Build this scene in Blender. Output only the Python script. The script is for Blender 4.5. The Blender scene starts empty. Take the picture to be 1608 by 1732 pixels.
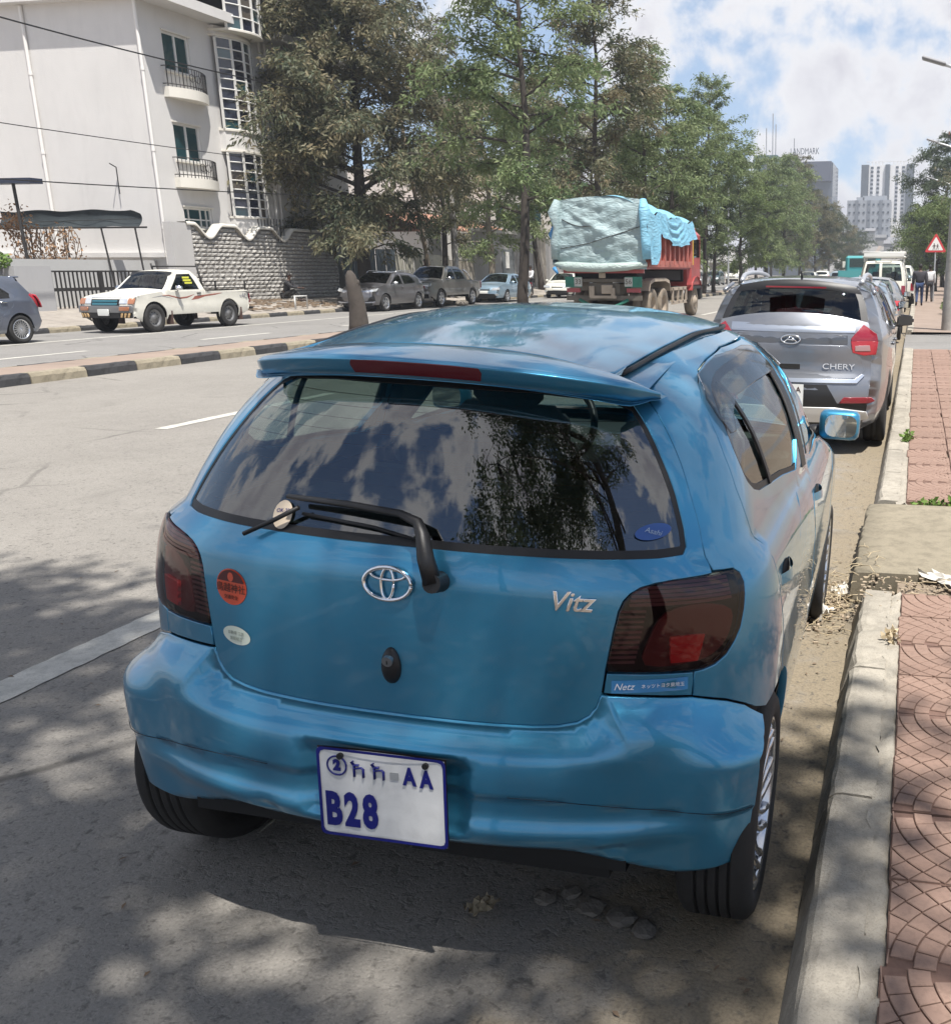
import bpy, bmesh, math, random
import numpy as np
from mathutils import Vector, Matrix
from mathutils.geometry import delaunay_2d_cdt
R = math.radians
scn = bpy.context.scene
COL = scn.collection
random.seed(7)

# ---------------------------------------------------------------- camera
cam_d = bpy.data.cameras.new('camera')
cam = bpy.data.objects.new('camera', cam_d); COL.objects.link(cam)
cam_d.sensor_fit = 'VERTICAL'; cam_d.sensor_height = 36.0
cam_d.lens = 36.0*1660/1732
cam_d.shift_x = (804-1210)/1732; cam_d.shift_y = (880-866)/1732
cam_d.clip_start = .05; cam_d.clip_end = 6000
cam.location = (0, 0, 1.61)
YAW, PITCH = .196, .250
fwd = Vector((-math.sin(YAW)*math.cos(PITCH), math.cos(YAW)*math.cos(PITCH), -math.sin(PITCH)))
cam.rotation_euler = fwd.to_track_quat('-Z', 'Y').to_euler()
scn.camera = cam

# ---------------------------------------------------------------- sun and sky
SUN = Vector((.31, -.28, 1)).normalized()
sun_d = bpy.data.lights.new('sun', 'SUN'); sun_d.energy = 4.6; sun_d.angle = R(.53); sun_d.color = (1, .955, .89)
sun = bpy.data.objects.new('sun', sun_d); COL.objects.link(sun)
sun.rotation_euler = SUN.to_track_quat('Z', 'Y').to_euler(); sun.location = SUN*60
world = bpy.data.worlds.new('World'); scn.world = world; world.use_nodes = True
wt = world.node_tree; wt.nodes.clear()
def wn(t, **k):
    n = wt.nodes.new(t)
    for a, b in k.items(): setattr(n, a, b)
    return n
def wl(a, b): wt.links.new(a, b)
sky = wn('ShaderNodeTexSky', sky_type='NISHITA', sun_disc=False)
sky.sun_elevation = math.asin(SUN.z); sky.sun_rotation = math.atan2(SUN.x, SUN.y)
sky.altitude = 2300; sky.air_density = 1.0; sky.dust_density = .6; sky.ozone_density = 1.2
tc = wn('ShaderNodeTexCoord')
sep = wn('ShaderNodeSeparateXYZ'); wl(tc.outputs['Generated'], sep.inputs[0])
def wm(op, a, b=None, c=None):
    n = wn('ShaderNodeMath', operation=op)
    for i, v in enumerate((a, b, c)):
        if v is None: continue
        if isinstance(v, (int, float)): n.inputs[i].default_value = v
        else: wl(v, n.inputs[i])
    return n.outputs[0]
def wramp(x, a, b):
    n = wn('ShaderNodeMapRange', interpolation_type='SMOOTHSTEP'); wl(x, n.inputs[0])
    n.inputs[1].default_value = a; n.inputs[2].default_value = b
    return n.outputs[0]
# cumulus sheet: direction projected on a layer overhead
zc = wm('MAXIMUM', wm('ADD', sep.outputs['Z'], .10), .02)
cmb = wn('ShaderNodeCombineXYZ'); wl(wm('DIVIDE', sep.outputs['X'], zc), cmb.inputs[0]); wl(wm('DIVIDE', sep.outputs['Y'], zc), cmb.inputs[1])
def wnoise(vec, scale, detail, rough, dist=0, off=(0,0,0)):
    mp = wn('ShaderNodeMapping'); wl(vec, mp.inputs[0]); mp.inputs['Location'].default_value = off
    n = wn('ShaderNodeTexNoise'); wl(mp.outputs[0], n.inputs['Vector'])
    n.inputs['Scale'].default_value = scale; n.inputs['Detail'].default_value = detail
    n.inputs['Roughness'].default_value = rough; n.inputs['Distortion'].default_value = dist
    return n.outputs['Fac']
OFF1, OFF2 = (6.9324, 4.5728, .2478), (18.6165, 6.4503, .0139)
big = wnoise(tc.outputs['Generated'], 3.4, 4, .5, .3, OFF1)
puff = wnoise(tc.outputs['Generated'], 9.0, 9, .60, .1, OFF2)
dens = wm('ADD', wm('MULTIPLY', big, .62), wm('MULTIPLY', puff, .38))
low = wramp(sep.outputs['Z'], .16, .0)
dens = wm('ADD', dens, wm('MULTIPLY', low, .075))
CLOUD_LO, CLOUD_HI = .47, .53
mask = wramp(dens, CLOUD_LO, CLOUD_HI)
core = wramp(dens, .50, .62)
shade = wnoise(tc.outputs['Generated'], 5.0, 5, .55, .2, (9, 2, 0))
ccol = wn('ShaderNodeMix', data_type='RGBA'); ccol.inputs['A'].default_value = (6.3, 6.3, 6.5, 1); ccol.inputs['B'].default_value = (4.05, 3.95, 4.5, 1)
wl(wm('MULTIPLY', core, wramp(shade, .30, .58)), ccol.inputs['Factor'])
skyb = wn('ShaderNodeMix', data_type='RGBA'); wl(wm('MULTIPLY', wramp(sep.outputs['Z'], .62, .12), .65), skyb.inputs['Factor']); wl(sky.outputs[0], skyb.inputs['A']); skyb.inputs['B'].default_value = (3.3, 4.4, 6.0, 1)
mixc = wn('ShaderNodeMix', data_type='RGBA'); wl(mask, mixc.inputs['Factor'])
wl(skyb.outputs['Result'], mixc.inputs['A']); wl(ccol.outputs['Result'], mixc.inputs['B'])
bg = wn('ShaderNodeBackground'); bg.inputs['Strength'].default_value = .09
wl(mixc.outputs['Result'], bg.inputs['Color'])
wo = wn('ShaderNodeOutputWorld'); wl(bg.outputs[0], wo.inputs[0])

scn.view_settings.view_transform = 'Standard'; scn.view_settings.look = 'None'
scn.view_settings.gamma = 1; scn.view_settings.use_curve_mapping = False
scn.view_settings.exposure = .75
scn.cycles.max_bounces = 8; scn.cycles.transparent_max_bounces = 16; scn.cycles.use_denoising = True
scn.cycles.caustics_reflective = False; scn.cycles.caustics_refractive = False
# ---------------------------------------------------------------- materials
MATS = {}
def new_mat(name):
    m = bpy.data.materials.new(name); m.use_nodes = True
    nt = m.node_tree; b = nt.nodes['Principled BSDF']
    return m, nt, b
def nlink(nt, a, b): nt.links.new(a, b)
def noise(nt, vec, scale, detail=4, rough=.5, dist=0):
    n = nt.nodes.new('ShaderNodeTexNoise'); n.inputs['Scale'].default_value = scale
    n.inputs['Detail'].default_value = detail; n.inputs['Roughness'].default_value = rough; n.inputs['Distortion'].default_value = dist
    if vec is not None: nlink(nt, vec, n.inputs['Vector'])
    return n.outputs['Fac']
def ramp(nt, fac, stops):
    n = nt.nodes.new('ShaderNodeValToRGB'); cr = n.color_ramp
    while len(cr.elements) < len(stops): cr.elements.new(.5)
    for e, (p, c) in zip(cr.elements, stops):
        e.position = p; e.color = (*c, 1) if len(c) == 3 else c
    nlink(nt, fac, n.inputs[0]); return n.outputs[0]
def coords(nt, kind='Object', scale=(1,1,1)):
    t = nt.nodes.new('ShaderNodeTexCoord'); m = nt.nodes.new('ShaderNodeMapping'); m.inputs['Scale'].default_value = scale
    nlink(nt, t.outputs[kind], m.inputs[0]); return m.outputs[0]
def bump(nt, b, h, strength=.3, dist=.01):
    n = nt.nodes.new('ShaderNodeBump'); n.inputs['Strength'].default_value = strength; n.inputs['Distance'].default_value = dist
    nlink(nt, h, n.inputs['Height']); nlink(nt, n.outputs[0], b.inputs['Normal'])
def mixcol(nt, fac, a, b):
    n = nt.nodes.new('ShaderNodeMix'); n.data_type = 'RGBA'
    for v, k in ((fac, 'Factor'), (a, 'A'), (b, 'B')):
        if isinstance(v, (int, float)): n.inputs[k].default_value = v
        elif isinstance(v, tuple): n.inputs[k].default_value = (*v, 1)
        else: nlink(nt, v, n.inputs[k])
    return n.outputs['Result']
def mat(name, col, rough=.6, metal=0, coat=0, spec=.5, var=0, vscale=3, bmp=0, bscale=60, emit=None, coat_rough=.04):
    """plain surface with optional mottling (var) and fine relief (bmp)"""
    if name in MATS: return MATS[name]
    m, nt, b = new_mat(name)
    b.inputs['Base Color'].default_value = (*col, 1); b.inputs['Roughness'].default_value = rough
    b.inputs['Metallic'].default_value = metal; b.inputs['Coat Weight'].default_value = coat; b.inputs['Coat Roughness'].default_value = coat_rough
    b.inputs['Specular IOR Level'].default_value = spec
    v = coords(nt) if (var or bmp) else None
    if var:
        f = noise(nt, v, vscale, 6, .6, .3)
        c = ramp(nt, f, [(.28, tuple(max(0, x*(1-var)) for x in col)), (.5, col), (.75, tuple(min(1, x*(1+var*.7)) for x in col))])
        nlink(nt, c, b.inputs['Base Color'])
    if bmp: bump(nt, b, noise(nt, v, bscale, 5, .6), bmp, .01)
    if emit: b.inputs['Emission Color'].default_value = (*col, 1); b.inputs['Emission Strength'].default_value = emit
    MATS[name] = m; return m
def glass_mat(name, tint=(.6,.65,.65), refl=(1,1,1), rough=0.0, ior=1.5, haze=0.0, hazecol=(.5,.5,.5)):
    """thin pane: tinted see-through plus fresnel mirror"""
    if name in MATS: return MATS[name]
    m = bpy.data.materials.new(name); m.use_nodes = True; nt = m.node_tree; nt.nodes.clear()
    o = nt.nodes.new('ShaderNodeOutputMaterial'); t = nt.nodes.new('ShaderNodeBsdfTransparent'); t.inputs[0].default_value = (*tint, 1)
    g = nt.nodes.new('ShaderNodeBsdfGlossy'); g.inputs['Roughness'].default_value = rough; g.inputs['Color'].default_value = (*refl, 1)
    f = nt.nodes.new('ShaderNodeFresnel'); gm = nt.nodes.new('ShaderNodeNewGeometry'); mr = nt.nodes.new('ShaderNodeMapRange'); mr.inputs[3].default_value = ior; mr.inputs[4].default_value = 1/ior; nlink(nt, gm.outputs['Backfacing'], mr.inputs[0]); nlink(nt, mr.outputs[0], f.inputs['IOR'])
    x = nt.nodes.new('ShaderNodeMixShader'); nlink(nt, f.outputs[0], x.inputs[0]); nlink(nt, g.outputs[0], x.inputs[2])
    base = t.outputs[0]
    if haze:
        d = nt.nodes.new('ShaderNodeBsdfDiffuse'); d.inputs[0].default_value = (*hazecol, 1)
        y = nt.nodes.new('ShaderNodeMixShader'); y.inputs[0].default_value = haze
        nlink(nt, base, y.inputs[1]); nlink(nt, d.outputs[0], y.inputs[2]); base = y.outputs[0]
    nlink(nt, base, x.inputs[1]); nlink(nt, x.outputs[0], o.inputs[0])
    MATS[name] = m; return m
def paint(name, col, metal=.55, rough=.38, coat=1.0, flake=True):
    """car paint: coloured base under a clear coat, faint dust and orange peel"""
    if name in MATS: return MATS[name]
    m, nt, b = new_mat(name)
    v = coords(nt)
    f = noise(nt, v, 2.5, 6, .65, .4)
    c = ramp(nt, f, [(.3, tuple(x*.93 for x in col)), (.7, tuple(min(1, x*1.05) for x in col))])
    dust = ramp(nt, noise(nt, v, 9, 8, .7, .2), [(.45, (0,0,0)), (.85, (.10,.10,.10))])
    nlink(nt, mixcol(nt, dust, c, (.33,.31,.28)), b.inputs['Base Color'])
    b.inputs['Metallic'].default_value = metal; b.inputs['Roughness'].default_value = rough
    b.inputs['Coat Weight'].default_value = coat; b.inputs['Coat Roughness'].default_value = .035
    cr = ramp(nt, noise(nt, v, 5, 6, .6), [(.4, (.02,.02,.02)), (.8, (.10,.10,.10))]); nlink(nt, cr, b.inputs['Coat Roughness'])
    MATS[name] = m; return m

# ---------------------------------------------------------------- mesh builder
class MB:
    def __init__(s): s.v = []; s.f = []; s.m = []; s.n = []; s.mats = []; s.cur = 0; s.sm = []
    def mat(s, m):
        if m not in s.mats: s.mats.append(m)
        s.cur = s.mats.index(m); return s
    def face(s, idx, smooth=False, normals=None):
        s.f.append(tuple(idx)); s.m.append(s.cur); s.sm.append(smooth); s.n.append(normals)
    def add(s, vs, fs, smooth=False, M=None, nrm=None):
        o = len(s.v)
        for p in vs: s.v.append(tuple(M @ Vector(p)) if M is not None else tuple(p))
        for f in fs:
            s.face([o+i for i in f], smooth, None if nrm is None else [nrm[i] for i in f])
        return s
    def box(s, c, d, M=None, bev=0):
        x, y, z = (q/2 for q in d); cx, cy, cz = c
        if bev <= 0:
            vs = [(cx+a*x, cy+b*y, cz+e*z) for a in (-1,1) for b in (-1,1) for e in (-1,1)]
            fs = [(0,1,3,2),(4,6,7,5),(0,4,5,1),(2,3,7,6),(0,2,6,4),(1,5,7,3)]
            return s.add(vs, fs, False, M)
        bev = min(bev, x*.9, y*.9, z*.9); bm = bmesh.new(); bmesh.ops.create_cube(bm, size=1)
        for q in bm.verts: q.co = (cx+q.co.x*2*x, cy+q.co.y*2*y, cz+q.co.z*2*z)
        bmesh.ops.bevel(bm, geom=bm.edges[:], offset=bev, segments=1, affect='EDGES', profile=.5)
        return s.bm(bm, False, M)
    def bm(s, bm, smooth=False, M=None):
        bm.verts.index_update(); s.add([q.co[:] for q in bm.verts], [[w.index for w in f.verts] for f in bm.faces], smooth, M); bm.free(); return s
    def cyl(s, a, b, r0, r1=None, seg=10, smooth=True, caps=True, M=None):
        r1 = r0 if r1 is None else r1
        a, b = Vector(a), Vector(b); d = (b-a).normalized()
        u = d.orthogonal().normalized(); w = d.cross(u)
        vs = []; fs = []
        for k in range(seg):
            t = 2*math.pi*k/seg; e = u*math.cos(t)+w*math.sin(t); vs += [a+e*r0, b+e*r1]
        for k in range(seg): j = (k+1) % seg; fs.append((2*k, 2*j, 2*j+1, 2*k+1))
        s.add(vs, fs, smooth, M)
        if caps: s.add([vs[2*k] for k in range(seg)], [tuple(reversed(range(seg)))], False, M); s.add([vs[2*k+1] for k in range(seg)], [tuple(range(seg))], False, M)
        return s
    def tube(s, pts, r, seg=8, smooth=True, M=None, rad=None, flat=1.0):
        pts = [Vector(p) for p in pts]; n = len(pts); vs = []; fs = []; up = None
        for i, p in enumerate(pts):
            d = (pts[min(i+1, n-1)]-pts[max(i-1, 0)]).normalized()
            u = d.orthogonal().normalized() if up is None else (up-d*up.dot(d)).normalized()
            up = u; w = d.cross(u); rr = r if rad is None else rad[i]
            for k in range(seg):
                t = 2*math.pi*k/seg; vs.append(p+u*math.cos(t)*rr+w*math.sin(t)*rr*flat)
        for i in range(n-1):
            for k in range(seg):
                j = (k+1) % seg; fs.append((i*seg+k, i*seg+j, (i+1)*seg+j, (i+1)*seg+k))
        fs.append(tuple(reversed(range(seg)))); fs.append(tuple((n-1)*seg+k for k in range(seg)))
        return s.add(vs, fs, smooth, M)
    def lathe(s, prof, seg=24, M=None, smooth=True):
        """profile of (radius, x) turned about the local x axis"""
        vs = []; fs = []; n = len(prof)
        for k in range(seg):
            t = 2*math.pi*k/seg
            for r, x in prof: vs.append((x, r*math.cos(t), r*math.sin(t)))
        for k in range(seg):
            j = (k+1) % seg
            for i in range(n-1): fs.append((k*n+i, k*n+i+1, j*n+i+1, j*n+i))
        return s.add(vs, fs, smooth, M)
    def prism(s, poly, h, M=None, bev=0):
        """polygon in local xy raised by h along z"""
        n = len(poly)
        if bev:
            c = np.mean(np.array(poly), 0); top = [tuple(np.array(p)+(c-np.array(p))/max(1e-6, np.linalg.norm(c-np.array(p)))*bev) for p in poly]
            vs = [(x, y, 0) for x, y in poly]+[(x, y, h-bev) for x, y in poly]+[(x, y, h) for x, y in top]
            fs = [tuple(range(2*n, 3*n))]
            for i in range(n):
                j = (i+1) % n; fs += [(i, j, n+j, n+i), (n+i, n+j, 2*n+j, 2*n+i)]
            return s.add(vs, fs, False, M)
        vs = [(x, y, 0) for x, y in poly]+[(x, y, h) for x, y in poly]
        fs = [tuple(range(n, 2*n)), tuple(reversed(range(n)))]+[(i, (i+1) % n, n+(i+1) % n, n+i) for i in range(n)]
        return s.add(vs, fs, False, M)
    def grid(s, fn, us, vs_, smooth=True, M=None, flip=False):
        nu, nv = len(us), len(vs_); P = [fn(u, v) for u in us for v in vs_]
        F = []
        for i in range(nu-1):
            for j in range(nv-1):
                q = (i*nv+j, (i+1)*nv+j, (i+1)*nv+j+1, i*nv+j+1); F.append(q[::-1] if flip else q)
        return s.add(P, F, smooth, M)
    def build(s, name, m=None, parent=None, loc=None, rot=None):
        me = bpy.data.meshes.new(name); me.from_pydata(s.v, [], s.f)
        ms = s.mats if s.mats else [m]
        for x in ms: me.materials.append(x)
        if len(s.mats) > 1: me.polygons.foreach_set('material_index', s.m)
        me.polygons.foreach_set('use_smooth', s.sm)
        if any(x is not None for x in s.n):
            L = []
            for f, nn in zip(s.f, s.n): L += [tuple(q) for q in nn] if nn is not None else [(0,0,0)]*len(f)
            me.validate(clean_customdata=False) if False else None
            me.normals_split_custom_set(L)
        me.update()
        o = bpy.data.objects.new(name, me); COL.objects.link(o)
        if parent: o.parent = parent
        if loc: o.location = loc
        if rot: o.rotation_euler = rot
        return o
def tag(o, label=None, cat=None, group=None, kind=None):
    if label: o['label'] = label
    if cat: o['category'] = cat
    if group: o['group'] = group
    if kind: o['kind'] = kind
    return o
def empty(name, loc=(0,0,0), rz=0, label=None, cat=None, group=None, kind=None):
    o = bpy.data.objects.new(name, None); COL.objects.link(o); o.location = loc; o.rotation_euler = (0, 0, rz)
    o.empty_display_size = .2
    return tag(o, label, cat, group, kind)
def copy_tree(o, parent=None):
    c = o.copy(); COL.objects.link(c)
    if parent: c.parent = parent; c.matrix_parent_inverse = o.matrix_parent_inverse.copy()
    for ch in list(o.children): copy_tree(ch, c)
    return c
def text_obj(name, body, size, m, parent=None, M=None, depth=.001, shear=0, align='CENTER', bevel=0, sx=1, fat=0):
    cu = bpy.data.curves.new(name, 'FONT'); cu.body = body; cu.size = size; cu.extrude = depth; cu.shear = shear
    cu.align_x = align; cu.align_y = 'CENTER'; cu.bevel_depth = bevel; cu.offset = fat; cu.resolution_u = 3
    t = bpy.data.objects.new(name, cu); COL.objects.link(t)
    bpy.context.view_layer.update()
    me = bpy.data.meshes.new_from_object(t.evaluated_get(bpy.context.evaluated_depsgraph_get()))
    bpy.data.objects.remove(t); bpy.data.curves.remove(cu)
    me.materials.clear(); me.materials.append(m)
    if sx != 1:
        for q in me.vertices: q.co.x *= sx
    o = bpy.data.objects.new(name, me); COL.objects.link(o)
    if parent: o.parent = parent
    if M is not None: o.matrix_local = M
    return o
def frame_M(o, x, z):
    """matrix whose local x runs along x and local z (out of the page) along z"""
    x = Vector(x).normalized(); z = Vector(z).normalized(); y = z.cross(x).normalized(); x = y.cross(z)
    return Matrix(((x.x, y.x, z.x, o[0]), (x.y, y.y, z.y, o[1]), (x.z, y.z, z.z, o[2]), (0, 0, 0, 1)))

# ---------------------------------------------------------------- polygon patches on a curved surface
def pip(px, py, poly):
    poly = np.asarray(poly); x1, y1 = poly[:, 0], poly[:, 1]; x2, y2 = np.roll(x1, -1), np.roll(y1, -1)
    px = np.asarray(px)[:, None]; py = np.asarray(py)[:, None]
    c = ((y1 > py) != (y2 > py)) & (px < (x2-x1)*(py-y1)/np.where(y2 == y1, 1e-12, y2-y1)+x1)
    return (c.sum(1) % 2) == 1
def area2(p): p = np.asarray(p); return .5*np.sum(p[:, 0]*np.roll(p[:, 1], -1)-np.roll(p[:, 0], -1)*p[:, 1])
def ccw(p): return p if area2(p) > 0 else p[::-1]
def densify(p, res):
    p = [np.array(q, float) for q in p]; o = []
    for i in range(len(p)):
        a, b = p[i], p[(i+1) % len(p)]; n = max(1, int(math.ceil(np.linalg.norm(b-a)/res)))
        o += [a+(b-a)*k/n for k in range(n)]
    return np.array(o)
def inset(p, d):
    p = np.asarray(p, float); a = p-np.roll(p, 1, 0); b = np.roll(p, -1, 0)-p
    a /= np.maximum(1e-9, np.linalg.norm(a, axis=1))[:, None]; b /= np.maximum(1e-9, np.linalg.norm(b, axis=1))[:, None]
    na = np.stack([-a[:, 1], a[:, 0]], 1); nb = np.stack([-b[:, 1], b[:, 0]], 1); m = na+nb
    l = np.maximum(.35, (m*m).sum(1)/2)
    return p+m/l[:, None]*d
def spline(pts, n=4, closed=False):
    """Catmull-Rom through control points"""
    P = [np.array(q, float) for q in pts]; N = len(P); o = []
    for i in range(N if closed else N-1):
        p1, p2 = P[i], P[(i+1) % N]
        p0 = P[(i-1) % N] if (closed or i > 0) else 2*p1-p2
        p3 = P[(i+2) % N] if (closed or i+2 < N) else 2*p2-p1
        for k in range(n):
            t = k/n; o.append(.5*((2*p1)+(p2-p0)*t+(2*p0-5*p1+4*p2-p3)*t*t+(3*p1-p0-3*p2+p3)*t**3))
    if not closed: o.append(P[-1])
    return [tuple(q) for q in o]
def surf_normal(S, u, v, h=1e-3):
    a = Vector(S(u+h, v))-Vector(S(u-h, v)); b = Vector(S(u, v+h))-Vector(S(u, v-h))
    n = a.cross(b); return n.normalized() if n.length > 1e-12 else Vector((0, 0, 1))
def patch(mb, poly, S, res=.03, off=0.0, thick=.012, gap=.0025, holes=(), flip=False, rim=.0016, back=False, sign=1):
    """mesh the polygon (surface parameters) on S, with rounded turned-in edges; sign=-1 mirrors u"""
    P = ccw(np.array([(sign*a, b) for a, b in poly], float)); P = densify(P, res)
    if gap: P = inset(P, gap)
    H = []
    for h in holes:
        q = ccw(np.array([(sign*a, b) for a, b in h], float)); q = densify(q, res)
        H.append(inset(q, -gap) if gap else q)
    lo, hi = P.min(0), P.max(0)
    gx = np.arange(lo[0]+res*.5, hi[0], res); gy = np.arange(lo[1]+res*.5, hi[1], res)
    g = np.array([(a+(res*.5 if j % 2 else 0), b) for j, b in enumerate(gy) for a in gx]) if len(gx)*len(gy) else np.zeros((0, 2))
    if len(g):
        ok = pip(g[:, 0], g[:, 1], inset(P, res*.45))
        for h in H: ok &= ~pip(g[:, 0], g[:, 1], inset(h, -res*.45))
        g = g[ok]
    pts = [tuple(q) for q in P]; loops = [(0, len(P))]
    for h in H: loops.append((len(pts), len(pts)+len(h))); pts += [tuple(q) for q in h]
    edges = [(i, i+1 if i+1 < e else s0) for s0, e in loops for i in range(s0, e)]
    pts += [tuple(q) for q in g]
    vo, eo, fo, ov, oe, of = delaunay_2d_cdt([Vector(q) for q in pts], edges, [], 0, 1e-7)
    vo = np.array([tuple(q) for q in vo]); cen = np.array([vo[list(f)].mean(0) for f in fo])
    ok = pip(cen[:, 0], cen[:, 1], P)
    for h in H: ok &= ~pip(cen[:, 0], cen[:, 1], h)
    nrm = [surf_normal(S, *q) for q in vo]
    if flip: nrm = [-q for q in nrm]
    pos = [Vector(S(*q))+n*off for q, n in zip(vo, nrm)]
    F = []
    for f, k in zip(fo, ok):
        if not k: continue
        a, b, c = pos[f[0]], pos[f[1]], pos[f[2]]
        F.append(tuple(f) if (b-a).cross(c-a).dot(nrm[f[0]]) >= 0 else tuple(f)[::-1])
    mb.add(pos, F, True, None, nrm)
    if thick:
        for li, (s0, e) in enumerate(loops):
            L = P if li == 0 else H[li-1]; n = len(L)
            O = inset(L, -.004 if li == 0 else .004)
            N_ = [surf_normal(S, *q)*(-1 if flip else 1) for q in L]
            B = [Vector(S(*q))+nn*off for q, nn in zip(L, N_)]
            T = []
            for q, b, nn in zip(O, B, N_):
                t = Vector(S(*q))+nn*off-b; t -= nn*t.dot(nn); T.append(t.normalized() if t.length > 1e-9 else Vector((0, 0, 1)))
            r1 = [b+t*rim-nn*rim for b, t, nn in zip(B, T, N_)]; r2 = [a-nn*thick for a, nn in zip(r1, N_)]
            vs = B+r1+r2; nn2 = N_+[(a*.35+t).normalized() for a, t in zip(N_, T)]+T; fs = []
            for i in range(n):
                j = (i+1) % n
                for o in (0, n): fs.append((o+i, o+n+i, o+n+j, o+j))
            # orientation from the outward tangent
            f0 = fs[1]; nr = (vs[f0[1]]-vs[f0[0]]).cross(vs[f0[2]]-vs[f0[0]])
            if nr.dot(T[0]) < 0: fs = [f[::-1] for f in fs]
            mb.add(vs, fs, True, None, nn2)
    return mb
# ---------------------------------------------------------------- ground, road, kerbs, pavements
def asphalt(name, base, dust, dust_lo, dust_hi, rough_scale=1.0):
    """aggregate asphalt; dust gathers with x between dust_lo and dust_hi (towards the gutter)"""
    m, nt, b = new_mat(name); v = coords(nt)
    n1 = noise(nt, v, .45, 6, .6, .4); n2 = noise(nt, v, 5, 6, .65, .3); n3 = noise(nt, v, 110, 3, .6)
    vo = nt.nodes.new('ShaderNodeTexVoronoi'); vo.inputs['Scale'].default_value = 75; nlink(nt, v, vo.inputs['Vector'])
    c = ramp(nt, n1, [(.30, tuple(x*.86 for x in base)), (.70, tuple(x*1.12 for x in base))])
    c = mixcol(nt, ramp(nt, n2, [(.42, (0,0,0)), (.75, (.5,.5,.5))]), c, tuple(x*1.22 for x in base))
    c = mixcol(nt, ramp(nt, vo.outputs['Distance'], [(.12, (.38,.38,.38)), (.40, (0,0,0))]), c, tuple(x*1.55 for x in base))
    c = mixcol(nt, ramp(nt, n3, [(.33, (.45,.45,.45)), (.50, (0,0,0))]), c, tuple(x*.42 for x in base))
    sp = nt.nodes.new('ShaderNodeSeparateXYZ'); nlink(nt, v, sp.inputs[0])
    ad = nt.nodes.new('ShaderNodeMath'); ad.operation = 'ADD'; nlink(nt, sp.outputs['X'], ad.inputs[0])
    sc = nt.nodes.new('ShaderNodeMath'); sc.operation = 'MULTIPLY_ADD'; nlink(nt, n2, sc.inputs[0]); sc.inputs[1].default_value = 1.6; sc.inputs[2].default_value = -.8
    nlink(nt, sc.outputs[0], ad.inputs[1])
    mr = nt.nodes.new('ShaderNodeMapRange'); mr.interpolation_type = 'SMOOTHSTEP'; nlink(nt, ad.outputs[0], mr.inputs[0]); mr.inputs[1].default_value = dust_lo; mr.inputs[2].default_value = dust_hi; mr.inputs[4].default_value = .85
    c = mixcol(nt, mr.outputs[0], c, mixcol(nt, ramp(nt, n3, [(.35, (0,0,0)), (.6, (1,1,1))]), tuple(x*.72 for x in dust), dust))
    # old tyre-worn and oily blotches with their own outline
    n4 = noise(nt, v, 1.1, 4, .6, .8); c = mixcol(nt, ramp(nt, n4, [(.60, (0,0,0)), (.72, (.30,.30,.30))]), c, tuple(x*.55 for x in base))
    pit = noise(nt, v, 34, 3, .6, .4); c = mixcol(nt, ramp(nt, pit, [(.30, (.75,.75,.75)), (.42, (0,0,0))]), c, tuple(x*.38 for x in base))
    ck = nt.nodes.new('ShaderNodeTexVoronoi'); ck.feature = 'DISTANCE_TO_EDGE'; ck.inputs['Scale'].default_value = .42
    wv = nt.nodes.new('ShaderNodeMix'); wv.data_type = 'RGBA'; wv.inputs['Factor'].default_value = .10; nlink(nt, v, wv.inputs['A']); nz = nt.nodes.new('ShaderNodeTexNoise'); nz.inputs['Scale'].default_value = 3; nz.inputs['Detail'].default_value = 6; nlink(nt, v, nz.inputs['Vector']); nlink(nt, nz.outputs['Color'], wv.inputs['B']); nlink(nt, wv.outputs['Result'], ck.inputs['Vector'])
    msk = ramp(nt, noise(nt, v, .35, 3, .5), [(.50, (0,0,0)), (.60, (1,1,1))])
    c = mixcol(nt, mixcol(nt, msk, (0,0,0), ramp(nt, ck.outputs['Distance'], [(.004, (.8,.8,.8)), (.012, (0,0,0))])), c, tuple(x*.35 for x in base))
    nlink(nt, c, b.inputs['Base Color']); b.inputs['Roughness'].default_value = .88; b.inputs['Specular IOR Level'].default_value = .3
    h = nt.nodes.new('ShaderNodeMath'); h.operation = 'MULTIPLY_ADD'; nlink(nt, ramp(nt, noise(nt, v, 34, 3, .6, .4), [(.36, (0,0,0)), (.50, (1,1,1))]), h.inputs[0]); h.inputs[1].default_value = .55; nlink(nt, noise(nt, v, 130, 6, .75), h.inputs[2])
    bump(nt, b, h.outputs[0], .6*rough_scale, .006)
    MATS[name] = m; return m
def concrete(name, col, var=.28, scale=6, bmp=.5):
    m, nt, b = new_mat(name); v = coords(nt)
    n1 = noise(nt, v, scale*.25, 5, .6, .4); n2 = noise(nt, v, scale*2.5, 7, .7, .2); n3 = noise(nt, v, 160, 3, .6)
    c = ramp(nt, n1, [(.3, tuple(x*(1-var) for x in col)), (.7, tuple(x*(1+var*.4) for x in col))])
    c = mixcol(nt, ramp(nt, n2, [(.35, (.6,.6,.6)), (.55, (0,0,0))]), c, tuple(x*.55 for x in col))
    c = mixcol(nt, ramp(nt, n3, [(.36, (.4,.4,.4)), (.48, (0,0,0))]), c, tuple(x*.5 for x in col))
    nlink(nt, c, b.inputs['Base Color']); b.inputs['Roughness'].default_value = .9; b.inputs['Specular IOR Level'].default_value = .25
    bump(nt, b, mixcol(nt, .5, n2, n3), bmp, .008); MATS[name] = m; return m
M_ASPH = asphalt('asphalt_dusty', (.245,.230,.207), (.275,.225,.152), -1.05, -.35)
M_ASPH2 = asphalt('asphalt_far', (.225,.217,.205), (.2,.19,.18), 900, 901)
M_KERB = concrete('kerb_concrete', (.40,.365,.305), .30, 7, .8)
M_SLAB = concrete('slab_concrete', (.285,.25,.185), .16, 5, .35)
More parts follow.
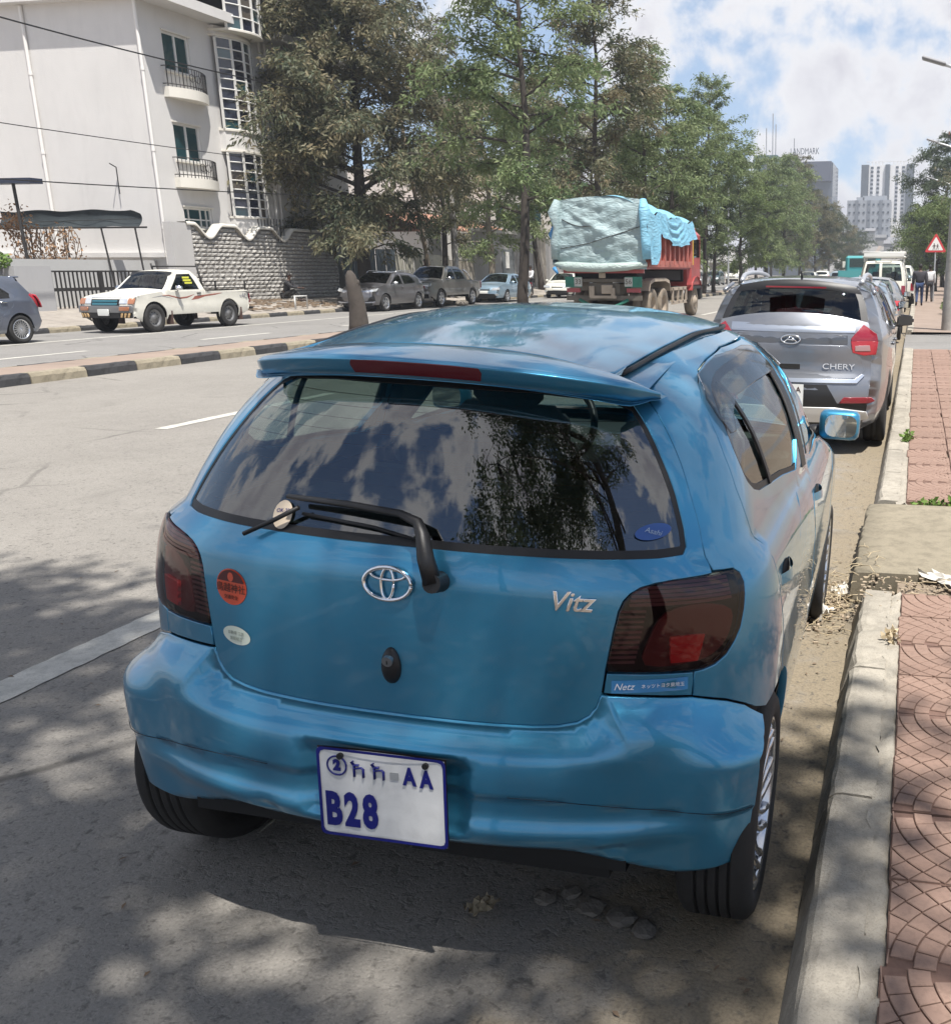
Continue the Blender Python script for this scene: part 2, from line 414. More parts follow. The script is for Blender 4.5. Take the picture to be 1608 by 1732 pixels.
M_FORE = concrete('forecourt_concrete', (.36,.325,.285), .18, 1.2, .2)
M_KBLACK = concrete('kerb_black_paint', (.065,.065,.068), .4, 7, .5)
M_KPALE = concrete('kerb_worn_paint', (.33,.29,.215), .25, 5, .5)
M_PINKF = mat('pink_paving_far', (.265,.205,.165), .9, var=.18, vscale=1.3)
M_TILE = None
def tile_mat():
    m, nt, b = new_mat('pink_tile'); v = coords(nt, 'Object')
    oi = nt.nodes.new('ShaderNodeObjectInfo')
    n1 = noise(nt, v, 4, 6, .6, .4); n2 = noise(nt, v, 70, 4, .6)
    c = ramp(nt, n1, [(.3, (.245,.160,.125)), (.7, (.31,.212,.168))])
    c = mixcol(nt, ramp(nt, n2, [(.38, (.45,.45,.45)), (.52, (0,0,0))]), c, (.20,.135,.105))
    hs = nt.nodes.new('ShaderNodeHueSaturation'); mr = nt.nodes.new('ShaderNodeMapRange'); nlink(nt, oi.outputs['Random'], mr.inputs[0]); mr.inputs[3].default_value = .84; mr.inputs[4].default_value = 1.1
    mr.inputs[3].default_value = .92; mr.inputs[4].default_value = 1.06; nlink(nt, mr.outputs[0], hs.inputs['Value']); nlink(nt, c, hs.inputs['Color']); nlink(nt, hs.outputs[0], b.inputs['Base Color'])
    b.inputs['Roughness'].default_value = .85; b.inputs['Specular IOR Level'].default_value = .3; bump(nt, b, n2, .3, .004); return m
M_TILE = tile_mat()
M_TILEJ = mat('tile_joint', (.165,.10,.078), .95, var=.25, vscale=30)
M_PAINTW = concrete('road_paint', (.56,.545,.49), .22, 9, .3)
def road_z(x):
    return float(np.interp(x, [-13, -6, -3.4, -2.6, -1.97, -.37, -.2], [0, .005, .03, .036, .018, -.062, -.072]))

g = MB(); g.add([(-900,-200,-.6),(900,-200,-.6),(900,1600,-.6),(-900,1600,-.6)], [(0,1,2,3)])
tag(g.build('ground', mat('earth', (.26,.21,.16), .95, var=.2, vscale=.05)), kind='structure')
def zhill(y): return 0 if y < 190 else ((y-190)/110)**1.6*4.6 if y < 430 else ((430-190)/110)**1.6*4.6+(y-430)*.06
def road_strip(name, xs, ys, zf, m):
    b = MB(); b.grid(lambda x, y: (x, y, zf(x)+zhill(y)), xs, ys, True, None); b.f = [f if True else f for f in b.f]
    return tag(b.build(name, m), kind='structure')
YS = [-30,-10]+[i for i in range(-6, 40, 2)]+list(range(40, 200, 10))+list(range(200, 640, 20))
road_strip('road', [-13.2,-10,-8,-6,-4.6,-3.4,-3,-2.6,-2.3,-1.97,-1.5,-1,-.6,-.37,-.2], YS, road_z, M_ASPH)
road_strip('far_carriageway', [-23,-20,-17,-13.2], YS, lambda x: 0, M_ASPH2)
# painted lines, worn at the edges
def line(x0, w, y0, y1, ragged, name='lane_marking', m=None):
    rnd = random.Random(int(y0*13+x0*7)); b = MB(); n = max(2, int((y1-y0)/.05) if y0 < 12 else int((y1-y0)/1.2)+1); vs = []
    for i in range(n+1):
        y = y0+(y1-y0)*i/n; j = ragged
        for x in (x0-w/2+rnd.uniform(-j, j), x0+w/2+rnd.uniform(-j, j)): vs.append((x, y, road_z(x)+.004+zhill(y)))
    b.add(vs, [(2*i, 2*i+1, 2*i+3, 2*i+2) for i in range(n)]); return tag(b.build(name, m or M_PAINTW), kind='structure')
line(-3.385, .185, -6, 14, .0045); line(-3.385, .18, 14, 160, .0)
for k in range(9): line(-7.62, .15, 8.8+9.0*k, 11.9+9.0*k, .006)
for k in range(-2, 16): line(-16.55, .15, 14.8+6.0*k, 17.4+6.0*k, .004)
line(-19.45, .14, -4, 160, 0)

# right-hand kerb: separate cast stones, rough mortar behind them
def kerb_stone(parent, y0, y1, mt, seed, xf=(-.235,-.175), xb=-.045, zt=.100, zb=-.09, lean=0):
    rnd = random.Random(seed); b = MB().mat(mt)
    prof = [(xf[0], zb), (xf[0]+.02, zb+.06), (xf[1]-.008, zt-.02), (xf[1]+.006, zt-.004), (xf[1]+.03, zt), (xb, zt-.004), (xb+.002, zb)]
    n = max(2, int((y1-y0)/.07)); P = []
    ch = [rnd.uniform(0, 1) for _ in range(n+1)]
    for i in range(n+1):
        y = y0+(y1-y0)*i/n
        for k, (x, z) in enumerate(prof):
            q = .0032 if 1 <= k <= 5 else .0015
            c = .018*(ch[i] > .86) if k in (2, 3, 4) else 0
            P.append((x+rnd.uniform(-q, q)+c*.6, y, z+rnd.uniform(-q, q)*.7-c*.7))
    m = len(prof); F = [(i*m+k, i*m+k+1, (i+1)*m+k+1, (i+1)*m+k) for i in range(n) for k in range(m-1)]+[tuple(range(m))[::-1], tuple(n*m+k for k in range(m))]
    b.add(P, F, False); o = b.build('kerb_stone', None, parent); o['kind'] = 'structure'; return o
kerb = tag(empty('kerb'), kind='structure')
yk = -4.2; k = 0
while yk < 70:
    L = .98 if yk < 20 else 2.0
    if not (4.86 < yk+L*.5 < 6.5) and not (20.2 < yk+L*.5 < 25.4):
        y0, y1 = yk, yk+L-.014
        if yk < 4.86 < yk+L: y1 = 4.85
        if y0 < 6.46 < y1: y0 = 6.46
        kerb_stone(kerb, y0, y1, M_KERB, k)
    yk += L; k += 1
# mortar strip between kerb and tiles
b = MB(); rnd = random.Random(3)
for ya, yb in ((-4, 4.6), (6.5, 20.1), (25.5, 60)):
    n = int((yb-ya)/.045) if ya < 20 else 40; o = len(b.v)
    P = []
    for i in range(n+1):
        y = ya+(yb-ya)*i/n
        for k, x in enumerate((-.055, -.03, -.005, .02)): P.append((x+(rnd.uniform(-.014,.014) if k == 0 else 0), y, .093+rnd.uniform(-.012,.009)-(.03 if k == 3 else 0)))
    b.add(P, [(i*4+k, i*4+k+1, (i+1)*4+k+1, (i+1)*4+k) for i in range(n) for k in range(3)], True)
tag(b.build('mortar_strip', M_KERB), kind='structure')
b = MB().mat(M_SLAB); n = 40; rnd = random.Random(8)
P = [];
for i in range(n+1):
    y = 4.88+(6.44-4.88)*i/n; j = rnd.uniform(-.012, .012)
    for x, z in ((-.262+j, -.09), (-.245+j*.8, .08), (-.235+j, .098), (-.1, .104), (1.2, .106), (4.5, .108)): P.append((x, y, z))
b.add(P, [(i*6+k, i*6+k+1, (i+1)*6+k+1, (i+1)*6+k) for i in range(n) for k in range(5)], True)
b.add([P[k] for k in range(6)]+[(4.5,4.88,-.09)], [(0,6,5,4,3,2,1)]); b.add([P[n*6+k] for k in range(6)]+[(4.5,6.44,-.09)], [(0,1,2,3,4,5,6)])
tag(b.build('driveway_slab'), kind='structure')
road_strip('side_drive', [-.2,.4,2,9], [20.08,22,25.52], lambda x: .03+.02*min(1, (x+.2)/2), M_ASPH2)

# stamped pink tiles: quarter fans of cobbles, pairs mirrored
pav = tag(empty('pavement'), kind='structure')
b = MB(); b.add([(-.02,-4,.072),(6,-4,.072),(6,4.86,.072),(-.02,4.86,.072)], [(0,1,2,3)]); b.add([(-.02,6.46,.072),(6,6.46,.072),(6,20.1,.072),(-.02,20.1,.072)], [(0,1,2,3)])
o = b.build('pavement_bed', mat('bed_soil', (.24,.19,.14), .95, var=.35, vscale=14, bmp=.5, bscale=50), pav); o['kind'] = 'structure'
b = MB(); b.add([(-.02,25.5,.095),(6,25.5,.095),(6,200,.095),(-.02,200,.095)], [(0,1,2,3)]); o = b.build('far_paving', M_PINKF, pav); o['kind'] = 'structure'
TL = .333
def clip(poly, ax, c, keep_less):
    o = []
    for i in range(len(poly)):
        a, q = poly[i], poly[(i+1) % len(poly)]; ia = (a[ax] <= c) == keep_less; iq = (q[ax] <= c) == keep_less
        if ia: o.append(a)
        if ia != iq:
            t = (c-a[ax])/(q[ax]-a[ax]); o.append(tuple(a[k]+(q[k]-a[k])*t for k in (0, 1)))
    return o
def tile_mesh(flip, seed):
    rnd = random.Random(seed); b = MB(); h = TL-.004
    b.mat(M_TILEJ); b.box((h/2, h/2, -.018), (h, h, .030)); b.mat(M_TILE)
    rw = .054; gp = .0040; k = 0
    while k*rw < h*1.42:
        r0, r1 = k*rw+gp/2, (k+1)*rw-gp/2; na = max(2, int(round((k+.5)*1.25))+1)
        for i in range(na):
            a0 = (math.pi/2)*(i+(.5 if k % 2 else 0))/na; a1 = a0+(math.pi/2)/na
            g2 = gp/2/max(.02, (r0+r1)/2); seg = 3
            P = [(r1*math.cos(a0+g2+(a1-a0-2*g2)*t/seg), r1*math.sin(a0+g2+(a1-a0-2*g2)*t/seg)) for t in range(seg+1)]
            P += [(r0*math.cos(a1-g2-(a1-a0-2*g2)*t/seg), r0*math.sin(a1-g2-(a1-a0-2*g2)*t/seg)) for t in range(seg+1)]
            for ax, c, kl in ((0, .003, False), (1, .003, False), (0, h-.003, True), (1, h-.003, True)):
                if P: P = clip(P, ax, c, kl)
            if len(P) < 3 or abs(area2(P)) < 6e-5: continue
            # mirror so that the fan centre sits in the right place: x grows away from the kerb, centre on the far side
            P = [(h-x, (h-y) if flip else y) for x, y in P]
            if area2(P) < 0: P = P[::-1]
            Q = [tuple(q) for q in inset(np.array(P), .0022)]
            z = rnd.uniform(-.0006,.0006); n = len(P)
            b.add([(x, y, -.004) for x, y in P]+[(x, y, .0018+z) for x, y in P]+[(x, y, .0038+z) for x, y in Q], [tuple(range(2*n, 3*n))]+[f for i2 in range(n) for f in ((i2, (i2+1) % n, n+(i2+1) % n, n+i2), (n+i2, n+(i2+1) % n, 2*n+(i2+1) % n, 2*n+i2))])
        k += 1
    o = b.build('paving_tile', None, pav); return o
protos = [tile_mesh(False, 1), tile_mesh(True, 2)]; used = [0, 0]
rnd = random.Random(11)
rows = [(.30-TL*k) for k in range(3, 0, -1)]+[.26+TL*k for k in range(0, 13)]+[6.56+TL*k for k in range(0, 40)]
for r, y in enumerate(rows):
    for c in range(5 if y < 4.7 else 4):
        p = r % 2
        o = protos[p] if not used[p] else protos[p].copy()
        if used[p]: COL.objects.link(o); o.parent = pav
        used[p] = 1
        o.location = (.004+c*TL+rnd.uniform(-.002,.002)-(.012 if (r*5+c) % 7 == 0 and c == 0 else 0), y+rnd.uniform(-.003,.003), .098+rnd.uniform(-.0015,.0015))
        o.rotation_euler = (rnd.uniform(-.004,.004), rnd.uniform(-.004,.004), rnd.uniform(-.005,.005)); o['kind'] = 'structure'

# dry soil, straw and rubbish heap where the kerb is broken
b = MB(); rnd = random.Random(5)
for i in range(900):
    y = rnd.gauss(4.72, .10); x = rnd.uniform(-.42, 2.4) if rnd.random() < .75 else rnd.gauss(-.38, .10)
    z = (.088 if x > -.2 else -.06)+.012*rnd.random()
    if x < -.2: z = road_z(x)+.006+.02*rnd.random(); y = rnd.gauss(4.75, .22)
    s = rnd.uniform(.004, .014); b.box((0,0,0), (s*rnd.uniform(.7,2.6), s, s*.6), Matrix.Translation((x, y, z)) @ Matrix.Rotation(rnd.uniform(0, 6.28), 4, 'Z') @ Matrix.Rotation(rnd.uniform(-.4, .4), 4, 'X'))
tag(b.build('gravel', mat('gravel_tan', (.36,.29,.21), .95, var=.4, vscale=25)), 'loose gravel and dry soil beside the broken kerb end', 'gravel', kind='stuff')
b = MB(); 
for i in range(260):
    x, y = (rnd.gauss(-.36, .10), rnd.gauss(4.82, .22)) if i % 3 else (rnd.uniform(0, 2), rnd.gauss(4.7, .05))
    z = (road_z(x)+.012 if x < -.22 else .10)+rnd.uniform(0, .03); a = rnd.uniform(0, 6.28); L = rnd.uniform(.03, .13)
    p = Vector((x, y, z)); q = p+Vector((math.cos(a), math.sin(a), rnd.uniform(-.15,.35)))*L*.5; e = q+Vector((math.cos(a+.6), math.sin(a+.6), rnd.uniform(-.4,.1)))*L*.5
    b.tube([p, q, e], .0022, 4)
tag(b.build('dry_straw', mat('straw', (.50,.41,.27), .9)), 'tangle of dry straw lying at the broken kerb', 'straw', kind='stuff')
def crumple(name, loc, size, m, label, cat, seed):
    rnd = random.Random(seed); n = 7
    b = MB().mat(m); P = [((i/n-.5)*size[0]+rnd.uniform(-.1,.1)*size[0], (j/n-.5)*size[1]+rnd.uniform(-.1,.1)*size[1], abs(rnd.gauss(0, size[2]))) for i in range(n+1) for j in range(n+1)]
    b.add(P, [(i*(n+1)+j, (i+1)*(n+1)+j, (i+1)*(n+1)+j+1, i*(n+1)+j+1) for i in range(n) for j in range(n)], False)
    o = b.build(name, None, None, loc, (0, 0, rnd.uniform(0, 3))); return tag(o, label, cat)
M_PAPER = mat('rubbish_white', (.66,.63,.57), .8, var=.2, vscale=15)
crumple('crumpled_bag', (-.40,4.62,-.05), (.20,.13,.025), M_PAPER, 'crumpled whitish bag in the gutter at the broken kerb end', 'rubbish', 2)
crumple('torn_paper', (.22,4.79,.105), (.30,.10,.014), M_PAPER, 'torn white paper strip on the dirt before the concrete slab', 'rubbish', 3)
crumple('paper_scrap', (-.30,4.98,-.055), (.12,.10,.02), M_PAPER, 'small pale paper scrap by the kerb beside the concrete slab edge', 'rubbish', 5)
crumple('dry_leaf', (-1.03,2.07,.0), (.055,.075,.010), mat('dead_leaf', (.30,.25,.17), .85), 'curled dry leaf on the road behind the blue hatchback', 'leaf', 9)
# stones in the shade under the bumper
M_STONE = mat('rubble_stone', (.15,.135,.115), .95, var=.35, vscale=20, bmp=.4)
for k, (x, y, s, lb) in enumerate(((-.90,2.18,.035,'leftmost dusty stone of three under the bumper'),(-.84,2.22,.032,'middle dusty stone of three under the bumper'),(-.77,2.17,.040,'rightmost dusty stone of the three under the bumper'),(-.68,2.15,.045,'larger flat stone near the right rear tyre'),(-.61,2.12,.038,'stone lying closest to the right rear tyre'))):
    rnd = random.Random(20+k); bm = bmesh.new(); bmesh.ops.create_icosphere(bm, subdivisions=2, radius=s)
    for q in bm.verts: q.co *= rnd.uniform(.72, 1.1); q.co.z *= .34
    tag(MB().mat(M_STONE).bm(bm).build('stone', None, None, (x, y, road_z(x)+s*.22), (0, 0, k)), lb, 'stone', 'stones lying under the bumper')
# fallen leaves and chips on the road and pavement
b = MB(); rnd = random.Random(17)
for i in range(420):
    t = rnd.random()
    if t < .55: x, y = rnd.uniform(-4.5, -.3), rnd.uniform(1.2, 9); z = road_z(x)+.004
    elif t < .8: x, y = rnd.uniform(-.3, -.24)+rnd.uniform(-.2, 0), rnd.uniform(1.5, 16); z = road_z(x)+.006
    else: x, y = rnd.uniform(0, 1.6), rnd.uniform(7, 40); z = .106
    s = rnd.uniform(.005, .016); a = rnd.uniform(0, 6.28); c, d = math.cos(a)*s, math.sin(a)*s
    b.add([(x-c,y-d,z),(x+d*.4,y-c*.4,z+s*.35),(x+c,y+d,z+.002),(x-d*.4,y+c*.4,z+s*.2)], [(0,1,2,3)])
tag(b.build('leaf_litter', mat('litter_brown', (.17,.12,.08), .9)), 'small brown leaf litter scattered over road and pavement', 'leaf litter', kind='stuff')

# median with striped kerb stones on both edges
med = tag(empty('median'), kind='structure')
b = MB(); b.grid(lambda x, y: (x, y, .155+zhill(y)), [-13.62,-13.1,-12.7], YS, True); o = b.build('median_paving', M_PINKF, med); o['kind'] = 'structure'
mb = []
for black in (0, 1):
    b = MB().mat(M_KBLACK if black else M_KPALE); rnd = random.Random(black)
    P = []; n = 8
    for i in range(n+1):
        for x, z in ((.0,-.05),(.008,.10),(.035,.152),(.17,.156),(.17,-.05)): P.append((-x+rnd.uniform(-.006,.006), i/n*1.0, z+rnd.uniform(-.006,.006)))
    b.add(P, [(i*5+k, (i+1)*5+k, (i+1)*5+k+1, i*5+k+1) for i in range(n) for k in range(4)]+[(0,1,2,3,4), tuple(n*5+k for k in range(5))[::-1]]); mb.append(b.build('kerb_stone', None, med))
us = [0, 0]
for k in range(64):
    q = k % 2; y = 6.0+1.02*k; o = mb[q] if not us[q] else mb[q].copy()
    if us[q]: COL.objects.link(o); o.parent = med
    us[q] = 1; o.location = (-12.53, y, 0); o['kind'] = 'structure'
for k in range(40):
    o = mb[1-k % 2].copy(); COL.objects.link(o); o.parent = med; o.location = (-13.79, 9.0+1.02*k+1.0, 0); o.rotation_euler = (0, 0, math.pi); o['kind'] = 'structure'
b = MB(); b.box((-12.6,135,.05),(.17,130,.21)); b.box((-13.72,135,.05),(.17,170,.21)); o = b.build('far_median_kerb', M_KPALE, med); o['kind'] = 'structure'

# far-side pavement and forecourt
fp = tag(empty('far_pavement'), kind='structure')
b = MB(); b.grid(lambda x, y: (x, y, float(np.interp(x, [-60,-25.4,-22.2], [.55,.45,.13]))), [-60,-27,-25.4,-24,-22.2], [-10,10,20,30,40,60,100,200], True); o = b.build('forecourt', M_FORE, fp); o['kind'] = 'structure'
us = [0, 0]
for k in range(46):
    q = k % 2; o = mb[q].copy(); COL.objects.link(o); o.parent = fp; o.location = (-22.1, 14+1.02*k, -.02); o['kind'] = 'structure'; o.name = 'kerb_stone'
# ---------------------------------------------------------------- white apartment building on the far side
def stucco(name, col, var=.07):
    m, nt, b = new_mat(name); v = coords(nt); n1 = noise(nt, v, .5, 7, .65, .3); n2 = noise(nt, coords(nt, 'Object', (1.2,1.2,.25)), 1.6, 7, .7, .2)
    c = ramp(nt, n1, [(.3, tuple(x*(1-var) for x in col)), (.7, col)])
    c = mixcol(nt, ramp(nt, n2, [(.50, (0,0,0)), (.78, (.28,.28,.28))]), c, tuple(x*.66 for x in col))
    nlink(nt, c, b.inputs['Base Color']); b.inputs['Roughness'].default_value = .92; bump(nt, b, noise(nt, v, 25, 5, .6), .25, .02); MATS[name] = m; return m
M_WALL = stucco('white_stucco', (.67,.655,.635), .08); M_TRIMW = stucco('cream_trim', (.72,.69,.62)); M_FRAME = mat('window_frame_white', (.72,.71,.68), .5)
M_PANE = mat('window_pane_teal', (.015,.055,.065), .06, coat=.4, spec=.8); M_PANED = mat('stair_pane_dark', (.018,.020,.035), .07, spec=.8); M_PANEB = mat('stair_pane_brown', (.085,.072,.058), .25)
M_IRON = mat('wrought_iron', (.035,.033,.032), .6, metal=.3); M_PIPE = mat('downpipe_white', (.74,.72,.69), .6); M_CURT = mat('curtain_teal', (.05,.20,.18), .9)
bld = empty('apartment_building', (-26.2, 31.8, 0), 0, 'white three storey apartment building with curved glass stair window on the far side', 'building')
# local axes: x to the left along the gable (negative world x), facade at x = 0, y away from us
b = MB().mat(M_WALL)
WIN = [(1.05,8.42,1.34,1.28),(1.05,5.42,1.36,1.28),(1.05,3.1,1.5,.72)]     # y, z, w, h
def facade(b):
    ys = sorted({0, 12.2}|{w[0] for w in WIN}|{w[0]+w[2] for w in WIN}); ys = [0,1.05,2.39,2.41,2.55,12.2]
    # strips between openings, butted end to end
    b.add([(0,0,0),(0,1.05,0),(0,1.05,10.6),(0,0,10.6)], [(0,1,2,3)])
    b.add([(0,2.55,0),(0,12.2,0),(0,12.2,10.6),(0,2.55,10.6)], [(0,1,2,3)])
    z = 0
    for y, wz, w, h in sorted(WIN, key=lambda q: q[1]):
        b.add([(0,1.05,z),(0,2.55,z),(0,2.55,wz),(0,1.05,wz)], [(0,1,2,3)])
        if w < 1.5: b.add([(0,1.05+w,wz),(0,2.55,wz),(0,2.55,wz+h),(0,1.05+w,wz+h)], [(0,1,2,3)])
        d = -.16
        b.add([(0,y,wz),(0,y+w,wz),(0,y+w,wz+h),(0,y,wz+h),(d,y,wz),(d,y+w,wz),(d,y+w,wz+h),(d,y,wz+h)], [(0,4,5,1),(1,5,6,2),(2,6,7,3),(3,7,4,0)])
        z = wz+h
    b.add([(0,1.05,z),(0,2.55,z),(0,2.55,10.6),(0,1.05,10.6)], [(0,1,2,3)])
facade(b)
b.add([(0,0,0),(-19,0,0),(-19,0,10.6),(0,0,10.6)], [(3,2,1,0)]); b.add([(-19,0,0),(-19,12.2,0),(-19,12.2,10.6),(-19,0,10.6)], [(0,1,2,3)]); b.add([(0,12.2,0),(-19,12.2,0),(-19,12.2,10.6),(0,12.2,10.6)], [(0,1,2,3)])
b.build('wall', None, bld)
b = MB().mat(M_WALL); b.box((-9.5+.45,6.40,10.42+.20),(19.9,13.6,.34)); b.mat(mat('roof_sheet', (.30,.28,.27), .7)); b.add([(.95,-.40,10.80),(-19,-.40,10.80),(-19,6,13),(.95,6,13)], [(0,3,2,1)]); b.add([(.95,13.2,10.80),(-19,13.2,10.80),(-19,6,13),(.95,6,13)], [(0,1,2,3)])
b.build('roof', None, bld)
for y, z, w, h in WIN:
    wd = empty('window', (-.09, y, z)); wd.parent = bld
    b = MB().mat(M_FRAME)
    for c, d in (((0,w/2,.035),(.07,w,.07)),((0,w/2,h-.035),(.07,w,.07)),((0,.035,h/2),(.07,.07,h-.14)),((0,w-.035,h/2),(.07,.07,h-.14))): b.box(c, d)
    muls = [.5] if h > 1 else [.2,.62,.82]
    for f in muls: b.box((.002,w*f,h/2),(.06,.08 if h > 1 else .045,h-.14))
    if h < 1: b.box((.004,w/2,h*.42),(.05,w-.14,.045))
    b.build('frame', None, wd)
    cuts = [.07]+[w*f for f in muls]+[w-.07]
    for a, e in zip(cuts, cuts[1:]):
        p = MB().mat(M_PANE); p.box((-.012,(a+e)/2,h/2),(.012,e-a-.04,h-.14)); p.build('pane', None, wd)
        if h > 1: c = MB().mat(M_CURT); c.grid(lambda u, v: (-.06+.02*math.sin(u*40), a+(e-a)*u, h*v), list(np.linspace(.45, .97, 12)), [.06,.95], True)
    b = MB().mat(M_TRIMW); b.box((.10,w/2,-.03),(.16,w+.16,.06)); b.build('sill', None, wd)
    b = MB().mat(M_TRIMW); b.box((.105,w/2,h+.03),(.10,w+.10,.05)); b.build('lintel', None, wd)
for z in (7.50, 4.48):
    bal = empty('balcony', (0, .80, z)); bal.parent = bld
    b = MB().mat(M_TRIMW); n = 14; out = [(.0, 0)]+[(.22+.34*math.sin(math.pi*t), 2.05*t) for t in np.linspace(0, 1, n)]+[(0, 2.05)]
    b.prism([(x, y) for x, y in out], .34); b.build('slab', None, bal)
    b = MB().mat(M_IRON); P = [(.19+.34*math.sin(math.pi*t), .03+1.99*t) for t in np.linspace(0, 1, 17)]
    for zz in (.44, 1.02): b.tube([(x, y, zz) for x, y in [(0, .03)]+P+[(0, 2.02)]], .017, 5)
    b.build('railing', None, bal)
    for k, (x, y) in enumerate(P): 
        q = MB().mat(M_IRON); q.cyl((x,y,.30),(x,y,1.02),.012 if k % 4 else .02,seg=5); q.build('bar', None, bal)
    q = MB().mat(M_IRON)
    for c in (.85, 1.15): q.tube([(.545, c+.13*math.cos(t), .72+.13*math.sin(t)) for t in np.linspace(0, 6.283, 15)], .012, 4)
    q.build('scroll', None, bal)
# stair bay: a bulging glazed column
BY0, BY1 = 3.55, 5.65; BC = (BY0+BY1)/2
def bay(t, o=0): return (.05+o+.55*math.sin(math.pi*(.5+t*.40)), BC+(BY1-BY0)/2*t*1.0)
for z0, z1, rows, off in ((3.62,5.95,7,0), (6.80,10.0,9,0), (10.28,12.4,5,.55)):
    sw = empty('stair_window', (0, 0, 0)); sw.parent = bld
    b = MB().mat(M_FRAME); ts = list(np.linspace(-1, 1, 5))
    for t in ts:
        x, y = bay(t, off); b.box((x,y,(z0+z1)/2),(.07,.065,z1-z0))
    for k in range(rows+1):
        z = z0+(z1-z0)*k/rows; P = [bay(t, off) for t in np.linspace(-.97, .97, 9)]
        b.tube([(x-.003, y, z) for x, y in P], .03, 4)
    b.build('frame', None, sw)
    for k in range(rows):
        for c in range(4):
            (xa, ya), (xb, yb) = bay(ts[c], off-.02), bay(ts[c+1], off-.02); za, zb = z0+(z1-z0)*k/rows, z0+(z1-z0)*(k+1)/rows
            p = MB().mat(M_PANEB if (k*7+c*5+rows) % 11 in (2, 6) else (M_PANE if (k+c*3) % 7 == 0 else M_PANED)); p.add([(xa,ya,za),(xb,yb,zb if False else za),(xb,yb,zb),(xa,ya,zb)], [(0,1,2,3)]); p.build('pane', None, sw)
    for z in (z0-.07, z1+.03):
        b = MB().mat(M_TRIMW)
        out = [(0, BY0-.05)]+[bay(t, off+.05) for t in np.linspace(-1, 1, 9)]+[(0, BY1+.05)]
        b.prism([(x, y) for x, y in out], .07, Matrix.Translation((0, 0, z))); b.build('ledge', None, sw)
for z0, z1 in ((0,3.55),(6.05,6.73),(10.07,10.4)):
    b = MB().mat(M_WALL); out = [(0, BY0)]+[bay(t, -.01) for t in np.linspace(-1, 1, 11)]+[(0, BY1)]; b.prism([(x, y) for x, y in out], z1-z0, Matrix.Translation((0,0,z0))); b.build('stair_tower_wall', None, bld)
for y, z, w, h in ((8.7,8.2,1.3,1.5),(8.7,5.2,1.3,1.3)):
    wd = empty('window', (.0, y, z)); wd.parent = bld
    b = MB().mat(M_FRAME); b.box((.03,w/2,h+.03),(.06,w+.1,.06)); b.box((.06,w/2,-.04),(.16,w+.2,.08)); b.box((.03,w/2,h/2),(.05,.06,h)); b.box((.03,.03,h/2),(.05,.06,h)); b.box((.03,w-.03,h/2),(.05,.06,h)); b.build('frame', None, wd)
    for a in (.06, w/2+.03): p = MB().mat(M_PANE); p.box((.015,a+(w/2-.09)/2,h/2),(.014,w/2-.09,h-.02)); p.build('pane', None, wd)
for x, y, zt, zb in ((-4.5,-.07,10.4,.5),(.0,-.07,10.4,.5),(.07,6.4,10.4,.5),(.07,6.75,10.4,.5)):
    b = MB().mat(M_PIPE); b.cyl((x,y,zb),(x,y,zt),.06,seg=8)
    for z in (3.0,5.6,8.2): b.cyl((x,y,z),(x,y,z+.10),.075,seg=8)
    b.build('downpipe', None, bld)
b = MB().mat(M_WALL); b.box((-9.5,-.10,2.12),(19,.2,.16)); b.build('plinth_ledge', None, bld)
b = MB().mat(M_IRON); b.cyl((-1.55,-.12,4.2),(-1.55,-.12,5.1),.02,seg=5); b.cyl((-1.55,-.12,5.1),(-1.55,-.4,5.2),.02,seg=5); b.build('vent_pipe', None, bld)

# rough stone boundary wall with scalloped coping
wall = empty('stone_wall', (-25.5, 32.2, 0), 0, 'grey rough stone boundary wall with wavy scalloped coping behind the white pickup', 'wall')
def wtop(y):
    z = 3.16
    for c in (.86, 3.07, 5.28): z -= .46*(.5+.5*math.cos(math.pi*min(1, abs(y-c)/.74)))**.8
    return z
b = MB().mat(concrete('wall_core', (.30,.29,.275), .2, 2, .3)); 
for i in range(92):
    y0 = i*.1; z = min(wtop(y0), wtop(y0+.1)); b.box((-.13,y0+.05,z/2),(.2,.1,z))
b.build('core', None, wall)
b = MB().mat(concrete('rusticated_stone', (.50,.485,.455), .25, 3, .7)); rnd = random.Random(4)
for r in range(19):
    z0 = .46+r*.148; y = -.15*(r % 2)
    while y < 9.15:
        w = rnd.uniform(.24,.40); a, e = max(y, .0), min(y+w, 9.2)-.012
        if e-a > .06 and z0+.13 < min(wtop(a), wtop(e)):
            d = rnd.uniform(.02,.065); h = .127
            cy, cz = (a+e)/2+rnd.uniform(-.03,.03), z0+h*.5+rnd.uniform(-.02,.03)
            P = [(-.02,a,z0),(-.02,e,z0),(-.02,e,z0+h),(-.02,a,z0+h),(.012,a+.012,z0+.012),(.012,e-.012,z0+.012),(.012,e-.012,z0+h-.012),(.012,a+.012,z0+h-.012),(d,cy-.05,cz-.02),(d*.9,cy+.05,cz+.02)]
            b.add(P, [(0,1,5,4),(1,2,6,5),(2,3,7,6),(3,0,4,7),(4,5,8),(5,6,9),(5,9,8),(6,7,9),(7,8,9),(7,4,8)])
        y += w
o = b.build('stone', None, wall); o['kind'] = 'stuff'
b = MB().mat(M_TRIMW); 
prof = []; ys = np.linspace(-.3, 9.2, 120)
for y in ys: prof.append((y, wtop(y)))
P = []
for y, z in prof: P += [(.10,y,z-.01),(.12,y,z+.05),(.08,y,z+.11),(-.28,y,z+.11),(-.30,y,z-.01)]
b.add(P, [(i*5+k, (i+1)*5+k, (i+1)*5+k+1, i*5+k+1) for i in range(len(prof)-1) for k in range(4)], True); b.build('coping', None, wall)
b = MB().mat(stucco('pier_cement', (.52,.51,.50))); b.box((-.1,-.55,1.6),(.30,1.0,3.25)); b.build('pier', None, wall)
b = MB().mat(M_IRON)
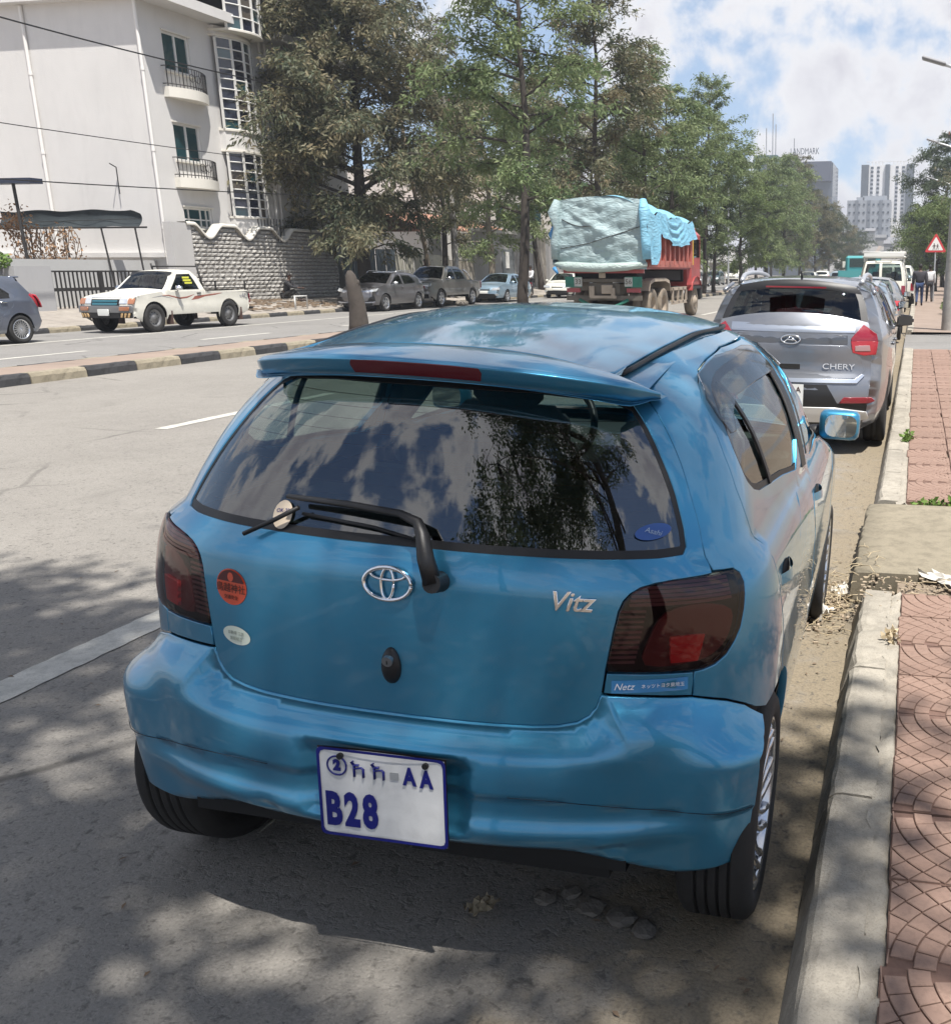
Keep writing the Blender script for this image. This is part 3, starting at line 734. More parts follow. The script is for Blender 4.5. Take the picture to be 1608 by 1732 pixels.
for y in np.linspace(4.0, 5.6, 9): b.cyl((-.1,y,2.7),(-.1,y,3.6),.016,seg=4)
b.build('iron_grille', None, wall)

# sliding bar gate, planter wall, shade net, sign board
gate = empty('bar_gate', (-25.5, 25.72, 0), 0, 'dark iron bar gate between planter wall and stone wall', 'gate')
b = MB().mat(M_IRON); b.box((0,2.75,1.56),(.05,5.5,.05)); b.box((0,2.75,.42),(.05,5.5,.05)); b.box((0,2.75,1.02),(.045,5.5,.10)); b.box((.01,2.05,1.0),(.07,.13,1.16)); b.build('gate_frame', None, gate)
pb = None
for k in range(34):
    if pb is None: q = MB().mat(M_IRON); q.box((0,0,0),(.035,.035,1.10)); pb = q.build('bar', None, gate); o = pb
    else: o = pb.copy(); COL.objects.link(o); o.parent = gate
    o.location = (.0, .05+.162*k, .99)
b = MB().mat(stucco('inner_yard_wall', (.50,.50,.49))); b.box((-1.3,2.9,.98),(.2,6.2,1.9)); tag(b.build('yard_wall', None, None, (-25.5,25.72,0)), 'low grey yard wall seen through the bar gate', 'wall')
pw_ = empty('planter_wall', (-25.4, 22.2, 0), 0, 'grey rendered planter wall left of the bar gate with a green shrub on top', 'wall')
b = MB().mat(stucco('planter_render', (.40,.40,.405))); b.box((0,2.78,.86),(.5,1.25,1.70)); b.build('pier', None, pw_)
b = MB().mat(stucco('planter_dark', (.20,.20,.21))); b.box((-.35,.6,.84),(.5,3.1,1.66)); b.build('trough', None, pw_)
def leaf_clump(name, m, loc, rx, ry, rz, n, size, seed, label=None, cat=None, parent=None):
    rnd = random.Random(seed); b = MB()
    for i in range(n):
        d = Vector((rnd.gauss(0,1), rnd.gauss(0,1), rnd.gauss(0,1))).normalized()*rnd.uniform(.55,1)
        p = Vector((d.x*rx, d.y*ry, d.z*rz)); a = Vector((rnd.gauss(0,1), rnd.gauss(0,1), rnd.gauss(.4,1))).normalized(); w = a.cross(Vector((rnd.gauss(0,1), rnd.gauss(0,1), .3))).normalized()
        s = size*rnd.uniform(.6,1.3); b.add([p, p+a*s*.5+w*s*.28, p+a*s, p+a*s*.5-w*s*.28], [(0,1,2,3)])
    o = b.build(name, m, parent, loc); return tag(o, label, cat) if label else o
M_SHRUB = mat('shrub_green', (.12,.20,.035), .7, var=.4, vscale=3); M_SHRUBD = mat('shrub_dark', (.025,.045,.025), .8, var=.3)
sh = leaf_clump('shrub', M_SHRUB, (-25.5,24.1,1.86), .28,.55,.20, 700, .10, 1, 'bright green shrub on top of the grey planter wall', 'shrub')
sh = leaf_clump('shrub', M_SHRUBD, (-25.7,22.9,1.85), .3,.7,.26, 600, .12, 2, 'dark shrub at the left edge on the planter trough', 'shrub')
net = empty('shade_net', (-27.3, 29.5, 0), 0, 'dark green shade net roll on poles before the white gable', 'shade net')
b = MB().mat(mat('net_cloth', (.022,.030,.034), .85, var=.3, vscale=4)); rnd = random.Random(6)
b.grid(lambda u, v: (-3.55+5.55*u, .25*math.sin(v*2.2)+.05*math.sin(u*23), 2.98+.56*v+.03*math.sin(u*17+v*3)-(.16*max(0, u-.93)/.07*v if u > .93 else 0)), list(np.linspace(0, 1, 40)), list(np.linspace(0, 1, 8)), True); b.build('cloth', None, net)
b = MB().mat(M_IRON); b.cyl((-3.6,0,2.97),(2.3,0,2.97),.03,seg=6); b.cyl((-3.6,.1,3.15),(2.0,.1,3.25),.012,seg=4); b.build('rail', None, net)
for x0, x1 in ((-2.25,-2.3),(-.9,-.75),(.55,.85),(1.85,2.05)):
    b = MB().mat(M_IRON); b.cyl((x0,0,2.97),(x1,.0,.4),.028,seg=6); b.build('pole', None, net)
b = MB().mat(mat('sign_navy', (.02,.028,.055), .5)); b.box((0,0,0),(5.0,.5,.16)); b.mat(M_IRON); b.cyl((1.6,0,0),(1.7,0,-3.6),.05,seg=8)
tag(b.build('canopy_board', None, None, (-30.6,28.6,4.40)), 'navy canopy board edge on a thin post at the left edge before the white gable', 'canopy')
# dried creeper
b = MB(); rnd = random.Random(12)
for i in range(900):
    u = rnd.random(); p = Vector((-27.6-2.2*u+rnd.gauss(0,.25), 29.2+rnd.gauss(0,.2), 3.0-1.55*rnd.random()**.8*(1-.55*abs(u-.35))+rnd.gauss(0,.16)))
    if rnd.random() < .35: p = Vector((-29.6+rnd.gauss(0,.35), 28.9, 3.1+rnd.gauss(0,.25)))
    a = Vector((rnd.gauss(0,1), rnd.gauss(0,1), rnd.gauss(-.3,1))).normalized(); w = a.cross(Vector((rnd.gauss(0,1), rnd.gauss(0,1), .3))).normalized(); s = .13*rnd.uniform(.5,1.3)
    b.add([p, p+a*s*.5+w*s*.3, p+a*s, p+a*s*.5-w*s*.3], [(0,1,2,3)])
cre = empty('dried_creeper', (0,0,0), 0, 'dried brown creeper hanging from the shade net at left', 'creeper')
o = b.build('leaves', mat('creeper_brown', (.27,.16,.085), .85, var=.5, vscale=2), cre); o['kind'] = 'stuff'
b = MB(); 
for i in range(26):
    x = -27.6-2.3*rnd.random(); P = [Vector((x, 29.2, 3.0))]
    for k in range(6): P.append(P[-1]+Vector((rnd.gauss(0,.12), rnd.gauss(0,.05), -.28)))
    b.tube(P, .012, 4)
o = b.build('vines', mat('vine_brown', (.16,.11,.07), .9), cre); o['kind'] = 'stuff'

# corrugated metal fence and the walls behind the parked cars
def ribbed_fence(name, y0, y1, h, m, label, x=-25.45, pitch=.26, amp=.035, zb=.40):
    f = empty(name, (x, y0, zb), 0, label, 'fence'); L = (y1-y0); n = max(1, int(round(L/1.04)))
    for k in range(n):
        b = MB().mat(m); w = L/n; us = np.linspace(0, w-.012, int(w/pitch*4)+1)
        b.grid(lambda u, v: (amp*max(-.6, min(.6, 1.6*math.sin(2*math.pi*u/pitch))), k*w+u, v), list(us), [0, h+((k*37) % 5)*.012], False); b.build('sheet', None, f)
    b = MB().mat(M_IRON); 
    for z in (.25, h-.25): b.box((-.06,L/2,z),(.04,L,.05))
    b.build('rail', None, f); return f
ribbed_fence('metal_fence', 41.5, 46.2, 2.15, mat('fence_blue_grey', (.10,.125,.14), .6, metal=.2, var=.3, vscale=.8), 'blue grey corrugated fence under the big tree next to the stone wall', x=-25.3)
ribbed_fence('metal_fence', 46.3, 52.4, 1.95, mat('fence_khaki', (.38,.37,.31), .65, metal=.1, var=.25, vscale=.8), 'khaki grey corrugated fence behind the grey hatchback SUV')
M_FS = concrete('field_stone', (.46,.42,.36), .45, 2.5, .9); M_GREYW = stucco('grey_render', (.36,.355,.35), .2)
w2 = empty('house_wall', (-25.8, 52.5, 0), 0, 'pale field stone wall stub with light panel above, behind the pickup', 'wall')
b = MB().mat(M_FS); b.box((0,1.7,1.1),(.3,3.4,2.0)); b.build('stone_base', None, w2)
b = MB().mat(stucco('panel_pale', (.55,.53,.50))); b.box((-.02,1.7,2.9),(.22,3.4,1.55)); b.build('upper_panel', None, w2)
w3 = empty('grey_wall', (-25.8, 56, 0), 0, 'tall grey rendered wall with steel gate behind the light blue sedan', 'wall')
b = MB().mat(M_GREYW); b.box((0,3.2,1.9),(.3,6.4,3.8)); b.build('panel', None, w3)
b = MB().mat(M_GREYW); b.box((.02,7.9,2.2),(.3,2.9,4.4)); b.build('tower_panel', None, w3)
b = MB().mat(M_FS); b.box((.06,10.5,2.3),(.34,2.2,4.6)); b.build('stone_pier', None, w3)
b = MB().mat(mat('gate_steel', (.16,.175,.185), .55, metal=.2)); b.box((.18,5.0,1.5),(.06,1.9,2.7)); b.build('steel_door', None, w3)
b = MB().mat(M_FRAME); b.box((.23,4.8,2.2),(.03,.5,1.0)); b.build('notice', None, w3)
b = MB().mat(mat('lintel', (.42,.41,.39), .8)); b.box((.1,3.2,3.9),(.5,6.4,.2)); b.build('coping', None, w3)
w4 = empty('grey_wall', (-25.8, 68, 0), 0, 'long plain grey wall behind the man in the white shirt', 'wall')
b = MB().mat(M_GREYW); b.box((0,12,1.9),(.3,23,3.6)); b.build('panel', None, w4)
h2 = empty('low_house', (-33, 56, 0), 0, 'low house with an orange red tiled roof above the grey wall', 'house')
b = MB().mat(M_WALL); b.box((0,7,1.9),(9,14,3.8)); b.build('wall', None, h2)
b = MB().mat(mat('roof_tile_orange', (.38,.19,.125), .8, var=.2, vscale=2)); b.add([(5.2,-.6,3.9),(5.2,14.6,3.9),(0,14.6,5.3),(0,-.6,5.3)], [(0,1,2,3)]); b.add([(-5.2,-.6,3.9),(-5.2,14.6,3.9),(0,14.6,5.3),(0,-.6,5.3)], [(3,2,1,0)]); b.build('roof', None, h2)
h3 = empty('pale_house', (-40, 74, 0), 0, 'pale plastered house glimpsed between the tree trunks beyond the tiled roof', 'house')
b = MB().mat(stucco('pale_plaster', (.62,.58,.53))); b.box((0,9,4.5),(16,22,9)); b.build('wall', None, h3)
b = MB().mat(M_PANE)
for k in range(5): 
    p = MB().mat(M_PANE); p.box((8.02,1+4*k,6),(.05,1.4,1.4)); p.build('window', None, h3)
bank = empty('white_bank_building', (-24.5, 112, 0), 0, 'low white building with columns behind parked cars beyond the truck', 'building')
b = MB().mat(M_WALL); b.box((-6,16,3.4),(13,34,1.9)); b.build('upper_wall', None, bank)
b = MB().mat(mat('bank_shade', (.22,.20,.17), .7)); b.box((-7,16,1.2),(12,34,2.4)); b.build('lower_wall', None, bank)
for k in range(9): p = MB().mat(M_WALL); p.box((0,1.2+4*k,1.2),(.7,.9,2.46)); p.build('column', None, bank)

# distant buildings
def grid_tower(name, loc, w, d, h, label, wall_m, win_m, cols, rows, ww, wh, z0, fx=0, skip=(), rz=0):
    t = empty(name, loc, rz, label, 'building'); b = MB().mat(wall_m); b.box((0,d/2,h/2-8),(w,d,h+16)); b.build('wall', None, t)
    first = None
    for r in range(rows):
        for c in range(cols):
            if c in skip: continue
            x = (c+.5)/cols*w-w/2; z = z0+(h-z0)*(r+.45)/rows
            if first is None: p = MB().mat(win_m); p.box((0,0,0),(ww,.3,wh)); first = p.build('window', None, t); o = first
            else: o = first.copy(); COL.objects.link(o); o.parent = t
            o.location = (x, -.06, z)
    return t
M_TWW = mat('tower_white', (.72,.72,.72), .6); M_TWG = mat('tower_grey', (.055,.065,.08), .35, coat=.3); M_WIND = mat('far_window_dark', (.03,.04,.055), .2)
t = grid_tower('white_tower', (-13.4,420,0), 14.8, 16, 42, 'tall white tower with dark side stripes at the end of the street', M_TWW, M_WIND, 6, 14, 1.05, .8, 20, skip=(2, 3))
for x, w in ((-8.9,3.0),(0,1.9),(8.9,3.0)):
    b = MB().mat(M_TWG); b.box((x,7.6,15),(w,17,54.5)); b.build('dark_stripe', None, t)
b = MB().mat(M_TWW)
for x in (-6.2,-4.9,-3.6,-2.2,2.2,3.6,4.9,6.2): b.box((x,.3,42.6),(.5,.5,1.6))
b.box((0,.3,43.4),(17,.6,.25)); b.build('roof_frame', None, t)
t = grid_tower('grey_block', (-19.4,400,0), 16.6, 14, 27.5, 'lower grey office block in front of the white tower', mat('block_grey', (.26,.28,.31), .7), M_WIND, 9, 7, .75, .75, 7)
for x in (-4.6,0,4.6): b = MB().mat(mat('block_dark', (.12,.135,.16), .6)); b.box((x,-.05,15),(1.3,.3,25)); b.build('dark_bay', None, t)
b = MB().mat(mat('block_grey2', (.30,.32,.35), .7)); b.box((2,7,28.2),(9,8,2.2)); b.box((-3.5,5,28),(3,4,1.6)); b.build('roof_plant', None, t)
t = grid_tower('small_block', (-21.5,330,0), 7.5, 9, 13.5, 'small pale block under the grey office block at the end of the street', mat('block_pale', (.34,.36,.38), .7), M_WIND, 4, 3, .8, .9, 7)
t = empty('hospital_building', (-36,300,0), 0, 'dark glass building with roof lettering showing above the median trees', 'building')
b = MB().mat(mat('dark_glass', (.07,.085,.11), .25, coat=.5)); b.box((.8,10,15.5),(20,20,32)); b.build('glass_wall', None, t)
b = MB().mat(mat('dark_wall', (.075,.085,.12), .5)); b.box((6.4,6,29.0),(8.2,16,5.4)); b.build('side_wall', None, t)
b = MB().mat(mat('teal_core', (.05,.11,.13), .4)); b.box((-9,6,27),(7,10,14)); b.build('lift_core', None, t)
b = MB().mat(mat('mast_grey', (.3,.31,.33), .6)); 
for x, h in ((-9.5,9),(-7.6,13),(-6.7,10),(-1.2,6)): b.cyl((x,6,32),(x,6,33+h),.16,seg=5)
b.build('roof_mast', None, t)
M_LET = mat('roof_letters', (.045,.055,.075), .5)
text_obj('roof_lettering', 'LANDMARK', 2.5, M_LET, t, frame_M((2.6,-.2,34.6), (1,0,0), (0,-1,0)), .1, sx=.62)
text_obj('roof_lettering', 'HOSPITAL', 1.6, M_LET, t, frame_M((2.8,-.2,32.7), (1,0,0), (0,-1,0)), .1, sx=.75)
# houses and traffic on the rise at the end
rnd = random.Random(31)
for k in range(9):
    x = -20+rnd.uniform(-6, 18); y = 330+k*9; z = zhill(y); w = rnd.uniform(2.5,5); h = rnd.uniform(2.2,3.6)
    hh = empty('hill_house', (x,y,z), 0, ['small grey roofed house','pale house with tin roof','white walled house','brownish house'][k % 4]+' on the rising street end '+['far back','below the grey block','right of the road','beside the trees','at the foot of the tower','half hidden','near the crest','left of the road','lowest'][k], 'house', 'houses on the rise at the street end')
    b = MB().mat(mat('hill_wall%d' % (k % 3), [(.26,.25,.24),(.20,.20,.20),(.32,.32,.32)][k % 3], .8)); b.box((0,0,h/2-.5),(w,5,h+1)); b.build('wall', None, hh)
    b = MB().mat(mat('hill_roof%d' % (k % 2), [(.15,.15,.15),(.20,.20,.21)][k % 2], .6)); b.add([(-w*.55,-2.8,h),(w*.55,-2.8,h),(w*.55,0,h+1.1),(-w*.55,0,h+1.1),(-w*.55,2.8,h),(w*.55,2.8,h)], [(0,1,2,3),(3,2,5,4),(0,3,4),(1,5,2)]); b.build('roof', None, hh)
# ---------------------------------------------------------------- surface of the blue hatchback (car axes: x right, y forward, z up)
def hermite(xs, ys):
    xs = [float(a) for a in xs]; ys = [float(a) for a in ys]; n = len(xs)
    d = [(ys[i+1]-ys[i])/(xs[i+1]-xs[i]) for i in range(n-1)]
    m = [d[0]] + [0.0 if d[i-1]*d[i] <= 0 else 2*d[i-1]*d[i]/(d[i-1]+d[i]) for i in range(1, n-1)] + [d[-1]]
    def f(x):
        if x <= xs[0]: return ys[0]+m[0]*(x-xs[0])
        if x >= xs[-1]: return ys[-1]+m[-1]*(x-xs[-1])
        i = 0
        while x > xs[i+1]: i += 1
        h = xs[i+1]-xs[i]; t = (x-xs[i])/h
        return ((1+2*t)*(1-t)**2)*ys[i]+t*(1-t)**2*h*m[i]+t*t*(3-2*t)*ys[i+1]+t*t*(t-1)*h*m[i+1]
    return f
HY_R = hermite([.10,.20,.30,.45,.6,.8,.95,1.0,1.03,1.2,1.38,1.46],[-.37,-.41,-.428,-.437,-.44,-.442,-.437,-.428,-.412,-.318,-.205,-.13])
HY_F = hermite([.10,.3,.6,.8,.92,1.0,1.42,1.5],[2.95,3.02,3.05,2.98,2.6,2.30,1.58,1.45])
HW_L = hermite([.10,.2,.3,.45,.6,.75,.9,.98,1.02,1.03],[.73,.77,.80,.822,.832,.832,.818,.795,.765,.757])
HW_G = hermite([0,.12,.25,.5,.75,.9,1.0],[.745,.732,.715,.672,.600,.525,.435])
HZT = hermite([-.3,-.03,.3,.7,1.1,1.5,1.9],[1.38,1.415,1.452,1.478,1.476,1.445,1.36])
def sgp(c, e): return (abs(c)**e)*(1 if c >= 0 else -1)
RL, RN, FL, FN = .45, 2.4, .62, 2.5
def vitz_s(s, z):
    sg = -1.0 if s < 0 else 1.0; s = abs(s)
    yr = HY_R(z); yf = HY_F(z)
    yt = yr+RL; yft = max(yf-FL, yt+.1)
    if s < 1:
        a = s*math.pi/2; y = yt-RL*max(math.cos(a),0)**(2/RN); fx = max(math.sin(a),0)**(2/RN)
    elif s <= 2:
        y = yt+(s-1)*(yft-yt); fx = 1.0
    else:
        a = (s-2)*math.pi/2; y = yft+FL*max(math.sin(a),0)**(2/FN); fx = max(math.cos(a),0)**(2/FN)
    zt = HZT(y)
    w_g = HW_G(min(max((z-1.03)/(zt-1.03), 0), 1.05))
    w_l = HW_L(min(z, 1.03))
    k = min(max((z-1.005)/.03, 0), 1); k = k*k*(3-2*k)
    w = w_l*(1-k)+w_g*k
    w += .012*(1-((y-1.2)/1.6)**2) if abs(y-1.2) < 1.6 else 0
    q = min(max((y-.1)/.9, 0), 1); w += .035*k*q*q*(3-2*q)*(1-.5*max(0,(y-1.2)/.6) if y>1.2 else 1)
    return (sg*w*fx, y, z)
# ---------------------------------------------------------------- the blue hatchback in the foreground
M_BLUE = paint('blue_paint', (.046, .265, .450), metal=.66, rough=.34)
M_BLACKPL = mat('black_plastic', (.012,.012,.013), .45, bmp=.05, bscale=200)
M_RUB = mat('rubber_trim', (.010,.010,.011), .5)
M_DARK = mat('underbody_black', (.012,.012,.012), .9)
M_TYRE = mat('tyre_rubber', (.022,.021,.020), .82, var=.35, vscale=8, bmp=.15, bscale=90)
M_CHROME = mat('chrome', (.82,.83,.85), .10, metal=1)
M_ALLOY = mat('alloy_silver', (.62,.63,.65), .26, metal=.9, coat=.5)
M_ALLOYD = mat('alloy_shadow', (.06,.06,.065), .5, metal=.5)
M_GLASSR = glass_mat('rear_glass', (.27,.33,.33), ior=2.3)
M_GLASSS = glass_mat('side_glass', (.62,.72,.66), ior=1.55)
M_VISOR = glass_mat('smoked_visor', (.46,.42,.40), ior=1.38, rough=.05)
M_LENS = glass_mat('smoked_lens', (.52,.30,.30), ior=1.5, haze=.03, hazecol=(.02,.01,.01))
M_LREDG = mat('lamp_red', (.85,.012,.02), .35, coat=1)
M_LREDD = mat('lamp_dark_red', (.13,.008,.012), .3, coat=1)
M_LSMOKE = mat('lamp_smoke', (.030,.028,.034), .35, coat=1)
M_BRAKE = mat('brake_lens', (.11,.010,.016), .25, coat=.6)
M_SEAT = mat('seat_fabric', (.085,.095,.10), .9, var=.2, vscale=20)
M_TRIM = mat('interior_trim', (.05,.055,.058), .8)
M_TRIML = mat('interior_light_trim', (.30,.32,.30), .8)
M_WHITE = mat('plate_white', (.66,.665,.66), .5, coat=.1, var=.16, vscale=14)
M_NAVY = mat('plate_navy', (.008,.012,.16), .4)

vitz = empty('hatchback', (-1.1681, 2.3099, -.0222), 0, 'light blue hatchback parked in front with its rear window, wiper and licence plate towards us', 'car')
vitz.rotation_euler = (-.0128, .0505, .0204)

def s_of(y, z):
    lo, hi = 0.0, 3.0
    for _ in range(40):
        m = (lo+hi)/2
        if vitz_s(m, z)[1] < y: lo = m
        else: hi = m
    return (lo+hi)/2
def side(pts, res=.08):
    """(y,z) outline on the car's side -> surface parameters"""
    return [(s_of(y, z), z) for y, z in densify(pts, res)]
def arc(cy, cz, r, a0, a1, n=14): return [(cy+r*math.cos(R(a0+(a1-a0)*k/n)), cz+r*math.sin(R(a0+(a1-a0)*k/n))) for k in range(n+1)]
def mirror_closed(right):
    """right half outline from bottom centre to top centre -> closed outline over both sides"""
    return [tuple(p) for p in right]+[(-s, z) for s, z in reversed(right) if abs(s) > 1e-6]

SEAM_R = [(0,.648),(.112,.648),(.213,.650),(.262,.655),(.298,.664),(.322,.681),(.335,.702),(.344,.732),(.351,.786)]
LAMP_IN = [(.359,.824),(.371,.879),(.384,.924),(.398,.948),(.415,.963),(.442,.976),(.478,.984),(.528,.989),(.598,.992),(.650,.994)]
RIDGE = [(.668,1.025),(.661,1.084),(.643,1.165),(.631,1.246),(.624,1.306),(.622,1.345),(.60,1.375)]
GLASS_R = [(0,1.038),(.12,1.037),(.24,1.036),(.378,1.034),(.52,1.033),(.595,1.036),(.608,1.050),(.606,1.085),(.594,1.156),(.575,1.227),(.564,1.296),(.555,1.345),(.50,1.372),(.30,1.385),(0,1.388)]
LAMP = [(.656,.991),(.695,.995),(.733,.994),(.749,.983),(.755,.964),(.747,.938),(.734,.904),(.715,.865),(.689,.835),(.658,.808),(.622,.790),(.586,.781),(.549,.780),(.476,.782),(.396,.785),(.353,.787),(.360,.824),(.372,.879),(.385,.924),(.399,.948),(.416,.963),(.443,.976),(.479,.984),(.529,.989),(.599,.992)]

# tailgate with its window opening
tg_out = mirror_closed(SEAM_R+LAMP_IN+RIDGE+[(.3,1.39),(0,1.394)])
gl = mirror_closed(GLASS_R)
b = MB().mat(M_BLUE); patch(b, tg_out, vitz_s, .035, 0, .016, .003, holes=[gl], rim=.003)
tailgate = b.build('tailgate', None, vitz)
b = MB().mat(M_GLASSR); gin = [tuple(q) for q in inset(ccw(np.array(gl)), .016)]
patch(b, gin, vitz_s, .04, -.004, 0, 0)
rear_glass = b.build('rear_window', None, tailgate)
b = MB().mat(M_RUB)
patch(b, gl, vitz_s, .03, -.003, .004, 0, holes=[gin], rim=.001)
b.build('window_seal', None, tailgate)
b = MB().mat(mat('heater_line', (.10,.055,.035), .6))
for k in range(11):
    z = 1.075+k*.0265; pts = [Vector(vitz_s(s, z)) for s in np.linspace(-.53, .53, 26)]
    nn = [surf_normal(vitz_s, s, z) for s in np.linspace(-.53, .53, 26)]
    vs = [];
    for p, n in zip(pts, nn): q = p-n*.0055; vs += [q+Vector((0,0,.0007)), q-Vector((0,0,.0007))]
    b.add(vs, [(2*i, 2*i+2, 2*i+3, 2*i+1) for i in range(25)])
b.build('heater_line', None, tailgate)['kind'] = 'stuff'

# tail lamps, filler panels below them
for sg in (1, -1):
    b = MB().mat(M_LENS); patch(b, LAMP, vitz_s, .03, .004, .012, .003, sign=sg, rim=.004)
    lamp = b.build('tail_light', None, vitz)
    b = MB().mat(M_LSMOKE); patch(b, [tuple(q) for q in inset(ccw(np.array(LAMP)), .004)], vitz_s, .03, -.045, 0, 0, sign=sg)
    b.mat(mat('lamp_rib', (.16,.15,.16), .3, coat=1))
    for k in range(6):           # ribbed smoky top of the lamp
        z = .985-k*.0095; a0 = .43-.004*k if k > 0 else .50; a1 = .70
        patch(b, [(a0,z-.0028),(a1,z-.0028),(a1,z+.0028),(a0,z+.0028)], vitz_s, .03, -.006, .004, 0, sign=sg, rim=.001)
    for k in range(11):          # fine ribs down the inner edge
        z = .922-k*.0118; a0 = .388-.0032*k; a1 = a0+.058
        patch(b, [(a0,z-.002),(a1,z-.002),(a1,z+.002),(a0,z+.002)], vitz_s, .03, -.008, .003, 0, sign=sg, rim=.001)
    b.build('lamp_housing', None, lamp)
    b = MB().mat(M_LREDD)
    patch(b, spline([(.44,.795),(.455,.86),(.50,.915),(.60,.93),(.70,.905),(.685,.85),(.64,.815),(.57,.795)], 3, True), vitz_s, .025, -.014, .01, 0, sign=sg)
    b.build('dark_reflector', None, lamp)
    for k in range(3):
        b = MB().mat(M_LREDG); z0 = .800+.0205*k; d = .004*k
        patch(b, [(.500-d*.2,z0),(.572+d*2.0,z0),(.580+d*2.0,z0+.0185),(.500+d*.4,z0+.0185)], vitz_s, .02, -.004, .008, 0, sign=sg)
        b.build('reflector', None, lamp)
    b = MB().mat(M_BLUE); patch(b, [(.353,.782),(.346,.733),(.45,.725),(.557,.716),(.559,.775),(.476,.777)], vitz_s, .03, 0, .014, .003, sign=sg)
    b.build('lamp_filler', None, vitz)

# quarter panel with C-pillar, wheel arch and shoulder
DOOR_R = [(1.40,1.437),(1.06,1.452),(.62,1.444),(.409,1.424),(.261,1.404),(.169,1.378),(.103,1.345),(.052,1.293),(.011,1.225),(-.015,1.148),(-.019,1.09),(-.016,1.043),(-.004,1.011),(-.001,.975),(.004,.925),(.013,.874),(.035,.80),(.060,.72),(.085,.640)]
BT = [(.346,.733),(.45,.725),(.557,.716),(.668,.691),(.741,.666),(.833,.627)]
ARC_Y, ARC_Z, ARC_R = .02, .300, .352
q_door = side(list(reversed(DOOR_R)), .05)
quarter = ([(.559,.716),(.668,.692),(.741,.667),(.800,.643)]+[(s_of(y,z),z) for y,z in arc(ARC_Y,ARC_Z,ARC_R,112,80,5)]+q_door[:-1]
  +[(s_of(1.40,1.44),1.44),(s_of(1.40,1.450),1.450),(s_of(1.0,1.474),1.474),(s_of(.62,1.470),1.470),(s_of(.3,1.449),1.449),(s_of(.12,1.430),1.430)]
  +[(.80,1.413),(.72,1.404),(.655,1.392)]+list(reversed(RIDGE[:-1]))+[(.657,1.0)]+[(.698,.998),(.735,.997),(.753,.986),(.759,.964),(.751,.936),(.738,.902),(.719,.862),(.692,.832),(.660,.804),(.622,.785),(.586,.777),(.561,.775)])
for sg in (1, -1):
    b = MB().mat(M_BLUE); patch(b, quarter, vitz_s, .035, 0, .016, .0026, sign=sg, rim=.003)
    b.build('quarter_panel', None, vitz)

# doors with window, handle, visor, black sash tape
WIN_R = [(.188,1.352),(.124,1.300),(.078,1.233),(.076,1.166),(.105,1.136),(.203,1.103),(.55,1.080),(.93,1.062),(.935,1.25),(.945,1.405),(.80,1.420),(.479,1.404),(.298,1.382)]
WIN_F = [(1.085,1.058),(1.5,1.040),(1.93,1.030),(1.80,1.115),(1.42,1.385),(1.30,1.405),(1.09,1.412)]
DOOR_F = [(1.03,.30),(1.9,.30),(2.02,.42),(2.07,.70),(2.08,1.0),(1.87,1.15),(1.50,1.415),(1.40,1.438),(1.03,1.449)]
door_r_poly = [(1.015,.30),(1.015,1.450)]+DOOR_R[2:]+arc(ARC_Y,ARC_Z,ARC_R,72,14,8)+[(.40,.30)]
def make_door(sg, poly, win, rear):
    b = MB().mat(M_BLUE); w = side(spline(win, 2, True), .05)
    patch(b, side(poly, .05), vitz_s, .04, 0, .02, .0028, holes=[w], sign=sg, rim=.003)
    d = b.build('door', None, vitz)
    wi = [tuple(q) for q in inset(ccw(np.array(w)), .014)]
    b = MB().mat(M_RUB); patch(b, w, vitz_s, .04, -.004, .006, 0, holes=[wi], sign=sg, rim=.001); b.build('window_seal', None, d)
    b = MB().mat(M_GLASSS); patch(b, wi, vitz_s, .06, -.008, 0, 0, sign=sg); b.build('window', None, d)
    tapes = [[(.345,1.092),(.372,1.090),(.305,1.375),(.285,1.372)], [(.900,1.040),(1.005,1.034),(1.005,1.42),(.913,1.405)]] if rear else [[(1.06,1.06),(1.085,1.06),(1.09,1.405),(1.065,1.405)]]
    for t in tapes:
        b = MB().mat(M_RUB); patch(b, side(t, .05), vitz_s, .05, .002, .006, 0, sign=sg, rim=.001); b.build('sash_strip', None, d)
    vis = [(.100,1.262),(.092,1.300),(.110,1.340),(.20,1.392),(.45,1.422),(.80,1.432),(.94,1.425),(.94,1.352),(.60,1.346),(.33,1.330),(.21,1.300),(.145,1.262)] if rear else [(1.08,1.42),(1.32,1.415),(1.46,1.39),(1.86,1.115),(1.78,1.105),(1.40,1.345),(1.08,1.352)]
    b = MB().mat(M_VISOR); patch(b, side(vis, .05), vitz_s, .04, .010, .003, 0, sign=sg, rim=.002); b.build('rain_visor', None, d)
    yh = .14 if rear else 1.16; zh = .905
    cup = [(yh+.078*math.cos(t)*1.0, zh+.027*math.sin(t)) for t in np.linspace(0, 2*math.pi, 14)[:-1]]
    b = MB().mat(M_BLUE)
    def hs(u, v): return (lambda p, n: tuple(Vector(p)+n*(.020*max(0, 1-((u)/.09)**2))))(vitz_s(s_of(yh+u, zh+v), zh+v), Vector((1, 0, 0)))
    def hs2(u, v): x, y, z = hs(u, v); return (sg*x, y, z)
    vs = [hs2(u, v) for u in np.linspace(-.09, .09, 10) for v in (-.014, -.006, .006, .014)]
    b.add(vs, [(i*4+j, (i+1)*4+j, (i+1)*4+j+1, i*4+j+1) for i in range(9) for j in range(3)], True)
    h = b.build('handle', None, d)
    b = MB().mat(M_DARK); patch(b, [(s_of(y, z), z) for y, z in cup], vitz_s, .03, .0012, 0, 0, sign=sg); b.build('handle_recess_shade', None, h)  # flat black patch stands for the shade inside the painted recess
    return d
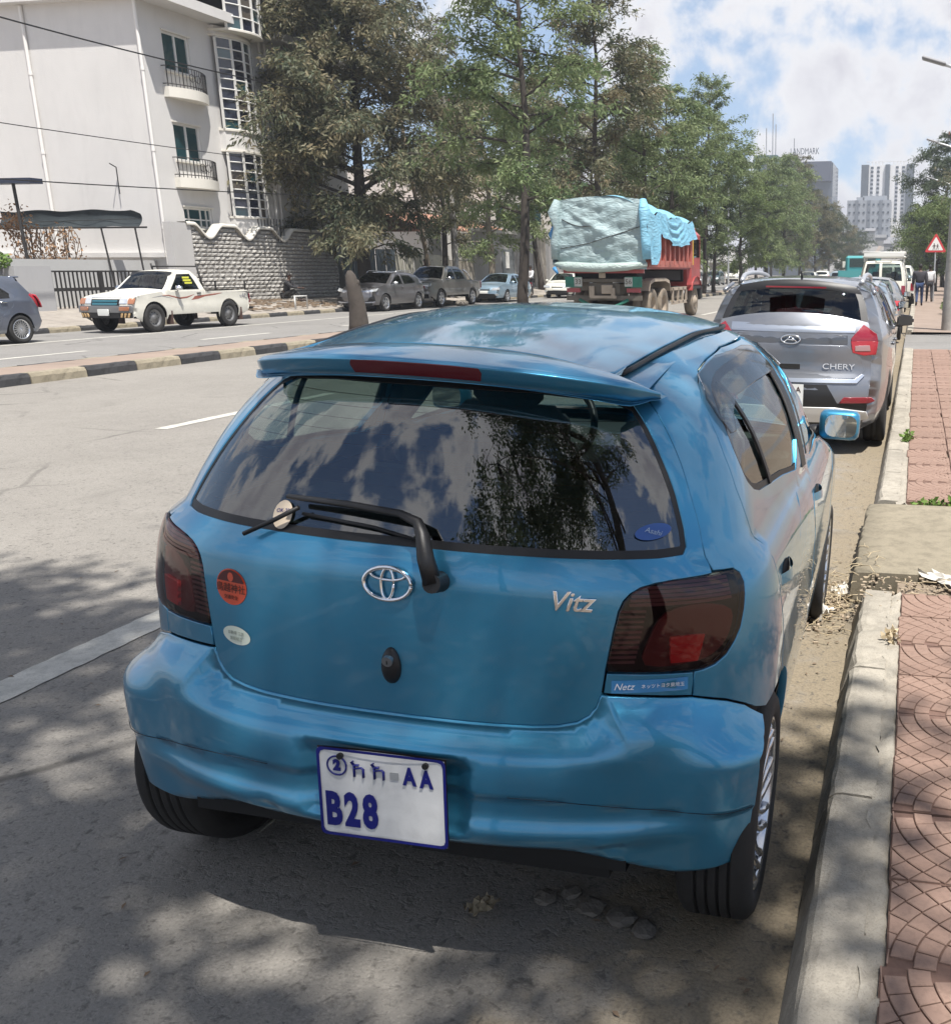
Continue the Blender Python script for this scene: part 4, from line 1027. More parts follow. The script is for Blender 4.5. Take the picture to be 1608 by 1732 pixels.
for sg in (1, -1):
    make_door(sg, door_r_poly, WIN_R, True); make_door(sg, DOOR_F, WIN_F, False)
    b = MB().mat(M_BLUE)
    fend = [(2.04,.42)]+arc(2.39,.300,.352,158,22,14)+[(2.80,.42),(2.95,.5),(2.93,.75),(2.60,.93),(2.09,1.0),(2.085,.70)]
    patch(b, side(fend, .06), vitz_s, .05, 0, .02, .003, sign=sg); b.build('fender', None, vitz)
    b = MB().mat(M_BLUE); patch(b, side([(.395,.296),(.36,.24),(.40,.185),(2.05,.185),(2.02,.296)], .08), vitz_s, .06, -.004, .02, .002, sign=sg); b.build('sill', None, vitz)

# rear bumper: bulges out from the body below the tailgate seam
SEAM_XY = [(0,.640),(.112,.640),(.213,.642),(.262,.647),(.303,.658),(.330,.678),(.340,.705),(.346,.728),(.45,.722),(.557,.712),(.668,.688),(.741,.663),(.84,.622)]
_sx = np.array(SEAM_XY)
def seam_dist(s, z):
    a = _sx[:-1]; d = _sx[1:]-a; p = np.array((abs(s), z))-a
    t = np.clip((p*d).sum(1)/(d*d).sum(1), 0, 1)
    return float(np.sqrt((((p-d*t[:, None]))**2).sum(1)).min())
def sst(x): x = min(max(x, 0), 1); return x*x*(3-2*x)
def bumper_off(s, z):
    a = abs(s); d = seam_dist(s, z)
    o = .003+.056*(1-math.exp(-(d/.050)**1.5))*(1-.70*sst((a-.82)/.10))+.040*sst((a-.45)/.2)*sst((.66-z)/.10)*(1-sst((a-.84)/.06))
    o += .006*math.exp(-((z-.60)/.03)**2)*sst((.5-a)/.2)
    zc = .4985-.050*sst((a-.18)/.5); lip = sst((zc-z)/.010); o -= .006*lip                       # step above the lower lip
    o += .016*math.exp(-((z-.405)/.030)**2)*sst((.62-a)/.2)
    zb = .352-.078*sst((a-.25)/.30)
    o -= .055*sst((zb+.025-z)/.05)
    rec = sst((.128-a)/.034)*sst((z-.38)/.03)*sst((.580-z)/.030)    # shallow pocket behind the plate
    o -= .024*rec
    o += .006*(math.exp(-((s-.36)/.028)**2-((z-.385)/.012)**2)-math.exp(-((s-.38)/.02)**2-((z-.372)/.01)**2))
    o -= .010*math.exp(-((s+.19)/.022)**2-((z-.388)/.018)**2)
    o += .0005*math.sin(9*s+3)*math.sin(14*z)
    return o
def bumper_s(s, z):
    p = Vector(vitz_s(s, z)); n = Vector(surf_normal(vitz_s, s, z)); n.z = 0; n.normalize()
    q = p+n*bumper_off(s, z); return tuple(q)
bt = SEAM_R[:8]+BT[1:]
bump_r = [(0,.338),(.12,.338),(.242,.335),(.342,.325),(.43,.295),(.527,.270),(.60,.258),(.670,.262),(.700,.292),(.708,.345),(.706,.45),(.704,.567),(.745,.602),(.812,.626)]+list(reversed([(a, z-.004) for a, z in bt[1:-1] if a < .80]))+[(0,.644)]
b = MB().mat(M_BLUE); patch(b, mirror_closed(bump_r), bumper_s, .016, 0, .02, .002, rim=.004)
bumper = b.build('rear_bumper', None, vitz)
M_SEAM = mat('seam_shadow', (.01,.03,.05), .7)
for sg in (1, -1):
    b = MB().mat(M_SEAM)
    pts = [Vector(bumper_s(sg*a, .4985-.050*sst((a-.18)/.5)))+surf_normal(bumper_s, sg*a, .47)*.0004 for a in np.linspace(.18, .70, 60)]
    b.tube(pts, .0010, 5)
    b.build('lip_seam', None, bumper)

# roof, groove strips, spoiler
def roof_xr(y): return vitz_s(s_of(y, HZT(y)-.004), HZT(y)-.004)[0] if y > .02 else HW_G(1)*(1-.25*max(0, (.02-y)))
_rx = hermite([-.15,0,.3,.6,.9,1.2,1.5], [roof_xr(y) for y in (-.15,0,.3,.6,.9,1.2,1.5)])
def roof_s(x, y):
    f = abs(x)/_rx(y); return (x, y, HZT(y)+.004+.050*(1-f**2.6)-.10*max(0, y-1.3)**2)
b = MB().mat(M_BLUE)
rp = [(_rx(y)-.020, y) for y in (-.08,0,.2,.4,.6,.8,1.0,1.2,1.4,1.5)]
rp = [(.375,-.107),(.395,-.10)]+rp+[(-x, y) for x, y in reversed(rp)]+[(-.395,-.10),(-.375,-.107),(-.2,-.113),(0,-.116),(.2,-.113)]
patch(b, rp, roof_s, .05, 0, .02, .002, rim=.003); roof = b.build('roof', None, vitz)
for sg in (1, -1):
    b = MB().mat(M_RUB)
    b.tube([Vector(roof_s(sg*(_rx(y)-.008), y))+Vector((0,0,-.004)) for y in np.linspace(-.07, 1.45, 26)], .0105, 6, flat=.6)
    b.build('roof_strip', None, roof)
for sg in (1, -1):
    b = MB().mat(M_BLUE)
    def ditch(y, k):
        zt = HZT(y)-.004; p = Vector(vitz_s(s_of(y, zt), zt)); q = Vector(roof_s(_rx(y)-.024, y)); f = p.lerp(q, k) if k < 2 else q; f = p+(q-p)*k; return (sg*f.x, y, f.z-.004-.014*math.sin(math.pi*min(1, max(0, k))))
    b.grid(ditch, list(np.linspace(-.12, 1.46, 34)), [-.35,-.1,.2,.5,.8,1.1,1.3], True); b.build('roof_ditch', None, roof)
    b = MB().mat(M_BLUE); b.grid(lambda x, y: (sg*x, y, roof_s(x, y)[2]-.012), list(np.linspace(.26, .485, 9)), list(np.linspace(-.12, .22, 8)), True); b.build('roof_corner', None, roof)
XT = .520
def spoiler_sec(x):
    f = min(abs(x)/XT, 1); y0 = -.120+.05*f**3; z0 = roof_s(min(abs(x), .43), y0)[2]-max(0, abs(x)-.43)*.45
    yT = -.302+.165*f**2.6; zT = 1.437-.046*f**2.4; th = .040
    P = [Vector((x, y0+.11, z0-.020)), Vector((x, y0-.002, z0)), Vector((x, (y0*.6+yT*.4), z0*.62+zT*.38+.006)), Vector((x, yT+.022, zT+.003)), Vector((x, yT+.004, zT-.004)), Vector((x, yT+.001, zT-.011)),
            Vector((x, yT+.020, zT-th)), Vector((x, yT+.040, zT-th-.007)), Vector((x, yT*.5-.105+.012*f, zT-th-.010)), Vector((x, -.185+.06*f, zT-th-.014)), Vector((x, -.15+.06*f, zT-th-.008))]
    k = sst((f-.86)/.14)**1.6; c = Vector((x, yT+.055, zT-.020))
    return [p.lerp(c, (.72 if i > 1 else .5)*k) for i, p in enumerate(P)]
_spc = {}
def spoiler_s(x, v):
    k = round(x, 5)
    if k not in _spc: _spc[k] = spoiler_sec(x)
    P = _spc[k]; i = min(int(max(v, 0)), 9); t = v-i; n = len(P)
    p1, p2 = P[i], P[i+1]; p0 = P[i-1] if i else 2*p1-p2; p3 = P[i+2] if i+2 < n else 2*p2-p1
    return tuple(.5*((2*p1)+(p2-p0)*t+(2*p0-5*p1+4*p2-p3)*t*t+(3*p1-p0-3*p2+p3)*t**3))
b = MB().mat(M_BLUE)
xs = list(np.linspace(-XT, XT, 61)); vv = list(np.linspace(0, 10, 41))
b.grid(spoiler_s, xs, vv, True)
for e in (0, 60): b.add([spoiler_s(xs[e], v) for v in vv], [tuple(range(41))], True)
spoiler = b.build('spoiler', None, tailgate)
b = MB().mat(M_BRAKE); patch(b, [(-.150,4.75),(.150,4.75),(.156,5.3),(.150,5.85),(-.150,5.85),(-.156,5.3)], spoiler_s, .06, .0022, .004, 0, rim=.0012, flip=True)
b.build('brake_light', None, spoiler)

# bonnet, windscreen, front end (hidden from behind but present)
def wind_s(u, z): return vitz_s((3-abs(u))*(1 if u >= 0 else -1), z)
b = MB().mat(M_GLASSS); patch(b, [(-.55,1.0),(.55,1.0),(.50,1.2),(.46,1.41),(.2,1.43),(-.2,1.43),(-.46,1.41),(-.50,1.2)], wind_s, .08, 0, 0, 0); b.build('windscreen', None, vitz)
for sg in (1, -1):
    b = MB().mat(M_BLUE); b.tube([Vector(vitz_s(sg*(3-u), z)) for u, z in ((.60,.98),(.57,1.1),(.53,1.25),(.49,1.38),(.48,1.44))], .03, 6, flat=.7); b.build('windscreen_pillar', None, vitz)
b = MB().mat(M_BLUE)
def bonnet_s(u, v):
    y = 2.06+.92*v; w = .70-.12*v**2; return (u*w, y+.03*(1-u*u)*v, 1.0-.25*v**1.8+.03*(1-u*u)-.0*v)
b.grid(bonnet_s, list(np.linspace(-1, 1, 13)), list(np.linspace(0, 1, 11)), True); b.build('bonnet', None, vitz)
b = MB().mat(M_BLUE); patch(b, [(-.75,.25),(.75,.25),(.75,.74),(.3,.78),(-.3,.78),(-.75,.74)], wind_s, .08, 0, .02, 0); b.build('front_bumper', None, vitz)

# dark inner shell and floor
b = MB().mat(M_DARK)
b.grid(lambda s, z: tuple(Vector(vitz_s(s, z))-Vector(surf_normal(vitz_s, s, z))*.035), list(np.linspace(-2.9, 2.9, 90)), [.40,.55,.7,.85,.95,.995], True)
b.add([(x, y, .36) for y in (-.40, 2.9) for x in (-.55, .55)], [(0,1,3,2)])
b.add([(x, y, z) for x in (-.55,.55) for y, z in ((-.40,.36),(-.40,.30),(.4,.26),(1.9,.26),(2.7,.28))], [(0,1,6,5),(1,2,7,6),(2,3,8,7),(3,4,9,8)])
b.add([(x, y, .40) for y in (-.34, .45) for x in (-.50, .50)], [(0,1,3,2)])
b.cyl((-.7,0,.25),(.7,0,.25),.045,seg=8); b.box((.25,-.28,.31),(.5,.16,.12)); b.box((0,.5,.285),(.55,.5,.1))
b.build('underbody', None, vitz)

# interior
b = MB().mat(M_SEAT); b.box((0,.42,.78),(1.12,.16,.50),None,.05); b.box((0,.70,.58),(1.12,.5,.16),None,.05); b.build('rear_seat', None, vitz)
for x in (-.33,.33):
    b = MB().mat(M_SEAT); b.box((x,.47,1.075),(.25,.09,.13),None,.04); b.build('headrest', None, vitz)
    b = MB().mat(M_SEAT); b.box((x,1.12,.84),(.46,.15,.62),Matrix.Translation((0,0,0)),.06); b.box((x,1.40,.56),(.46,.5,.16),None,.05)
    st = b.build('front_seat', None, vitz)
    b = MB().mat(M_SEAT); b.box((x,1.10,1.225),(.27,.10,.19),None,.045); b.cyl((x-.06,1.11,1.10),(x-.06,1.11,1.2),.007,seg=6); b.cyl((x+.06,1.11,1.10),(x+.06,1.11,1.2),.007,seg=6); b.build('headrest', None, st)
b = MB().mat(M_TRIM); b.box((0,1.98,.86),(1.3,.42,.20),None,.06); b.build('dashboard', None, vitz)
b = MB().mat(M_TRIM); b.grid(lambda x, y: (x, y, roof_s(x, y)[2]-.035), list(np.linspace(-.46, .46, 9)), list(np.linspace(-.10, 1.45, 9)), True); b.mat(M_TRIM)
b.add([(x, y, z) for x, y, z in ((-.60,-.16,.99),(.60,-.16,.99),(.62,.34,.98),(-.62,.34,.98))], [(0,1,2,3)])
b.build('interior_lining', None, vitz)
b = MB().mat(M_BLACKPL); Mw = Matrix.Translation((-.34,1.62,1.0)) @ Matrix.Rotation(R(-25), 4, 'X')
b.tube([Mw @ Vector((.185*math.cos(t), 0, .185*math.sin(t))) for t in np.linspace(0, 2*math.pi, 33)], .016, 8)
for t in (R(200), R(340), R(270)): b.tube([Mw @ Vector((0,.02,0)), Mw @ Vector((.18*math.cos(t),0,.18*math.sin(t)))], .014, 6)
b.box((0,.02,0),(.13,.05,.11),Mw,.02); b.build('steering_wheel', None, vitz)
b = MB().mat(M_BLACKPL); b.box((.02,1.50,1.335),(.22,.03,.065),None,.015); b.mat(M_CHROME); b.box((.02,1.482,1.335),(.20,.004,.052)); b.build('interior_mirror', None, vitz)

# door mirrors
for sg in (1, -1):
    b = MB().mat(M_BLUE); bm = bmesh.new(); bmesh.ops.create_cube(bm, size=1)
    for q in bm.verts: q.co = Vector((sg*.865+q.co.x*.17, 1.785+q.co.y*.09, 1.068+q.co.z*.125))
    bmesh.ops.bevel(bm, geom=bm.edges[:], offset=.038, segments=3, affect='EDGES', profile=.6); b.bm(bm, True)
    b.mat(M_BLACKPL); b.tube([(sg*.70,1.83,1.02),(sg*.80,1.80,1.04)], .03, 8, flat=.7)
    mi = b.build('door_mirror', None, vitz)
    b = MB().mat(mat('mirror_glass', (.75,.8,.8), .02, metal=1))
    ol = [(sg*(.872+.066*math.copysign(abs(math.cos(t))**.6, math.cos(t))), 1.7385, 1.068+.047*math.copysign(abs(math.sin(t))**.6, math.sin(t))) for t in np.linspace(0, 2*math.pi, 25)[:-1]]
    b.add(ol, [tuple(range(24))]); b.build('mirror_glass', None, mi)

# wheels
def tyre_prof(r, w, rim, grooves=True):
    h = w/2; P = [(rim, -h*.82), (rim+.012, -h*.95), ((r+rim)/2, -h), (r-.022, -h*.95), (r-.006, -h*.82), (r-.001, -h*.70)]
    if grooves:
        for g in (-.42, -.14, .14, .42):
            P += [(r, h*g-.008), (r, h*g-.0042), (r-.009, h*g-.0036), (r-.009, h*g+.0036), (r, h*g+.0042), (r, h*g+.008)]
    P += [(r-.001, h*.70), (r-.006, h*.82), (r-.022, h*.95), ((r+rim)/2, h), (rim+.012, h*.95), (rim, h*.82)]
    return P
def alloy(sg, y, z, x, r=.300, w=.195, rim=.222, nsp=9):
    Mx = Matrix.Translation((sg*x, y, z)) @ (Matrix.Identity(4) if sg > 0 else Matrix.Rotation(math.pi, 4, 'Z'))
    t = MB().mat(M_TYRE); t.lathe([(a, b_) for a, b_ in tyre_prof(r, w, rim)], 56, Mx, True)
    wh = empty('wheel'); wh.parent = vitz
    t.build('tyre', None, wh)
    b = MB().mat(M_ALLOY); h = w/2
    b.lathe([(rim, h*.82), (rim+.004, h*.90), (rim-.004, h*.93), (rim-.012, h*.86), (rim-.022, h*.45), (rim-.028, -h*.2), (rim-.026, -h*.8)], 48, Mx, True)
    for k in range(nsp):
        for q in (-1, 1):
            a0 = 2*math.pi*k/nsp+q*.10; pts = []
            for i in range(7):
                f = i/6; rr = .045+(rim-.066)*f+.0; a = a0+q*(.02+.10*f)+.34*f*f
                pts.append(Vector((h*(.62+.16*f-.05*math.sin(f*3.1)), rr*math.cos(a), rr*math.sin(a))))
            b.tube(pts, .012, 6, True, Mx, rad=[.013,.013,.012,.011,.011,.012,.015])
    b.lathe([(0,h*.80),(.026,h*.79),(.034,h*.74),(.060,h*.64),(.066,h*.4)], 24, Mx, True)
    for k in range(5): a = 2*math.pi*k/5+.3; b.cyl((h*.60,.048*math.cos(a),.048*math.sin(a)),(h*.72,.048*math.cos(a),.048*math.sin(a)),.007,seg=6,M=Mx)
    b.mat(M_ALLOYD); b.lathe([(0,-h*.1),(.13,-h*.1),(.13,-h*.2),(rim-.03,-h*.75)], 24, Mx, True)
    b.build('rim', None, wh)
for sg in (1, -1):
    alloy(sg, .0, .300, .735); alloy(sg, 2.37, .300, .742)
# arch liners
for sg in (1, -1):
    for yc in (.02, 2.39):
        b = MB().mat(M_DARK); A = arc(yc, .30, .358, 2, 128, 18)
        b.add([(sg*x, y, z) for y, z in A for x in (.50, min(.66, vitz_s(s_of(y, max(z,.2)), max(z,.2))[0]-.10) if y < yc+.06 else .785)], [(2*i, 2*i+2, 2*i+3, 2*i+1) for i in range(len(A)-1)], True)
        b.add([(sg*.51, y, z) for y, z in A], [tuple(range(len(A)))]); b.build('arch_liner', None, vitz)

# rear wiper
b = MB().mat(M_BLACKPL)
def on_rear(x, z, off):
    lo, hi = 0, 1
    for _ in range(30):
        m = (lo+hi)/2
        if vitz_s(m, z)[0] < abs(x): lo = m
        else: hi = m
    s = lo*(1 if x >= 0 else -1); return Vector(vitz_s(s, z))+surf_normal(vitz_s, s, z)*off, s
P = lambda x, z, off: on_rear(x, z, off)[0]
b.cyl(P(.118,.972,.0), P(.118,.972,.045), .024, .021, 14)
b.tube([P(.118,.972,.036),P(.100,1.010,.045),P(.082,1.055,.048),P(.065,1.078,.044),P(.02,1.092,.042),P(-.10,1.100,.040),P(-.26,1.102,.036)], .011, 8, rad=[.021,.019,.015,.013,.0105,.010,.007], flat=.75)
wip = b.build('rear_wiper', None, tailgate)
b = MB().mat(M_RUB); b.tube([P(-.365,1.013,.022),P(-.30,1.050,.020),P(-.235,1.085,.024)], .0055, 6); b.tube([P(-.23,1.076,.012),P(-.05,1.066,.012),P(.05,1.050,.012)], .0045, 6)
b.build('wiper_blade', None, wip)
# emblem, lock, lettering
def surf_frame(x, z, off=.001):
    p, s = on_rear(x, z, off); n = surf_normal(vitz_s, s, z); return frame_M(p, Vector((1,0,0)), n)
def ell(a, bb, n=40, cx=0, cy=0): return [Vector((cx+a*math.cos(t), cy+bb*math.sin(t), 0)) for t in np.linspace(0, 2*math.pi, n+1)]
Me = surf_frame(0, .957, .006)
b = MB().mat(M_CHROME)
for pts, r in ((ell(.056,.037), .0048), (ell(.0150,.0350,28), .0034), (ell(.0405,.0125,36,0,.0205), .0034)): b.tube(pts, r, 8, True, Me)
b.build('emblem', None, tailgate)
b = MB().mat(M_BLACKPL); Ml = surf_frame(.004, .765, 0)
bm = bmesh.new(); bmesh.ops.create_uvsphere(bm, u_segments=20, v_segments=10, radius=1)
for q in bm.verts: q.co = (q.co.x*.0235*(1-.08*q.co.y), q.co.y*.044, q.co.z*.018)
b.bm(bm, True, Ml); lk = b.build('boot_handle', None, tailgate)
b = MB().mat(mat('lock_steel', (.35,.36,.37), .35, metal=.9)); b.cyl((0,.018,.010),(0,.016,.0215),.0125,seg=16,M=Ml); b.mat(M_RUB); b.box((0,.0163,.0216),(.0025,.012,.001),Ml); b.build('lock_cylinder', None, lk)
Mv = surf_frame(.405, .945, .003)
text_obj('badge_lettering', 'Vitz', .062, M_CHROME, tailgate, Mv, .0022, .28, bevel=.0012, sx=.98)
# stickers
M_ORNG = mat('sticker_orange', (.66,.085,.035), .4, coat=.4); M_MAROON = mat('sticker_maroon', (.085,.012,.012), .5); M_CREAM = mat('sticker_cream', (.66,.72,.62), .45)
M_NETZ = mat('sticker_blue', (.05,.24,.50), .35, coat=.5); M_PRINT = mat('sticker_print', (.80,.83,.86), .4); M_INK = mat('sticker_ink', (.05,.02,.015), .6); M_GREYINK = mat('sticker_grey_ink', (.30,.34,.30), .6)
def sticker(name, x, z, w, h, m, tilt=0, n=28, parent=None, rect=False):
    def f(u, v):
        uu = u*math.cos(tilt)-v*math.sin(tilt); vvv = u*math.sin(tilt)+v*math.cos(tilt)
        p, s = on_rear(x+uu, z+vvv, .0012); return p
    if rect: ring = densify([(-w,-h),(w,-h),(w,h),(-w,h)], .02)
    else: ring = [(w*math.cos(t), h*math.sin(t)) for t in np.linspace(0, 2*math.pi, n+1)[:-1]]
    vs = [f(0, 0)]+[f(u, v) for u, v in ring]; k = len(ring)
    b = MB().mat(m); b.add(vs, [(0, 1+i, 1+(i+1) % k) for i in range(k)], True); return b.build(name, None, parent or tailgate)
st = sticker('shrine_sticker', -.412, .893, .046, .043, M_ORNG)
b = MB().mat(M_MAROON); Ms = surf_frame(-.412, .893, .0026)
b.add([Vector((.0435*math.cos(t), .0405*math.sin(t), 0)) for t in np.linspace(R(18), R(162), 16)], [tuple(range(16))], False, Ms)
b.mat(M_ORNG); b.add([Vector((.009*math.cos(t), .024+.011*math.sin(t), .0006)) for t in np.linspace(0, 6.283, 13)[:-1]], [tuple(range(12))], False, Ms); b.build('sticker_cap', None, st)
text_obj('sticker_lettering', '鳥越神社', .023, M_INK, st, Ms @ Matrix.Translation((0,-.004,.0004)), .0002)
text_obj('sticker_lettering', '交通安全', .011, M_INK, st, Ms @ Matrix.Translation((0,-.025,.0004)), .0002)
st = sticker('oval_sticker', -.403, .776, .041, .0225, M_CREAM, -.06)
Ms = surf_frame(-.403, .776, .0026); text_obj('sticker_lettering', '自動車 工業', .0095, M_GREYINK, st, Ms @ Matrix.Translation((0,.006,.0003)), .0002); text_obj('sticker_lettering', '無鉛組合', .0095, M_GREYINK, st, Ms @ Matrix.Translation((0,-.008,.0003)), .0002)
st = sticker('dealer_sticker', .578, .750, .080, .0155, M_NETZ, rect=True, parent=vitz)
for txt, x, size, sh in (('Netz', .524, .0225, .35), ('ネッツトヨタ東埼玉', .606, .0112, 0)):
    text_obj('sticker_lettering', txt, size, M_PRINT, st, surf_frame(x, .750, .003), .0003, sh)
st = sticker('round_sticker', .553, 1.085, .036, .0165, mat('sticker_faded_blue', (.035,.10,.33), .4), .1)
text_obj('sticker_lettering', 'Asahi', .018, mat('sticker_pale', (.35,.45,.6), .5), st, surf_frame(.553, 1.085, .0026), .0002, .3)
st = sticker('inspection_sticker', -.292, 1.070, .026, .030, mat('sticker_beige', (.62,.52,.40), .6), 0)
text_obj('sticker_lettering', 'OK-22', .013, M_NAVY, st, surf_frame(-.292, 1.078, .0026), .0002)
# licence plate, slightly bowed
Mp = Matrix.Translation((.010, -.506, .4735)) @ Matrix.Rotation(R(-1.2), 4, 'Y') @ Matrix.Rotation(R(90), 4, 'X')
b = MB().mat(M_WHITE)
def pl(u, v, o=0): return (u, v, o+.006*(abs(u)/.15)**2)
pw, ph = .152, .107
b.grid(lambda u, v: pl(u, v), list(np.linspace(-pw, pw, 13)), [-ph, -.05, 0, .05, ph], True, Mp)
plate = b.build('licence_plate', None, vitz)
b = MB().mat(M_NAVY)
def rr_(w, h, r=.012): return [((w-r)*sx+r*math.cos(t), (h-r)*sy+r*math.sin(t)) for sx, sy, a in ((1,1,0),(-1,1,90),(-1,-1,180),(1,-1,270)) for t in (R(a), R(a+45), R(a+90))]
o1, o2 = rr_(pw+.003, ph+.003), rr_(pw-.004, ph-.004)
b.add([pl(u, v, .0016) for u, v in o1]+[pl(u, v, .0016) for u, v in o2], [(i, (i+1) % 12, 12+(i+1) % 12, 12+i) for i in range(12)], False, Mp)
b.mat(M_BLACKPL); b.grid(lambda u, v: pl(u, v, -.004), list(np.linspace(-pw-.003, pw+.003, 13)), [-ph-.003, ph+.003], True, Mp); b.build('plate_border', None, plate)
b = MB().mat(M_NAVY); b.tube([Mp @ Vector((-.108+.023*math.cos(t), .066+.023*math.sin(t), .005)) for t in np.linspace(0, 6.2832, 33)], .0022, 5); b.build('plate_ring', None, plate)
for txt, x, y, size, sx in (('2', -.108, .066, .034, .95), ('A', .066, .056, .058, .72), ('A', .107, .055, .058, .72), ('B', -.122, -.047, .112, .62), ('2', -.078, -.047, .112, .64), ('8', -.034, -.047, .112, .64)):
    text_obj('plate_character', txt, size, M_NAVY, plate, Mp @ Matrix.Translation((x, y, .0022+.006*(abs(x)/.15)**2)), .0006, sx=sx, fat=.005 if size > .08 else .0025)
for x in (-.056, -.007):    # Amharic letter: an n-shaped frame with a stepped stroke on its left shoulder
    for P in ([(-.011,-.018),(-.011,.012)], [(.011,-.018),(.011,.002),(.006,.006),(-.011,.002)], [(-.011,.012),(-.017,.018),(-.012,.021)], [(-.011,.010),(.001,.012)]):
        b = MB().mat(M_NAVY); b.tube([Mp @ Vector((x+u, .060+v, .0035)) for u, v in P], .0032, 5, flat=.5); b.build('plate_stroke', None, plate)
for x in (-.098, .107):
    b = MB().mat(M_BLACKPL); b.cyl(Mp @ Vector((x,.091,.002)), Mp @ Vector((x,.091,.010)), .0075, seg=8); b.build('plate_bolt', None, plate)
b = MB().mat(mat('plate_grey', (.30,.31,.32), .5)); b.box((.029,.054,.0018),(.020,.018,.001),Mp); b.build('plate_emblem', None, plate)
# ---------------------------------------------------------------- other vehicles: one builder, own outlines and fittings
M_GLASSD = glass_mat('car_glass_dark', (.18,.21,.21), ior=1.55); M_GLASSC = glass_mat('car_glass_clear', (.50,.56,.54), ior=1.55)
M_HEAD = mat('headlamp', (.75,.78,.80), .08, metal=.6, coat=1); M_AMBER = mat('amber_lens', (.36,.15,.075), .25, coat=1); M_TAILR = mat('tail_lens_red', (.24,.010,.022), .2, coat=1)
M_TAILB = mat('tail_lens_bright', (.40,.014,.026), .25, coat=1); M_INT = mat('car_interior_dark', (.03,.032,.035), .9); M_STEEL = mat('steel_wheel', (.20,.20,.20), .5, metal=.6); M_PLATEW = mat('plate_pale', (.72,.73,.70), .5)
def rect(x0, z0, x1, z1): return [(x0,z0),(x1,z0),(x1,z1),(x0,z1)]
def mirr(poly): return [(-x, z) for x, z in poly][::-1]
WHEELS = {}
def wheel_meshes(r, w, style, tm=None):
    k = (round(r, 3), round(w, 3), style)
    if k in WHEELS: return WHEELS[k]
    rim = r*(.60 if style == 'steel' else .70); h = w/2
    t = MB().mat(M_TYRE); t.lathe([(rim,-h*.8),(rim+.02,-h),((r+rim)/2,-h*1.02),(r-.02,-h*.95),(r,-h*.75),(r,-h*.3),(r-.008,-h*.27),(r-.008,-h*.20),(r,-h*.17),(r,h*.17),(r-.008,h*.20),(r-.008,h*.27),(r,h*.3),(r,h*.75),(r-.02,h*.95),((r+rim)/2,h*1.02),(rim+.02,h),(rim,h*.8)], 36)
    b = MB()
    if style == 'steel':
        b.mat(M_STEEL); b.lathe([(rim,h*.8),(rim-.012,h*.84),(rim-.03,h*.45),(rim*.72,h*.30),(rim*.55,h*.52),(rim*.34,h*.56),(rim*.30,h*.75),(0,h*.78)], 30)
        b.mat(M_DARK)
        for i in range(10): a = 2*math.pi*i/10; b.cyl((h*.38,rim*.68*math.cos(a),rim*.68*math.sin(a)),(h*.47,rim*.66*math.cos(a),rim*.66*math.sin(a)),rim*.07,seg=6)
    else:
        b.mat(M_ALLOY); b.lathe([(rim,h*.8),(rim,h*.92),(rim-.016,h*.92),(rim-.03,h*.3),(rim-.03,-h*.7)], 36); b.lathe([(0,h*.72),(rim*.16,h*.70),(rim*.24,h*.5),(rim*.24,h*.2)], 16)
        n = {'multi':20,'five':5,'six':6,'ten':10}[style]; tw = {'multi':.10,'five':.34,'six':.30,'ten':.16}[style]*rim
        for i in range(n):
            a = 2*math.pi*i/n; Mx = Matrix.Rotation(a, 4, 'X')
            b.box((h*.62,0,rim*.56),(h*.26,tw,rim*.82),Mx); 
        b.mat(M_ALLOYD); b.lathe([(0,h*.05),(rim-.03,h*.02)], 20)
    t = t.build('tyre'); b = b.build('rim'); WHEELS[k] = (t.data, b.data); bpy.data.objects.remove(t); bpy.data.objects.remove(b); return WHEELS[k]
def add_wheel(parent, x, y, r, w, style, name='wheel', z=None):
    tm, rm = wheel_meshes(r, w, style); e = empty(name); e.parent = parent; e.location = (x, y, r if z is None else z)
    if x < 0: e.rotation_euler = (0, 0, math.pi)
    for n, d in (('tyre', tm), ('rim', rm)): o = bpy.data.objects.new(n, d); COL.objects.link(o); o.parent = e
    return e
